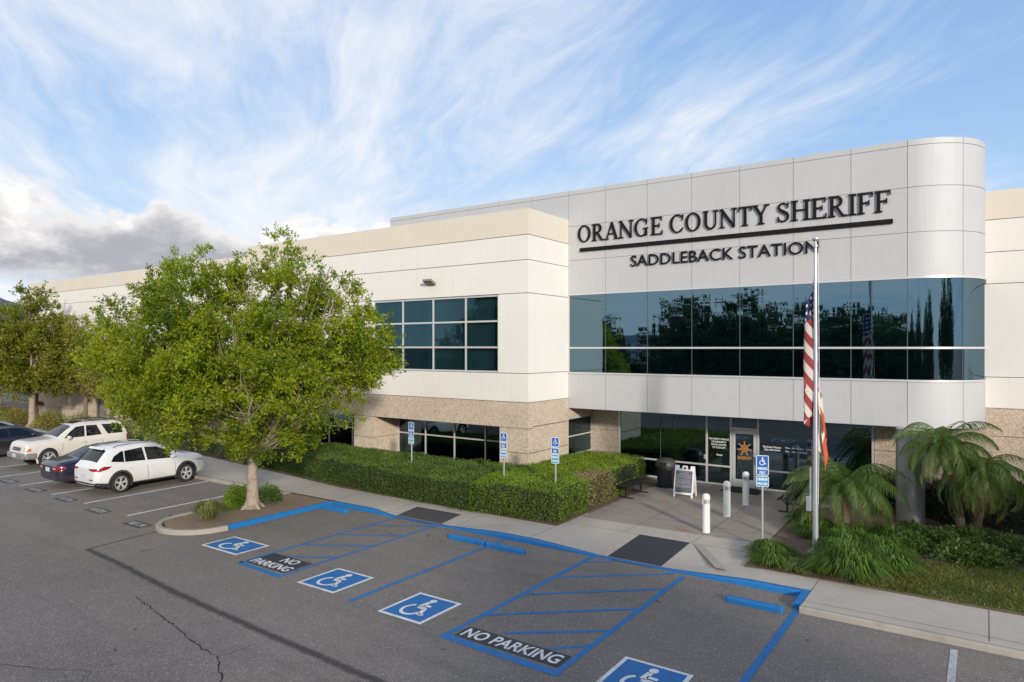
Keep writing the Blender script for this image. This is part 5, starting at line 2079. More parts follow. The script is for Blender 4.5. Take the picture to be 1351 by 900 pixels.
class Car:
    def __init__(s, name, label, cat, Ln, Wd, top, belt, hw, tw, zb, wheels, wr, col, group='cars parked in the stalls'):
        """x runs from the tail (0) to the nose (Ln)"""
        s.t = thing(name, label, cat, (0, 0, 0), 0, group)
        s.Ln, s.col = Ln, col
        xs = sorted(set([0.0, 0.05, 0.14, Ln - 0.16, Ln - 0.05, Ln] + [k[0] for k in top] + [k[0] for k in belt] + list(np.arange(0.4, Ln - 0.3, 0.26))))
        xx = [xs[0]]
        for x in xs[1:]:
            if x - xx[-1] > 0.035:
                xx.append(x)
        xs = xx
        rings = []
        for x in xs:
            w = interp(hw, x)
            zt = interp(top, x)
            zbel = min(interp(belt, x), zt - 0.03)
            wt_ = interp(tw, x)
            b = interp(zb, x)
            cab = max(0.0, min(1.0, (zt - zbel - 0.04) / 0.25))
            win = w - 0.05
            hz = zbel + 0.02 + (zt - zbel - 0.02) * 0.5 * (1 - cab)
            wr_ = wt_ * cab + (w * 0.80) * (1 - cab)
            r = [(0, b), (w * 0.86, b), (w * 0.965, b + 0.10), (w, (b + zbel) * 0.5), (w * 0.992, zbel - 0.13), (w * 0.955, zbel - 0.015),
                 (win * 0.965, zbel + 0.02 if cab > 0.05 else hz),
                 (wr_ + 0.02, zt - 0.10 * cab - 0.018), (wr_ * 0.93, zt - 0.028 * cab - 0.006), (wr_ * 0.5, zt), (0, zt + 0.006)]
            rings.append(r)
        k = len(rings[0])
        full = []
        for r in rings:
            full.append(r + [(-y, z) for y, z in reversed(r[1:-1])])
        kk = len(full[0])
        vs = [(x, y, z) for x, r in zip(xs, full) for y, z in r]
        fs = [(i * kk + j, i * kk + (j + 1) % kk, (i + 1) * kk + (j + 1) % kk, (i + 1) * kk + j) for i in range(len(xs) - 1) for j in range(kk)]
        # rounded ends
        for i, xoff, rev in ((0, -0.03, True), (len(xs) - 1, 0.03, False)):
            c = len(vs)
            r = full[i]
            mz = (r[0][1] + r[k - 1][1]) / 2
            vs += [(xs[i] + xoff, y * 0.9, mz + (z - mz) * 0.86) for y, z in r]
            for j in range(kk):
                fs.append((i * kk + j, i * kk + (j + 1) % kk, c + (j + 1) % kk, c + j))
            fs.append(tuple(c + j for j in range(kk)))
        mb = MB()
        mb.add(vs, fs)
        body = mb.build('body', [col, M['well']], s.t, smooth='all')
        sub = body.modifiers.new('sub', 'SUBSURF')
        sub.levels = sub.render_levels = 2
        cut = MB()
        for wx in wheels:
            for sg in (-1, 1):
                cut.lathe((wx, sg * (Wd / 2 - 0.14), wr), [(wr + 0.055, -0.16), (wr + 0.055, 0.4)] if sg > 0 else [(wr + 0.055, -0.4), (wr + 0.055, 0.16)], 32, axis='y')
        cuto = cut.build('cutter', M['well'])
        bo = body.modifiers.new('arch', 'BOOLEAN')
        bo.operation = 'DIFFERENCE'
        bo.object = cuto
        bo.solver = 'EXACT'
        dg = bpy.context.evaluated_depsgraph_get()
        body.modifiers['arch'].show_viewport = False
        dg.update()
        me0 = bpy.data.meshes.new_from_object(body.evaluated_get(dg))
        s.bvh = BVHTree.FromPolygons([v.co.copy() for v in me0.vertices], [tuple(p_.vertices) for p_ in me0.polygons])
        body.modifiers['arch'].show_viewport = True
        dg = bpy.context.evaluated_depsgraph_get()
        dg.update()
        me = bpy.data.meshes.new_from_object(body.evaluated_get(dg))
        me.name = 'body'
        body.modifiers.clear()
        body.data = me
        if len(me.materials) < 2:
            me.materials.append(M['well'])
        me.polygons.foreach_set('use_smooth', [True] * len(me.polygons))
        me.set_sharp_from_angle(angle=R(40))
        bpy.data.objects.remove(cuto)
        s.body = body
        s.wheels, s.wr, s.Wd = wheels, wr, Wd

    def ray(s, u, v, axis, sg=1):
        if axis == 'side':
            o, d = Vector((u, 3 * sg, v)), Vector((0, -sg, 0))
        elif axis == 'top':
            o, d = Vector((u, v, 4)), Vector((0, 0, -1))
        elif axis == 'rear':
            o, d = Vector((-3, u, v)), Vector((1, 0, 0))
        else:
            o, d = Vector((s.Ln + 3, u, v)), Vector((-1, 0, 0))
        h, nrm, _, _ = s.bvh.ray_cast(o, d)
        if h is None:
            return None
        if nrm.dot(d) > 0:
            nrm = -nrm
        return h, nrm

    def decal(s, poly, axis, mtl, name, sg=1, off=0.006, step=0.07, parent=None, th=0.0):
        P_ = poly
        E_ = []
        pts = []
        for i in range(len(P_)):
            a, b = P_[i], P_[(i + 1) % len(P_)]
            n = max(1, int(math.hypot(b[0] - a[0], b[1] - a[1]) / step))
            for k in range(n):
                pts.append((a[0] + (b[0] - a[0]) * k / n, a[1] + (b[1] - a[1]) * k / n))
        nb = len(pts)
        E_ = [(i, (i + 1) % nb) for i in range(nb)]
        x0, x1 = min(p_[0] for p_ in P_), max(p_[0] for p_ in P_)
        y0, y1 = min(p_[1] for p_ in P_), max(p_[1] for p_ in P_)
        u = x0 + step / 2
        while u < x1:
            v = y0 + step / 2
            while v < y1:
                if in_poly(u, v, P_) and min((u - q[0]) ** 2 + (v - q[1]) ** 2 for q in pts[:nb]) > (step * 0.4) ** 2:
                    pts.append((u, v))
                v += step
            u += step
        r = delaunay_2d_cdt([Vector(q) for q in pts], E_, [], 1, 1e-5)
        co, fs = r[0], r[2]
        vs = []
        ok = []
        for q in co:
            h = s.ray(q.x, q.y, axis, sg)
            if h is None:
                vs.append(Vector((0, 0, 0)))
                ok.append(False)
            else:
                vs.append(h[0] + h[1] * off)
                ok.append(True)
        fs = [f for f in fs if all(ok[i] for i in f)]
        fs = [f for f in fs if max((vs[f[i]] - vs[f[i - 1]]).length for i in range(len(f))) < step * 6]
        mb = MB()
        mb.add(vs, fs)
        me = bpy.data.meshes.new(name)
        me.from_pydata([tuple(v) for v in vs], [], fs)
        me.materials.append(mtl)
        me.polygons.foreach_set('use_smooth', [True] * len(me.polygons))
        o = bpy.data.objects.new(name, me)
        C.objects.link(o)
        o.parent = parent or s.t
        return o

    def sides(s, poly, mtl, name, **k):
        return [s.decal(poly, 'side', mtl, name, sg=sg, **k) for sg in (1, -1)]

    def seam(s, pts, w=0.014):
        for sg in (1, -1):
            Lp, Rp = stroke2d(pts, w)
            poly = Lp + Rp[::-1]
            s.decal(poly, 'side', M['seam_d'], 'panel_gap', sg=sg, off=0.003, step=0.12, parent=s.body)

    def add_wheels(s, spokes=5, rim=None, rw=0.11):
        wr = s.wr
        for i, wx in enumerate(s.wheels):
            for sg in (1, -1):
                yc = sg * (s.Wd / 2 - 0.115)
                w = thing_part('wheel', s.t, (wx, yc, wr))
                mb = MB()
                pr = [(wr * 0.62, -rw), (wr * 0.93, -rw), (wr, -rw * 0.7), (wr * 1.0, rw * 0.7), (wr * 0.93, rw), (wr * 0.70, rw * 0.98), (wr * 0.66, rw * 0.7)]
                pr = [(r, z * sg) for r, z in pr]
                mb.lathe((0, 0, 0), pr, 32, axis='y')
                mb.build('tyre', M['tyre'], w, smooth=True)
                mb = MB()
                pr = [(wr * 0.675, rw * 0.75), (wr * 0.69, rw * 1.0), (wr * 0.64, rw * 1.0), (wr * 0.60, rw * 0.55)]
                n = 32
                vs = []
                for r, z in pr:
                    for j in range(n):
                        a = 2 * PI * j / n
                        vs.append((r * math.cos(a), z * sg, r * math.sin(a)))
                mb.add(vs, [(q * n + j, q * n + (j + 1) % n, (q + 1) * n + (j + 1) % n, (q + 1) * n + j) for q in range(3) for j in range(n)])
                for k in range(spokes):
                    for dd in ((-0.16, 0.16) if spokes <= 6 else (0,)):
                        a = 2 * PI * k / spokes + 0.3
                        r0, r1 = wr * 0.14, wr * 0.645
                        a2 = a + dd
                        mb.bar((r0 * math.cos(a), rw * 0.62 * sg, r0 * math.sin(a)), (r1 * math.cos(a2), rw * 0.86 * sg, r1 * math.sin(a2)), 0.035, 0.026, up=(0, 1, 0))
                mb.lathe((0, 0, 0), [(wr * 0.2, 0.4 * rw * sg), (wr * 0.2, 0.74 * rw * sg), (wr * 0.13, 0.82 * rw * sg), (0.01, 0.84 * rw * sg)], 20, axis='y')
                mb.build('rim', rim or M['alloy'], w, smooth=True)
                mb = MB().lathe((0, 0, 0), [(wr * 0.6, 0.1 * rw * sg), (wr * 0.6, 0.3 * rw * sg)], 24, axis='y')
                mb.build('brake_disc', M['well'], w)

    def arches(s, mtl, w=0.07, th=0.03, z0=0.24):
        wr = s.wr
        for wx in s.wheels:
            for sg in (1, -1):
                pts = []
                r0, r1 = wr + 0.045, wr + 0.045 + w
                A = [a for a in np.linspace(R(-18), R(198), 20)]
                outer = [(wx + r1 * math.cos(a), wr + r1 * math.sin(a)) for a in A]
                inner = [(wx + r0 * math.cos(a), wr + r0 * math.sin(a)) for a in A]
                Y_ = [s.wy(x, z, sg) for x, z in outer]
                vs, fs = [], []
                for (ox, oz), (ix, iz), y in zip(outer, inner, Y_):
                    vs += [(ox, y + sg * 0.002, oz), (ox, y + sg * th, oz), (ix, y + sg * th, iz), (ix, y - sg * 0.05, iz)]
                for q in range(len(A) - 1):
                    b = q * 4
                    for e in range(3):
                        fs.append((b + e, b + e + 1, b + 4 + e + 1, b + 4 + e))
                mb = MB()
                mb.add(vs, fs)
                mb.build('wheel_arch', mtl, s.t, smooth=True)

    def wy(s, x, z, sg):
        h = s.ray(x, max(z, 0.3), 'side', sg)
        return h[0].y if h else sg * s.Wd / 2 * 0.97

    def mirror(s, x, z, mtl, size=(0.10, 0.11, 0.075)):
        for sg in (1, -1):
            y = s.wy(x, z, sg)
            mb = MB()
            mb.lathe((0, 0, 0), [(0.01, -1), (0.6, -0.85), (0.95, -0.3), (1, 0.3), (0.92, 0.8), (0.01, 0.86)], 14, axis='x')
            vs = [(v[0] * size[0], v[1] * size[1], v[2] * size[2]) for v in mb.v]
            mb.v = [(x + v[0], y + sg * 0.12 + v[1], z + v[2]) for v in vs]
            mb.bar((x, y - sg * 0.02, z - 0.02), (x, y + sg * 0.08, z - 0.01), 0.05, 0.03)
            mb.build('mirror', mtl, s.t, smooth=True)

    def plate(s, axis, z, y=0.0, w=0.155, h=0.078):
        a = s.ray(y, z, axis)
        x = a[0].x + (-0.012 if axis == 'rear' else 0.012)
        MB().box(x - 0.006, x + 0.006, y - w, y + w, z - h, z + h).build('licence_plate', M['plate'], s.t)

    def handles(s, pts, mtl):
        for x, z in pts:
            for sg in (1, -1):
                y = s.wy(x, z, sg)
                MB().box(x - 0.09, x + 0.09, y + sg * 0.012, y + sg * 0.036, z - 0.014, z + 0.014).build('door_handle', mtl, s.t, bevel=0.008)


def thing_part(name, parent, loc):
    o = bpy.data.objects.new(name, None)
    C.objects.link(o)
    o.parent = parent
    o.location = loc
    return o


# --- white compact SUV, tail towards the camera
def make_suv(name, label, col, roof_rail=True):
    Ln = 4.50
    top = [(0, 0.98), (0.10, 1.08), (0.30, 1.34), (0.52, 1.56), (0.75, 1.625), (1.3, 1.665), (2.0, 1.66), (2.5, 1.61), (2.85, 1.50), (3.15, 1.32), (3.42, 1.17), (3.6, 1.12), (4.05, 1.08), (4.33, 1.02), (4.45, 0.91), (4.5, 0.80)]
    belt = [(0, 0.98), (0.4, 1.03), (1.2, 1.01), (2.2, 0.99), (3.4, 1.01), (4.1, 0.98), (4.42, 0.92), (4.5, 0.80)]
    hw = [(0, 0.76), (0.15, 0.86), (0.5, 0.92), (1.2, 0.925), (3.3, 0.925), (4.1, 0.92), (4.38, 0.87), (4.5, 0.81)]
    tw = [(0, 0.72), (0.5, 0.60), (1.0, 0.62), (2.4, 0.63), (3.0, 0.66), (3.4, 0.72), (4.5, 0.60)]
    zb = [(0, 0.34), (0.3, 0.24), (1.0, 0.22), (4.0, 0.21), (4.5, 0.28)]
    c = Car(name, label, 'car', Ln, 1.85, top, belt, hw, tw, zb, (0.90, 3.60), 0.35, col)
    c.add_wheels(5)
    c.arches(M['clad'], 0.075, 0.028)
    # glass
    c.decal([(0.16, -0.60), (0.52, -0.54), (0.52, 0.54), (0.16, 0.60)], 'top', M['car_glass'], 'rear_window')
    c.decal([(2.62, -0.56), (2.62, 0.56), (3.36, 0.68), (3.36, -0.68)], 'top', M['car_glass'], 'windshield')
    c.sides([(0.58, 1.13), (0.72, 1.30), (1.02, 1.45), (1.10, 1.44), (1.06, 1.07)], M['car_glass'], 'side_window')
    c.sides([(1.10, 1.07), (1.14, 1.45), (1.85, 1.505), (1.90, 1.045)], M['car_glass'], 'side_window')
    c.sides([(1.98, 1.04), (1.94, 1.505), (2.45, 1.47), (2.78, 1.33), (3.10, 1.06), (3.10, 1.00)], M['car_glass'], 'side_window')
    c.seam([(1.94, 0.98), (1.96, 0.60), (1.99, 0.36)])
    c.seam([(3.02, 0.97), (3.12, 0.70), (3.10, 0.36)])
    c.seam([(1.05, 1.03), (1.10, 0.80), (1.30, 0.55), (1.32, 0.36)])
    c.sides([(1.30, 0.24), (3.15, 0.24), (3.15, 0.335), (1.30, 0.335)], M['clad'], 'sill_cladding', off=0.012)
    # lamps
    for sg in (1, -1):
        c.decal([(0.02, 0.90), (0.30, 1.0), (0.58, 0.985), (0.42, 0.90), (0.10, 0.83)], 'side', M['lamp_r'], 'tail_lamp', sg=sg, off=0.010)
        c.decal([(3.95, 0.83), (4.28, 0.86), (4.42, 0.76), (4.20, 0.76)], 'side', M['lamp_w'], 'headlight', sg=sg, off=0.008)
        yy = [(0.34 * sg, 0.93), (0.78 * sg, 0.95), (0.78 * sg, 0.85), (0.5 * sg, 0.86)]
        c.decal(yy, 'rear', M['lamp_r'], 'tail_lamp', off=0.010)
        c.decal([(0.42 * sg, 0.57), (0.66 * sg, 0.575), (0.66 * sg, 0.53), (0.42 * sg, 0.53)], 'rear', M['lamp_r'], 'reflector', off=0.01)
    c.decal([(-0.8, 0.30), (0.8, 0.30), (0.74, 0.44), (-0.74, 0.44)], 'rear', M['clad'], 'bumper_skirt', off=0.012)
    c.sides([(0.03, 0.30), (0.55, 0.30), (0.50, 0.40), (0.03, 0.46)], M['clad'], 'bumper_skirt', off=0.010)
    c.decal([(-0.5, 0.45), (0.5, 0.45), (0.45, 0.74), (-0.45, 0.74)], 'front', M['clad'], 'grille', off=0.01)
    c.plate('rear', 0.66)
    c.mirror(2.98, 1.07, col)
    c.handles([(1.24, 0.86), (2.16, 0.84)], col)
    if roof_rail:
        for sg in (1, -1):
            mb = MB().tube([(0.75, 0.60 * sg, 1.61), (0.9, 0.61 * sg, 1.655), (1.6, 0.62 * sg, 1.685), (2.3, 0.62 * sg, 1.655), (2.5, 0.615 * sg, 1.605)], 0.014, 8)
            mb.build('roof_rail', M['chrome'], c.t, smooth=True)
    # rear wiper and spoiler lip
    MB().bar((0.44, -0.5, 1.575), (0.44, 0.5, 1.575), 0.10, 0.022, up=(-0.6, 0, 0.8)).build('spoiler', col, c.t, bevel=0.01)
    return c.t


suv = make_suv('parked_suv', 'clean white SUV with its red tail lamps towards the lane, nearest the island', M['car_white'])
suv.location = (-26.30, 11.28, 0)
suv.scale = (0.915, 0.97, 1.01)
suv.rotation_euler = (0, 0, R(91.5))


def make_sedan(name, label, col, cat='car'):
    Ln = 4.85
    top = [(0, 0.88), (0.10, 0.98), (0.45, 1.04), (0.75, 1.07), (1.05, 1.22), (1.40, 1.37), (1.85, 1.44), (2.4, 1.45), (2.8, 1.40), (3.15, 1.24), (3.5, 1.03), (3.7, 0.98), (4.3, 0.88), (4.65, 0.76), (4.8, 0.62), (4.85, 0.55)]
    belt = [(0, 0.86), (0.5, 0.95), (1.2, 0.95), (2.2, 0.92), (3.5, 0.88), (4.3, 0.76), (4.85, 0.58)]
    hw = [(0, 0.72), (0.15, 0.83), (0.6, 0.90), (3.6, 0.91), (4.3, 0.87), (4.7, 0.74), (4.85, 0.60)]
    tw = [(0, 0.72), (1.0, 0.60), (1.4, 0.57), (2.6, 0.58), (3.2, 0.63), (3.6, 0.70), (4.85, 0.6)]
    zb = [(0, 0.30), (0.3, 0.22), (1.0, 0.19), (4.2, 0.18), (4.85, 0.24)]
    c = Car(name, label, cat, Ln, 1.83, top, belt, hw, tw, zb, (1.05, 3.85), 0.325, col)
    c.add_wheels(7)
    c.decal([(0.80, -0.60), (1.42, -0.50), (1.42, 0.50), (0.80, 0.60)], 'top', M['car_glass'], 'rear_window')
    c.decal([(2.82, -0.52), (2.82, 0.52), (3.48, 0.68), (3.48, -0.68)], 'top', M['car_glass'], 'windshield')
    c.sides([(1.02, 1.01), (1.28, 1.20), (1.55, 1.30), (2.06, 1.345), (2.10, 0.98)], M['car_glass'], 'side_window')
    c.sides([(2.17, 0.98), (2.14, 1.345), (2.55, 1.33), (2.86, 1.20), (3.22, 0.97)], M['car_glass'], 'side_window')
    c.seam([(2.13, 0.93), (2.15, 0.60), (2.12, 0.30)])
    c.seam([(3.18, 0.92), (3.30, 0.70), (3.26, 0.30)])
    c.seam([(1.30, 0.95), (1.35, 0.80), (1.52, 0.50), (1.52, 0.32)])
    for sg in (1, -1):
        c.decal([(0.36 * sg, 0.80), (0.72 * sg, 0.84), (0.72 * sg, 0.68), (0.46 * sg, 0.68)], 'rear', M['lamp_r'], 'tail_lamp', off=0.01)
        c.decal([(0.40 * sg, 0.77), (0.62 * sg, 0.79), (0.62 * sg, 0.73), (0.42 * sg, 0.73)], 'rear', M['lamp_w'], 'reversing_lamp', off=0.016)
        c.decal([(0.04, 0.68), (0.04, 0.82), (0.26, 0.84), (0.20, 0.72)], 'side', M['lamp_r'], 'tail_lamp', sg=sg, off=0.01)
        c.decal([(4.35, 0.64), (4.28, 0.74), (4.6, 0.68), (4.68, 0.60)], 'side', M['lamp_w'], 'headlight', sg=sg, off=0.008)
        c.decal([(0.36 * sg, 0.56), (0.66 * sg, 0.60), (0.66 * sg, 0.68), (0.40 * sg, 0.64)], 'front', M['lamp_w'], 'headlight', off=0.01)
    c.decal([(-0.33, 0.42), (0.33, 0.42), (0.30, 0.60), (-0.30, 0.60)], 'front', M['clad'], 'grille', off=0.01)
    c.plate('rear', 0.70)
    c.mirror(3.06, 1.0, col)
    c.handles([(1.50, 0.82), (2.36, 0.80)], M['chrome'] if col is M['car_blue'] else col)
    return c.t


bs = make_sedan('parked_sedan', 'dark blue sedan parked tail out between the two white SUVs', M['car_blue'])
bs.location = (-28.6, 11.05, 0)
bs.rotation_euler = (0, 0, R(90.5))
ks = make_sedan('parked_sedan', 'black sedan at the left edge beyond the older white SUV', M['car_black'])
ks.location = (-38.75, 10.9, 0)
ks.rotation_euler = (0, 0, R(90))
ss = make_sedan('parked_sedan', 'pale silver car farthest left, mostly hidden behind the black sedan', M['car_silver'])
ss.location = (-42.3, 11.4, 0)
ss.rotation_euler = (0, 0, R(90))


def make_old_suv(name, label, col):
    Ln = 4.60
    top = [(0, 1.10), (0.05, 1.25), (0.16, 1.52), (0.32, 1.69), (0.6, 1.735), (1.4, 1.75), (2.1, 1.74), (2.5, 1.68), (2.75, 1.57), (3.0, 1.42), (3.25, 1.23), (3.42, 1.18), (3.95, 1.16), (4.35, 1.13), (4.52, 1.06), (4.57, 0.90), (4.6, 0.74)]
    belt = [(0, 1.08), (0.5, 1.12), (3.3, 1.10), (4.2, 1.06), (4.5, 1.0), (4.6, 0.80)]
    hw = [(0, 0.78), (0.10, 0.84), (0.4, 0.875), (4.2, 0.875), (4.5, 0.85), (4.6, 0.80)]
    tw = [(0, 0.76), (0.3, 0.66), (1.0, 0.67), (2.4, 0.67), (3.0, 0.70), (3.4, 0.76), (4.6, 0.74)]
    zb = [(0, 0.42), (0.3, 0.36), (1.0, 0.34), (4.0, 0.34), (4.6, 0.40)]
    c = Car(name, label, 'car', Ln, 1.80, top, belt, hw, tw, zb, (0.98, 3.66), 0.395, col)
    c.add_wheels(6, rw=0.13)
    c.arches(col, 0.07, 0.035)
    c.decal([(0.10, -0.58), (0.30, -0.54), (0.30, 0.54), (0.10, 0.58)], 'top', M['car_glass'], 'rear_window')
    c.decal([(2.60, -0.58), (2.60, 0.58), (3.24, 0.70), (3.24, -0.70)], 'top', M['car_glass'], 'windshield')
    c.sides([(0.30, 1.17), (0.34, 1.44), (0.46, 1.57), (1.28, 1.60), (1.02, 1.17)], M['car_glass'], 'side_window')
    c.sides([(1.30, 1.17), (1.50, 1.59), (1.98, 1.60), (2.0, 1.15)], M['car_glass'], 'side_window')
    c.sides([(2.08, 1.15), (2.06, 1.60), (2.42, 1.57), (2.68, 1.40), (2.98, 1.14)], M['car_glass'], 'side_window')
    c.seam([(2.04, 1.10), (2.06, 0.70), (2.05, 0.44)])
    c.seam([(2.98, 1.08), (3.08, 0.80), (3.04, 0.46)])
    c.seam([(1.22, 1.12), (1.26, 0.90), (1.42, 0.60), (1.42, 0.46)])
    for sg in (1, -1):
        c.decal([(0.42 * sg, 0.88), (0.74 * sg, 0.89), (0.74 * sg, 0.75), (0.42 * sg, 0.75)], 'front', M['lamp_w'], 'headlight', off=0.012)
        c.decal([(4.36, 0.75), (4.36, 0.86), (4.54, 0.86), (4.54, 0.75)], 'side', M['lamp_o'], 'turn_signal', sg=sg, off=0.010)
        c.decal([(0.03, 0.80), (0.03, 1.08), (0.14, 1.08), (0.14, 0.80)], 'side', M['lamp_r'], 'tail_lamp', sg=sg, off=0.008)
    c.decal([(-0.38, 0.74), (0.38, 0.74), (0.38, 0.90), (-0.38, 0.90)], 'front', M['clad_grey'], 'grille', off=0.008)
    c.decal([(-0.32, 0.765), (0.32, 0.765), (0.32, 0.80), (-0.32, 0.80)], 'front', M['well'], 'grille_slot', off=0.014)
    c.decal([(-0.32, 0.83), (0.32, 0.83), (0.32, 0.865), (-0.32, 0.865)], 'front', M['well'], 'grille_slot', off=0.014)
    mb = MB()
    mb.box(4.50, 4.70, -0.80, 0.80, 0.44, 0.68)
    for sg in (1, -1):
        mb.box(4.12, 4.58, 0.80 * sg, 0.90 * sg, 0.44, 0.68)
    mb.build('front_bumper', M['clad_grey'], c.t, bevel=0.05)
    MB().box(-0.14, 0.02, -0.82, 0.82, 0.46, 0.66).build('rear_bumper', M['clad_grey'], c.t, bevel=0.04)
    MB().box(4.705, 4.715, -0.16, 0.16, 0.50, 0.64).build('licence_plate', M['plate'], c.t)
    c.mirror(2.80, 1.16, col, (0.09, 0.11, 0.09))
    c.handles([(1.36, 0.98), (2.22, 0.96)], col)
    for sg in (1, -1):
        MB().tube([(0.5, 0.62 * sg, 1.73), (0.6, 0.62 * sg, 1.79), (1.9, 0.62 * sg, 1.80), (2.0, 0.62 * sg, 1.74)], 0.016, 8).build('roof_rail', M['black_met'], c.t, smooth=True)
    mb = MB()
    for x in (0.9, 1.5):
        mb.bar((x, -0.62, 1.80), (x, 0.62, 1.80), 0.05, 0.02)
    mb.build('roof_rack', M['black_met'], c.t)
    c.decal([(1.95, -0.34), (2.42, -0.32), (2.42, 0.32), (1.95, 0.34)], 'top', M['car_glass'], 'sunroof', off=0.012)
    return c.t


os_ = make_old_suv('parked_suv', 'older off-white SUV with grey bumper and roof rack, nose towards the lane', M['car_cream'])
os_.location = (-34.15, 16.25, 0)
os_.scale = (0.93, 1.02, 1.06)
os_.rotation_euler = (0, 0, R(-90))

# ------------------------------------------------------------------ PLANTS


def unit_sphere(n):
    return norm(rng.normal(size=(n, 3)))


def make_tree(name, label, base, trunk_h, lobes, n_tips, leaf, mleaf, mbark, r0=0.16, fork=None, per=22, twig=0.55, seed=1, group=None, lift=0.45, stray=0.0, lean=(0, 0), gap=0.0):
    """lobes: list of (x,y,z,rx,ry,rz) relative to the base; limbs run from the fork to each lobe"""
    global rng
    rng = np.random.default_rng(seed)
    rr = random.Random(seed)
    t = thing(name, label, 'tree', base, 0, group)
    # trunk
    fk = Vector(fork if fork else (lean[0], lean[1], trunk_h))
    mb = MB()
    path = [Vector((0, 0, -0.05))]
    for i in range(1, 7):
        f = i / 6
        path.append(Vector((fk.x * f ** 1.3 + rr.uniform(-1, 1) * 0.015 * (i < 6), fk.y * f ** 1.3 + rr.uniform(-1, 1) * 0.015 * (i < 6), fk.z * f)))
    rad = [r0 * 1.75, r0 * 1.12, r0 * 0.98, r0 * 0.92, r0 * 0.90, r0 * 0.93, r0 * 0.98]
    mb.tube(path, rad, 12)
    # root flare
    for k in range(5):
        a = k * 2 * PI / 5 + rr.uniform(-0.3, 0.3)
        mb.tube([(math.cos(a) * r0 * 0.5, math.sin(a) * r0 * 0.5, r0 * 1.6), (math.cos(a) * r0 * 1.3, math.sin(a) * r0 * 1.3, r0 * 0.45), (math.cos(a) * r0 * 2.4, math.sin(a) * r0 * 2.4, -0.05)], [r0 * 0.5, r0 * 0.42, r0 * 0.2], 7)
    limbs = []
    thr_gap = gap
    tips, tdirs, ttint = [], [], []
    tot = sum((l[3] * l[4] * l[5]) ** 0.67 for l in lobes)
    for li, (lx, ly, lz, rx, ry, rz) in enumerate(lobes):
        c = Vector((lx, ly, lz))
        # limb
        mid = fk.lerp(c, 0.5) + Vector((rr.uniform(-.15, .15), rr.uniform(-.15, .15), -0.18 * (c - fk).length * 0.5))
        q1 = fk.lerp(mid, 0.5) + Vector((rr.uniform(-.06, .06), rr.uniform(-.06, .06), 0.02))
        rb = r0 * (0.62 if li < 3 else 0.42)
        P_ = [fk - Vector((0, 0, r0 * 0.6)), q1, mid, mid.lerp(c, 0.55) + Vector((rr.uniform(-.1, .1), rr.uniform(-.1, .1), 0.05)), c]
        mb.tube(P_, [rb, rb * 0.85, rb * 0.62, rb * 0.42, rb * 0.25], 8)
        nt = max(6, int(n_tips * (rx * ry * rz) ** 0.67 / tot))
        d = unit_sphere(nt)
        rad_ = rng.random(nt) ** 0.42
        bump_ = 0.78 + 0.5 * vnoise(d * 2.2 + li * 7.7)
        pos = np.array([lx, ly, lz]) + d * (rad_ * bump_)[:, None] * np.array([rx, ry, rz])
        tn = vnoise(pos * 0.9 + seed * 3.1) * 0.9 + rng.random(nt) * 0.45 - 0.15
        dirs = norm(d * np.array([1, 1, 0.6]) + np.array([0, 0, lift]) + rng.normal(size=(nt, 3)) * 0.35)
        if gap:
            wp = pos + np.array(base)
            keep = vnoise(wp * 0.95 + 3.3) * 0.65 + vnoise(wp * 2.3) * 0.35 > gap
            pos, dirs, tn = pos[keep], dirs[keep], tn[keep]
            nt = len(pos)
            tn = np.clip(0.12 + 0.76 * vnoise(wp[keep] * 1.5 + 9.1) + 0.25 * (rng.random(nt) - 0.5), 0, 1)
        if nt < 2:
            continue
        tips.append(pos)
        tdirs.append(dirs)
        ttint.append(tn)
        # side branches
        for k in range(min(14 if gap else 26, nt)):
            j = rr.randrange(nt)
            s_ = P_[2].lerp(P_[4], rr.random()) if gap or rr.random() < 0.8 else q1.lerp(mid, rr.random())
            e = Vector(pos[j])
            m_ = s_.lerp(e, 0.5) + Vector((rr.uniform(-.12, .12), rr.uniform(-.12, .12), -0.08 * (e - s_).length))
            r_ = rb * (rr.uniform(0.10, 0.18) if gap else rr.uniform(0.14, 0.28))
            mb.tube([s_, m_, e], [r_, r_ * 0.65, 0.005], 5, cap=False)
    mb.build('trunk', mbark, t, smooth='all', fix=False)
    if gap:
        # each branch end carries a dome of short twigs, so that the crown breaks into clumps
        cp, cd, ct = np.concatenate(tips), np.concatenate(tdirs), np.concatenate(ttint)
        kk = 15
        rad_c = 0.20 + 0.20 * rng.random(len(cp))
        off_ = unit_sphere(len(cp) * kk).reshape(len(cp), kk, 3) * (rng.random((len(cp), kk)) ** 0.4)[..., None]
        off_ = off_ + cd[:, None, :] * 0.35
        pp = cp[:, None, :] + off_ * (rad_c[:, None, None]) * np.array([1.15, 1.15, 0.8])
        dd_ = norm(off_ * 1.2 + cd[:, None, :] * 0.7 + rng.normal(size=off_.shape) * 0.2)
        tips = [pp.reshape(-1, 3)]
        tdirs = [dd_.reshape(-1, 3)]
        ttint = [np.repeat(np.clip(ct, 0, 1), kk)]
        # upright shoots on the outside of the crown
        sh = rng.random(len(cp)) < 0.20
        sp, sd_ = cp[sh], norm(cd[sh] * 0.5 + np.array([0, 0, 1.0]))
        for q in range(4):
            tips.append(sp + sd_ * (0.15 + 0.16 * q))
            tdirs.append(sd_)
            ttint.append(np.clip(ct[sh], 0, 1))
    tips = np.concatenate(tips)
    tdirs = np.concatenate(tdirs)
    ttint = np.concatenate(ttint)
    n = len(tips)
    # leaves along each twig
    tl = twig * (0.6 + 0.8 * rng.random(n))
    f = rng.random((n, per)) ** 0.8
    side_ = norm(rng.normal(size=(n, per, 3)))
    c = tips[:, None, :] + tdirs[:, None, :] * (f * tl[:, None])[..., None] + side_ * 0.035
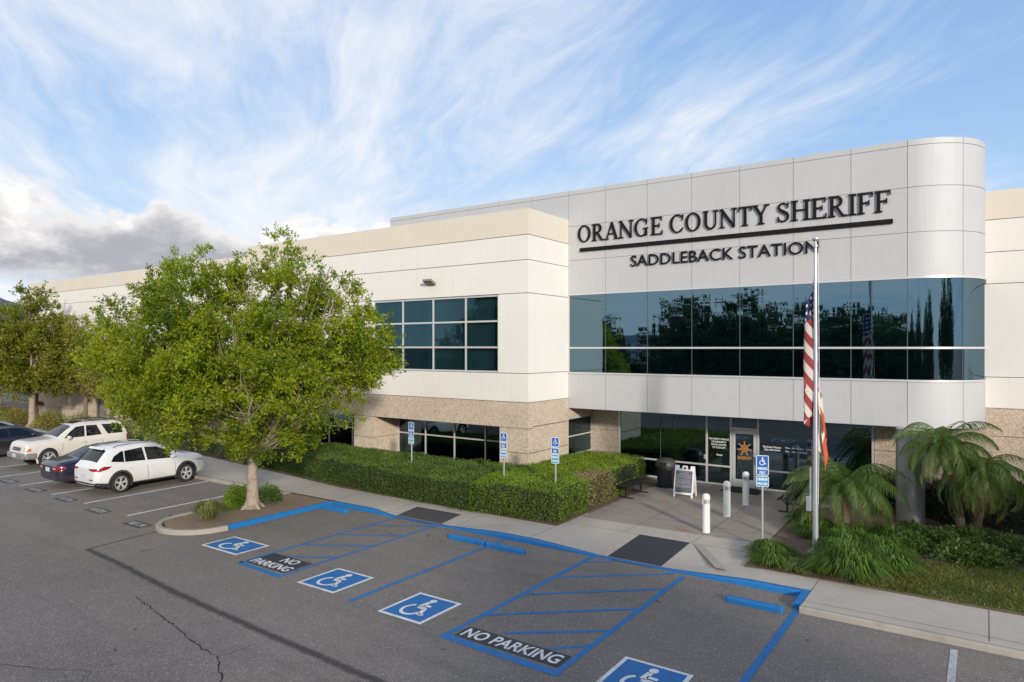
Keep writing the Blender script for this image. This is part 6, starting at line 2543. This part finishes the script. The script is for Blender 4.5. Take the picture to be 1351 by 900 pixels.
    ld = norm(tdirs[:, None, :] * 0.75 + side_ * 0.95 + np.array([0, 0, 0.12]))
    Ln = leaf * (0.65 + 0.6 * rng.random((n, per)))
    c = c.reshape(-1, 3)
    ld = ld.reshape(-1, 3)
    Ln = Ln.reshape(-1)
    Q = leaf_quads(c, ld, Ln, Ln * 0.46, up=(0, 0, 1), jit=0.8)
    tint = np.repeat(np.clip(ttint, 0, 1), per)
    tint = np.clip(tint + rng.normal(size=len(tint)) * 0.06, 0, 1)
    # twigs as very thin quads
    T0 = tips
    T1 = tips + tdirs * tl[:, None]
    quads_obj('crown', Q, mleaf, t, tint)
    return t


def camxy(px, depth):
    """world xy offset helper: direction of a screen column at the given view depth (used to size trees only)"""
    a = (px - 675.5) / 901.0
    th = R(34.727)
    return ((-math.sin(th) + a * math.cos(th)) * depth, (math.cos(th) + a * math.sin(th)) * depth)


def lobes_from(base, rows, D0):
    """rows: (right, up_z, toward, radius_right, radius_z) in a frame facing the car park, metres from the base"""
    th = R(34.727)
    rt = np.array([math.cos(th), math.sin(th)])
    fw = np.array([-math.sin(th), math.cos(th)])
    out = []
    for r, z, f, a, b in rows:
        xy = rt * r + fw * f
        out.append((xy[0], xy[1], z, a, a, b))
    return out


# big island tree
base = (-19.25, 13.2, 0.10)
rows = [
    (-0.3, 4.6, 0.0, 2.3, 1.9), (-2.2, 4.3, -0.3, 1.9, 1.5), (2.3, 4.4, 0.2, 1.9, 1.5), (0.6, 3.6, -1.6, 2.0, 1.3),
    (-1.5, 6.1, 0.2, 1.6, 1.3), (0.9, 6.2, 0.0, 1.7, 1.3), (-3.3, 5.7, 0.3, 1.2, 1.0), (2.6, 5.9, 0.3, 1.2, 1.0),
    (-2.6, 3.55, -0.8, 1.4, 0.9), (1.4, 3.2, -0.9, 1.2, 0.8), (3.3, 4.7, -0.4, 0.9, 0.7), (-0.4, 2.8, -0.9, 1.5, 0.7),
    (-4.0, 4.4, 0.4, 0.9, 1.0), (-3.3, 3.3, 0.2, 0.9, 0.6), (0.0, 4.3, 1.8, 2.0, 1.5), (-2.8, 7.2, 0.2, 0.55, 0.75),
    (0.0, 7.6, 0.0, 0.55, 0.85), (1.9, 7.5, 0.1, 0.65, 0.85), (-0.9, 7.1, 0.3, 0.6, 0.5), (-4.7, 5.3, 0.6, 0.5, 0.5), (3.6, 5.0, 0.2, 0.9, 0.7),
    (2.7, 6.9, 0.2, 0.5, 0.5), (-3.2, 6.9, 0.2, 0.32, 0.75), (-1.6, 7.5, 0.1, 0.30, 0.70), (1.0, 8.0, 0.0, 0.34, 0.70), (2.5, 7.7, 0.0, 0.30, 0.55), (-4.4, 6.0, 0.3, 0.35, 0.5), (-5.0, 4.6, 0.3, 0.4, 0.45), (4.1, 5.6, 0.1, 0.35, 0.4), (4.2, 5.0, 0.1, 0.35, 0.4), (3.2, 4.2, -0.3, 0.7, 0.5), (1.9, 3.7, -1.2, 1.0, 0.7), (1.0, 2.3, 0.6, 0.9, 0.5), (0.7, 2.1, -0.9, 1.1, 0.5)]
make_tree('street_tree', 'large bright green tree growing in the kerbed island beside the white SUV', base, 1.9,
          lobes_from(base, rows, 22), 1000, 0.106, M['leaf_main'], M['bark'], r0=0.18, per=14, twig=0.20, seed=5, lift=0.55, fork=(0.02, 0.0, 1.75), gap=0.33)

# left lot tree by the black car and trees along the wall
tb = (-50.6, 18.6, 0.1)
rows = [(0.2, 4.2, 0, 2.4, 1.9), (-2.2, 4.4, 0, 2.0, 1.7), (2.2, 3.9, -0.2, 1.6, 1.4), (0.2, 6.1, 0, 1.9, 1.5), (-1.7, 6.6, 0.3, 1.5, 1.3), (1.2, 5.6, 0, 1.5, 1.1),
        (-0.2, 7.8, 0, 0.9, 1.0), (2.9, 4.8, 0, 0.9, 0.9), (-3.4, 3.4, 0, 1.5, 1.2), (1.7, 2.8, 0, 1.4, 0.7), (-1.0, 3.0, -0.8, 1.7, 0.9), (0.6, 7.2, 0.1, 0.8, 0.9)]
make_tree('street_tree', 'olive green tree with pale forked trunk behind the black sedan', tb, 2.2, lobes_from(tb, rows, 45), 480, 0.17, M['leaf_left'], M['bark'], r0=0.20, per=9, twig=0.28, seed=8, gap=0.30)
WT = [
    ('narrow olive tree with low crown against the wall, behind the red hose connection', (-54.5, 20.3, 0.1), 2.0, [(0, 3.3, 0, 1.2, 1.1), (0.3, 4.4, 0, 0.9, 0.9), (-0.6, 3.0, 0, 0.9, 0.8)], 240, 'leaf_left', 31),
    ('upright olive tree between the olive tree and the yellowish one', (-46.9, 20.2, 0.1), 1.9, [(0.2, 4.4, 0, 1.1, 1.3), (0.3, 5.9, 0, 0.9, 1.2), (-0.3, 3.2, 0, 1.2, 0.9), (0.6, 3.0, 0, 1.0, 0.8)], 420, 'leaf_left', 32),
    ('small yellow green tree against the far wall beside the grey door', (-43.3, 20.1, 0.1), 1.6, [(0.0, 3.1, 0, 1.3, 1.0), (0.2, 4.4, 0, 1.1, 1.0), (0.7, 2.6, 0, 1.0, 0.8), (-0.7, 3.6, 0, 0.8, 0.8)], 380, 'leaf_yel', 33),
    ('mid green tree on the wall side left of the big island tree', (-37.9, 20.0, 0.1), 1.4, [(0.0, 3.0, 0, 1.6, 1.2), (-1.1, 3.9, 0, 1.4, 1.2), (0.9, 4.4, 0, 1.3, 1.2), (-0.4, 2.2, 0, 1.5, 0.7), (-1.9, 2.6, 0, 0.9, 0.9)], 620, 'leaf_main', 34),
    ('dark green tree half hidden behind the big island tree crown', (-34.0, 19.9, 0.1), 1.4, [(0.0, 2.9, 0, 1.3, 1.0), (0.4, 4.2, 0, 1.3, 1.0), (-0.8, 2.4, 0, 1.0, 0.7)], 420, 'leaf_dark', 35),
    ('far tree at the left edge beyond the olive tree', (-62.5, 20.5, 0.1), 2.4, [(0.0, 4.2, 0, 2.0, 1.7), (-1.4, 5.5, 0, 1.7, 1.5), (1.2, 5.2, 0, 1.4, 1.4)], 420, 'leaf_left', 36),
    ('pale trunked tree at the left edge in front of the bushes', (-58.0, 18.7, 0.1), 2.3, [(0.0, 4.0, 0, 1.6, 1.3), (-1.4, 4.6, 0, 1.5, 1.5)], 380, 'leaf_left', 37),
]
WT += [('far dark tree past the left end of the building', (-72, 24, 0.1), 2.2, [(0, 4.0, 0, 2.6, 2.4), (-2.4, 4.6, 0, 2.4, 2.2), (2.2, 3.4, 0, 2.2, 1.8)], 500, 'leaf_dark', 38),
       ('far dark tree beyond the end of the stalls', (-84, 20, 0.1), 2.2, [(0, 4.0, 0, 3.0, 2.6), (-2.8, 4.2, 0, 2.6, 2.2), (2.6, 3.2, 0, 2.4, 2.0)], 500, 'leaf_dark', 39)]
for lab, b_, th_, lb, nt, ml, sd_ in WT:
    make_tree('wall_tree', lab, b_, th_, lobes_from(b_, lb, 40), nt, 0.17, M[ml], M['bark_d'], r0=0.12, per=16, twig=0.5, seed=sd_, group='trees along the far wall')


# hedges ------------------------------------------------------------
def hedge_obj(name, label, cat, poly, z0, ztop, n, leaf, mleaf, seed, group=None, rough_amp=0.10, patch=None):
    """clipped hedge: leaves on the sides and top of a prism with uneven surface; poly counter-clockwise"""
    global rng
    rng = np.random.default_rng(seed)
    base = Vector((poly[0][0], poly[0][1], z0))
    t = thing(name, label, cat, base, 0, group)
    P_ = [np.array(p) for p in poly]
    segs = [(P_[i], P_[(i + 1) % len(P_)]) for i in range(len(P_))]
    per = [np.linalg.norm(b - a) for a, b in segs]
    xs_ = [p[0] for p in poly]
    ys_ = [p[1] for p in poly]
    area = 0.5 * abs(sum(poly[i][0] * poly[(i + 1) % len(poly)][1] - poly[(i + 1) % len(poly)][0] * poly[i][1] for i in range(len(poly))))
    H = ztop - z0
    side_area = sum(per) * H
    ns = int(n * side_area / (side_area + area))
    pts, nr = [], []
    w = np.array(per) / sum(per)
    idx = rng.choice(len(segs), ns, p=w)
    tt = rng.random(ns)
    A = np.array([s_[0] for s_ in segs])[idx]
    Bq = np.array([s_[1] for s_ in segs])[idx]
    xy = A + (Bq - A) * tt[:, None]
    dv = norm(Bq - A)
    nrm_ = np.stack([dv[:, 1], -dv[:, 0], np.zeros(ns)], 1)
    z = z0 + H * rng.random(ns)
    p3 = np.concatenate([xy, z[:, None]], 1)
    pts.append(p3)
    nr.append(nrm_)
    k = n - ns
    got = []
    while len(got) < k:
        q = np.stack([min(xs_) + (max(xs_) - min(xs_)) * rng.random(k * 2), min(ys_) + (max(ys_) - min(ys_)) * rng.random(k * 2)], 1)
        for v in q:
            if in_poly(v[0], v[1], poly):
                got.append(v)
                if len(got) >= k:
                    break
    got = np.array(got[:k])
    pts.append(np.concatenate([got, np.full((k, 1), ztop)], 1))
    nr.append(np.tile([0, 0, 1.0], (k, 1)))
    pts = np.concatenate(pts)
    nr = np.concatenate(nr)
    amp = (vnoise(pts * 1.3 + seed) - 0.5) * rough_amp * 2 + (vnoise(pts * 4.1 + seed) - 0.5) * rough_amp * 1.1
    pts = pts + nr * (amp + rng.normal(size=len(pts)) * 0.025)[:, None]
    # round the top shoulder
    sh = np.clip((pts[:, 2] - (ztop - 0.12)) / 0.12, 0, 1) * (nr[:, 2] < 0.5)
    pts -= nr * (sh * 0.07)[:, None]
    d = norm(nr * 0.7 + rng.normal(size=pts.shape) * 0.75 + np.array([0, 0, 0.25]))
    Ln = leaf * (0.6 + 0.8 * rng.random(len(pts)))
    Q = leaf_quads(pts, d, Ln, Ln * 0.55)
    tint = np.clip(vnoise(pts * 1.7 + 5) * 0.55 + vnoise(pts * 7 + 9) * 0.35 + rng.random(len(pts)) * 0.25 - 0.08, 0, 1)
    # leaves on the top face get a lighter tint
    tint = np.clip(tint + 0.16 * (nr[:, 2] > 0.5), 0, 1)
    mats = [mleaf]
    mi = np.zeros(len(pts), dtype=int)
    if patch:
        mats.append(patch[2])
        dd = np.hypot(pts[:, 0] - patch[0][0], pts[:, 1] - patch[0][1]) + (vnoise(pts * 5) - 0.5) * 0.5
        mi = ((dd < patch[1]) & (rng.random(len(pts)) < 0.75)).astype(int)
    quads_obj('foliage', Q - np.array(base), mats, t, tint, mi)
    # dense twiggy core
    mb = MB()
    cx_, cy_ = sum(xs_) / len(xs_), sum(ys_) / len(ys_)
    ins = []
    m_ = len(poly)
    for i in range(m_):
        a, b, c = P_[i - 1], P_[i], P_[(i + 1) % m_]
        d1, d2 = (b - a) / np.linalg.norm(b - a), (c - b) / np.linalg.norm(c - b)
        n1, n2 = np.array([-d1[1], d1[0]]), np.array([-d2[1], d2[0]])
        v = n1 + n2
        v = v / max(0.3, v @ v) * 2 if False else (n1 + n2) / max(0.5, 1 + n1 @ n2)
        ins.append(tuple(b + v * 0.13))
    mb.prism(ins, z0 - 0.05, ztop - 0.12)
    mb.v = [tuple(np.array(v) - np.array(base)) for v in mb.v]
    mb.build('twig_core', M['inner'], t)
    return t


hedge_obj('boxwood_hedge', 'long clipped dark green hedge below the ground floor windows', 'hedge',
          [(-26.8, 18.0), (-19.3, 17.0), (-16.0, 16.75), (-13.2, 16.62), (-13.2, 20.2), (-26.8, 20.2)], 0.12, 0.98, 95000, 0.045, M['leaf_hedge'], 41, rough_amp=0.07)
hedge_obj('boxwood_hedge', 'bright green hedge end wrapping the stone corner, with a dry brown patch beside the bench', 'hedge',
          [(-13.15, 16.62), (-10.15, 16.95), (-10.25, 20.3), (-10.45, 22.2), (-10.6, 24.0), (-11.6, 24.4), (-13.2, 24.3)], 0.12, 1.04, 60000, 0.045, M['leaf_hedge_l'], 42, rough_amp=0.08,
          patch=((-10.2, 19.9), 1.0, M['leaf_hedge_dry']))


def bush(name, label, cat, c, r, n, leaf, mleaf, seed, group=None, power=0.35, flower=None, world_base=0.1):
    global rng
    rng = np.random.default_rng(seed)
    t = thing(name, label, cat, (c[0], c[1], world_base), 0, group)
    d = unit_sphere(n)
    d[:, 2] = np.abs(d[:, 2]) * 1.0 - 0.15
    rad = rng.random(n) ** power * (0.78 + 0.42 * vnoise(d * 2.5 + seed))
    p = d * rad[:, None] * np.array(r) * np.array([1, 1, 1])
    p[:, 2] = p[:, 2] + r[2] * 0.15
    p[:, 2] = np.maximum(p[:, 2], 0.02)
    dd = norm(d + rng.normal(size=d.shape) * 0.7)
    Ln = leaf * (0.6 + 0.8 * rng.random(n))
    Q = leaf_quads(p, dd, Ln, Ln * 0.5)
    tint = np.clip(vnoise(p * 3 + seed) * 0.6 + rng.random(n) * 0.4, 0, 1)
    quads_obj('foliage', Q, mleaf, t, tint)
    mb = MB()
    for k in range(7):
        a = k * 2.4 + seed
        e = (math.cos(a) * r[0] * 0.6, math.sin(a) * r[1] * 0.6, r[2] * (0.6 + 0.25 * math.sin(k * 3)))
        mb.tube([(math.cos(a) * 0.04, math.sin(a) * 0.04, -0.02), (e[0] * 0.5, e[1] * 0.5, e[2] * 0.6), e], [0.014, 0.01, 0.004], 5)
    mb.build('stem', M['bark_d'], t)
    return t


vl = ['first', 'second', 'third', 'fourth', 'fifth', 'sixth', 'seventh', 'eighth', 'ninth']
vx = [-25.9, -27.4, -28.9, -30.5, -32.1, -33.8, -35.5, -37.3, -39.2]
for i, x in enumerate(vx):
    y = 19.2 + 0.12 * math.sin(i * 2)
    bush('variegated_bush', 'pale variegated bush behind the parked cars, %s one left of the dark hedge' % vl[i], 'bush',
         (x, y), (1.12, 1.05, 1.08 + 0.06 * math.sin(i * 5)), 4300, 0.075, M['leaf_var'], 60 + i, 'variegated bushes behind the cars')
fb = [(-42.3, 19.3, 1.2, 'low pale bush between the narrow wall tree and the older SUV roof'), (-45.2, 19.2, 1.2, 'pale bush left of the yellow green wall tree'),
      (-48.4, 18.8, 1.3, 'rounded pale bush just right of the forked pale trunk'), (-53.4, 18.8, 1.3, 'rounded pale bush just left of the forked pale trunk'),
      (-56.6, 18.9, 1.2, 'pale bush at the left edge beside the far walk')]
for i, (x, y, r_, lab) in enumerate(fb):
    bush('variegated_bush', lab, 'bush', (x, y), (r_ * 1.2, 1.0, 1.15), 2600, 0.10, M['leaf_var'] if i < 2 else M['leaf_yel'], 80 + i, 'pale bushes along the far wall')

bush('island_shrub', 'round dark green shrub left of the big tree trunk in the island', 'shrub', (-19.72, 13.05), (0.46, 0.5, 0.72), 5200, 0.06, M['leaf_hedge_l'], 91)
bush('island_shrub', 'small green shrub behind the big tree trunk', 'shrub', (-19.5, 14.0), (0.42, 0.45, 0.6), 2000, 0.06, M['leaf_hedge'], 92)


def grass_clump(name, label, c, r, h, n, mtl, seed, group, z=0.13, w=0.016):
    """arching narrow blades from a tuft, three segments each"""
    global rng
    rng = np.random.default_rng(seed)
    t = thing(name, label, 'grass clump', (c[0], c[1], z), 0, group)
    a = rng.random(n) * 2 * PI
    rb = r * 0.32 * np.sqrt(rng.random(n))
    b0 = np.stack([np.cos(a) * rb, np.sin(a) * rb, np.zeros(n)], 1)
    out = np.stack([np.cos(a + rng.normal(size=n) * 0.5), np.sin(a + rng.normal(size=n) * 0.5), np.zeros(n)], 1)
    reach = r * (0.25 + 0.85 * rng.random(n))
    hh = h * (0.65 + 0.5 * rng.random(n)) * (1.15 - 0.45 * reach / r)
    sdv = np.stack([-out[:, 1], out[:, 0], np.zeros(n)], 1)
    P0 = b0
    P1 = b0 + out * (reach * 0.28)[:, None] + np.array([0, 0, 1.0]) * (hh * 0.75)[:, None]
    P2 = b0 + out * (reach * 0.68)[:, None] + np.array([0, 0, 1.0]) * hh[:, None]
    P3 = b0 + out * reach[:, None] + np.array([0, 0, 1.0]) * (hh * 0.62)[:, None]
    ww = w * (0.7 + 0.6 * rng.random(n))[:, None]
    Q = np.concatenate([
        np.stack([P0 - sdv * ww * .5, P0 + sdv * ww * .5, P1 + sdv * ww * .5, P1 - sdv * ww * .5], 1),
        np.stack([P1 - sdv * ww * .5, P1 + sdv * ww * .5, P2 + sdv * ww * .42, P2 - sdv * ww * .42], 1),
        np.stack([P2 - sdv * ww * .42, P2 + sdv * ww * .42, P3 + sdv * ww * .08, P3 - sdv * ww * .08], 1)])
    tt = np.clip(rng.random(n) * 0.8 + 0.1 * rng.normal(size=n), 0, 1)
    tint = np.concatenate([tt, tt, tt])
    me = quads_obj('blades', Q, mtl, t, tint)
    return t


grass_clump('grass_clump', 'yellowish grass clump near the rounded end of the tree island', (-19.0, 11.55), 0.48, 0.48, 900, M['grass_dry'], 101, 'ornamental grass clumps')
gc = [(-4.35, 17.35, .50, .42, 'grass clump at the foot of the blue sign post beside the plaza'),
      (-4.15, 16.62, .48, .40, 'small grass clump at the plaza corner above the kerb'),
      (-3.62, 16.60, .46, .26, 'yellow green grass clump directly in front of the flagpole base'),
      (-3.02, 16.75, .54, .42, 'grass clump right of the flagpole base along the walk'),
      (-2.45, 16.75, .78, .72, 'largest grass clump, spilling over the walk right of the flagpole'),
      (-1.85, 17.7, .70, .55, 'grass clump between the biggest clump and the red flowered shrubs'),
      (-2.75, 17.75, .70, .62, 'grass clump directly behind the largest clump'),
      (-2.95, 18.9, .65, .58, 'grass clump right of the flagpole, second row back'),
      (-2.1, 18.8, .70, .55, 'grass clump in front of the metal column, near the lawn'),
      (-3.9, 20.2, .55, .55, 'grass clump along the plaza edge behind the mulch patch'),
      (-4.3, 21.1, .48, .50, 'grass clump under the low palm at the plaza edge'),
      (-2.9, 19.9, .62, .50, 'grass clump under the left palm fronds'),
      (-3.75, 19.6, .42, .42, 'small grass clump just behind the flagpole mulch'),
      (-1.9, 20.2, .70, .52, 'back row grass clump close to the metal column'),
      (-3.95, 17.35, .36, .26, 'low grass clump behind the yellow green one near the pole')]
for i, (x, y, r_, h_, lab) in enumerate(gc):
    grass_clump('grass_clump', lab, (x, y), r_, h_ * (0.85 if i == 4 else 0.72), int(1500 * r_ * 1.4), M['grass_dry'] if i in (2,) else M['grass_blade'], 110 + i, 'ornamental grass clumps', w=0.020)

# lawn blades: uncountable
rng = np.random.default_rng(9)
n = 60000
P_ = np.stack([-2.3 + 13.3 * rng.random(n) ** 1.5, 16.2 + 4.2 * rng.random(n)], 1)
lp = [(-2.3, 16.2), (11, 16.2), (11, 20.5), (3, 19.6), (0.7, 19.3), (-1.2, 18.75), (-2.2, 17.9)]
P_ = np.array([q for q in P_ if in_poly(q[0], q[1], lp)])
n = len(P_)
c_ = np.concatenate([P_, np.full((n, 1), 0.148)], 1)
d_ = norm(rng.normal(size=(n, 3)) * np.array([0.7, 0.7, 0.15]) + np.array([0, 0, 0.8]))
Q = leaf_quads(c_, d_, 0.05 + 0.04 * rng.random(n), 0.016)
tn = np.clip(vnoise(c_ * 1.6) * 0.8 + rng.random(n) * 0.3, 0, 1)
o = quads_obj('lawn_grass', Q, M['lawn'], None, tn)
tag(o, 'short patchy lawn grass between the walk and the flowering shrubs', 'grass', kind='stuff')

# low flowering shrubs behind the lawn
sc_ = []
rr = random.Random(12)
k = 0
for j, y in enumerate((19.55, 20.4, 21.3)):
    for i in range(5):
        x = -1.55 + i * 0.95 + (0.4 if j % 2 else 0) + rr.uniform(-.3, .3)
        yy = y + rr.uniform(-.28, .28) + max(0, x) * 0.14
        sc_.append((x, yy, j, i))
rowname = ('front', 'middle', 'back')
for k, (x, y, j, i) in enumerate(sc_):
    rng = np.random.default_rng(200 + k)
    lab = 'plain green rose bush behind the lawn, %s row, %s one right of the metal column' % (rowname[j], vl[i])
    red = (k * 7) % 3 == 0
    if red:
        lab = 'rose bush with red flowers, %s row, %s one right of the metal column' % (rowname[j], vl[i])
    t = bush('rose_bush', lab, 'bush', (x, y), (0.60 + 0.12 * math.sin(k * 2.3), 0.58 + 0.1 * math.cos(k * 1.7), 0.46 + 0.17 * math.sin(k * 3.1)), 1300, 0.085, M['leaf_cover'], 200 + k, 'rose bushes behind the lawn', power=0.5, world_base=0.12)
    if red:
        nf = 26
        ctr = norm(np.array([[rr.uniform(-1, 1), -1, 0.8]]))[0] * 0.45
        p_ = ctr + rng.normal(size=(nf, 3)) * np.array([0.16, 0.10, 0.05])
        Q = leaf_quads(p_, unit_sphere(nf), 0.06, 0.05)
        quads_obj('flower', Q, M['flower'], t)

# dark shrub hedge against the wall behind the palms
hedge_obj('dark_hedge', 'dark glossy shrub hedge along the stone wall behind the column and palms', 'hedge',
          [(-2.9, 23.5), (-1.35, 23.5), (-0.9, 22.9), (9.0, 23.6), (9.0, 25.6), (0.3, 25.5), (-0.1, 24.9), (-2.9, 24.9)], 0.12, 1.15, 15000, 0.095, M['leaf_back'], 55, rough_amp=0.22)


# palms --------------------------------------------------------------
def make_palm(name, label, base, top, nf, flen, seed, droop=1.0, rt=0.09, old=0):
    global rng
    rng = np.random.default_rng(seed)
    rr = random.Random(seed)
    t = thing(name, label, 'palm', base, 0, 'palms beside the column')
    mb = MB()
    tp = Vector(top)
    path = [Vector((tp.x * f, tp.y * f, tp.z * f)) + Vector((0.05 * math.sin(f * 5), 0, 0)) for f in np.linspace(0, 1, 9)]
    path[-1] = tp
    path[0] = Vector((0, 0, -0.05))
    mb.tube(path, [rt * (1.15 + 0.12 * (i % 2)) for i in range(9)], 10)
    for k in range(46):
        f = k / 46
        p_ = Vector((tp.x * f, tp.y * f, tp.z * f))
        a = k * 2.4
        d = Vector((math.cos(a), math.sin(a), 0.8)).normalized()
        mb.bar(p_ + Vector((math.cos(a), math.sin(a), 0)) * rt * 0.8, p_ + Vector((math.cos(a), math.sin(a), 0)) * rt * 1.2 + Vector((0, 0, 0.05)), 0.05, 0.03)
    mb.build('trunk', M['palmbark'], t, smooth=True)
    Qs, tn, rach = [], [], MB()
    Qo = []
    for k in range(nf + old):
        a = k * 2.39996 + rr.uniform(-.2, .2)
        isold = k >= nf
        e0 = R(rr.uniform(-30, 5)) if isold else R(82 - 78 * (k / nf) ** 0.8 + rr.uniform(-8, 8))
        ln = flen * rr.uniform(0.85, 1.1)
        hd = Vector((math.cos(a), math.sin(a), 0))
        npt = 13
        p_ = tp + Vector((0, 0, 0.02))
        el = e0
        pts = [p_.copy()]
        for q in range(npt):
            el -= R(droop * (7.5 + 4.5 * q / npt)) * (1.0 if not isold else 0.7)
            p_ = p_ + (hd * math.cos(el) + Vector((0, 0, 1)) * math.sin(el)) * (ln / npt)
            pts.append(p_.copy())
        rach.tube(pts, [0.011 * (1 - 0.8 * i / npt) + 0.002 for i in range(npt + 1)], 4, cap=False)
        sdv = Vector((-hd.y, hd.x, 0))
        m_ = 52
        for i in range(m_):
            f = 0.10 + 0.90 * i / m_
            x = f * npt
            j = min(int(x), npt - 1)
            c = pts[j].lerp(pts[j + 1], x - j)
            tg = (pts[j + 1] - pts[j]).normalized()
            ll = ln * 0.235 * math.sin(PI * min(0.97, 0.18 + f * 0.80)) ** 0.7
            for sg in (1, -1):
                d = (sdv * sg * 0.78 + tg * 0.60 + Vector((0, 0, -0.38 - 0.25 * rr.random())) + Vector((rr.uniform(-.12, .12), rr.uniform(-.12, .12), rr.uniform(-.12, .12)))).normalized()
                d2 = (d + Vector((0, 0, -0.75))).normalized()
                w_ = 0.0076
                wv = tg.cross(d).normalized()
                wv = (tg * 0.7 + wv * 0.5).normalized() * w_
                q0, q1, q2 = c, c + d * ll * 0.5, c + d * ll * 0.5 + d2 * ll * 0.5
                (Qo if isold else Qs).append([q0 - wv * .7, q0 + wv * .7, q1 + wv, q1 - wv])
                (Qo if isold else Qs).append([q1 - wv, q1 + wv, q2 + wv * .15, q2 - wv * .15])
                if not isold:
                    tn += [0.25 + 0.5 * ((k * 7) % 11) / 11] * 2
    Q = np.array([[tuple(v) for v in q] for q in Qs])
    quads_obj('fronds', Q, M['frond'], t, np.array(tn))
    if Qo:
        Q = np.array([[tuple(v) for v in q] for q in Qo])
        quads_obj('dry_fronds', Q, M['frond_old'], t, np.random.default_rng(1).random(len(Q)))
    rach.build('frond_stems', M['frond'], t, fix=False)
    return t


make_palm('palm', 'low fountain shaped palm behind the flags and flagpole', (-3.25, 20.9, 0.1), (0.05, -0.1, 1.2), 48, 2.0, 71, 0.95)
make_palm('palm', 'palm with curved trunk directly right of the metal column', (-0.52, 21.9, 0.1), (-0.38, -0.25, 2.45), 34, 1.55, 72, 1.0, old=2)
make_palm('palm', 'rightmost palm with yellowing lower fronds at the right edge', (-0.25, 22.2, 0.1), (0.15, -0.3, 1.8), 38, 1.55, 73, 1.2, old=9)

# ------------------------------------------------------------------ ACROSS THE LOT (seen mirrored in the glass)
ob = thing('warehouse', 'long low pale warehouse across the car park, mirrored in the upper glass', 'building', (-20, -52, 0), 0)
MB().box(-50, 50, -12, 0, 0, 6.3).build('wall', M['wall'], ob)
MB().box(-50.1, 50.1, -12.1, 0.1, 6.3, 7.2).build('parapet_band', M['tan'], ob)
mb = MB()
for k in range(9):
    mb.box(-45 + k * 11, -40 + k * 11, 0.02, 0.10, 1.0, 3.4)
    w_ = mb.build('window', M['glass_store'], ob)
    mb = MB()
MB().box(8, 11, -6, -3, 7.2, 9.4).build('roof_unit', M['tan'], ob)
lab = ['dark round crowned tree opposite the station, mirrored left in the glass', 'tall spreading tree opposite the station, mirrored mid glass', 'broad dark tree opposite, mirrored behind the flagpole',
       'airy tree opposite the station, mirrored beside the mirrored flag', 'low bushy tree opposite, mirrored at the right of the glass', 'wide bushy tree opposite, mirrored at the curved glass', 'dark tree far opposite at the left end of the mirrored row',
       'tall dark tree filling the mirrored view between flag and curve', 'dense tree opposite, mirrored left of the mirrored flag', 'dark tree opposite at the far right end of the mirrored row']
for i, (x, y, s_) in enumerate(((-37, -24, 0.95), (-23.5, -17, 1.1), (-18.5, -19, 1.12), (-14.0, -22, 1.0), (-8.8, -17, 0.92), (-5.0, -22, 0.9), (-47, -30, 0.95), (0.5, -20, 0.85), (8, -19, 1.0), (20, -22, 1.0))):
    rows = [(0, 4.0 * s_, 0, 3.6 * s_, 2.3 * s_), (1.8 * s_, 5.4 * s_, 0, 2.6 * s_, 1.9 * s_), (-2.2 * s_, 5.0 * s_, 0, 2.5 * s_, 1.9 * s_), (0, 7.2 * s_, 0, 2.1 * s_, 1.7 * s_), (0.8, 2.3 * s_, 0, 3.4 * s_, 1.5 * s_), (-1.8, 2.2 * s_, 0, 3.0 * s_, 1.4 * s_)]
    make_tree('street_tree', lab[i], (x, y, 0), 2.2, lobes_from((x, y, 0), rows, 1), 1100, 0.42, M['leaf_dark'], M['bark_d'], r0=0.2, per=14, twig=0.8, seed=300 + i, group='trees across the car park')
RT = [(21.5, 7.5, 1.0, 'tall dark tree beyond the right end, mirrored in the curved glass'), (24, 12, 1.05, 'dark tree farther right on the kerb, mirrored in the curved glass edge'),
      (15.5, -5, 0.95, 'dark tree across the lane right of the camera, mirrored near the curve')]
for i, (x, y, s_, lb_) in enumerate(RT):
    rows = [(0, 4.4 * s_, 0, 3.2 * s_, 2.4 * s_), (1.8 * s_, 5.8 * s_, 0, 2.2 * s_, 1.9 * s_), (-2.0 * s_, 5.4 * s_, 0, 2.2 * s_, 1.9 * s_), (0, 7.6 * s_, 0, 1.8 * s_, 1.6 * s_)]
    make_tree('street_tree', lb_, (x, y, 0), 2.2, lobes_from((x, y, 0), rows, 1), 1000, 0.36, M['leaf_dark'], M['bark_d'], r0=0.2, per=14, twig=0.8, seed=340 + i, group='trees across the car park')
hedge_obj('boxwood_hedge', 'tall screening hedge across the car park, mirrored in the lower glass', 'hedge',
          [(-60, -30), (40, -30), (40, -28), (-60, -28)], 0.0, 3.4, 20000, 0.34, M['leaf_dark'], 77, rough_amp=0.5)
c1 = copy_tree(suv)
c1.location = (-12.0, -11.5, 0)
c1.rotation_euler = (0, 0, R(-90))
c1['label'] = 'white SUV across the lane, seen only mirrored in the glass'
c2 = copy_tree(bs)
c2.location = (-6.2, -11.5, 0)
c2.rotation_euler = (0, 0, R(-90))
c2['label'] = 'dark blue sedan across the lane, seen only mirrored in the glass'
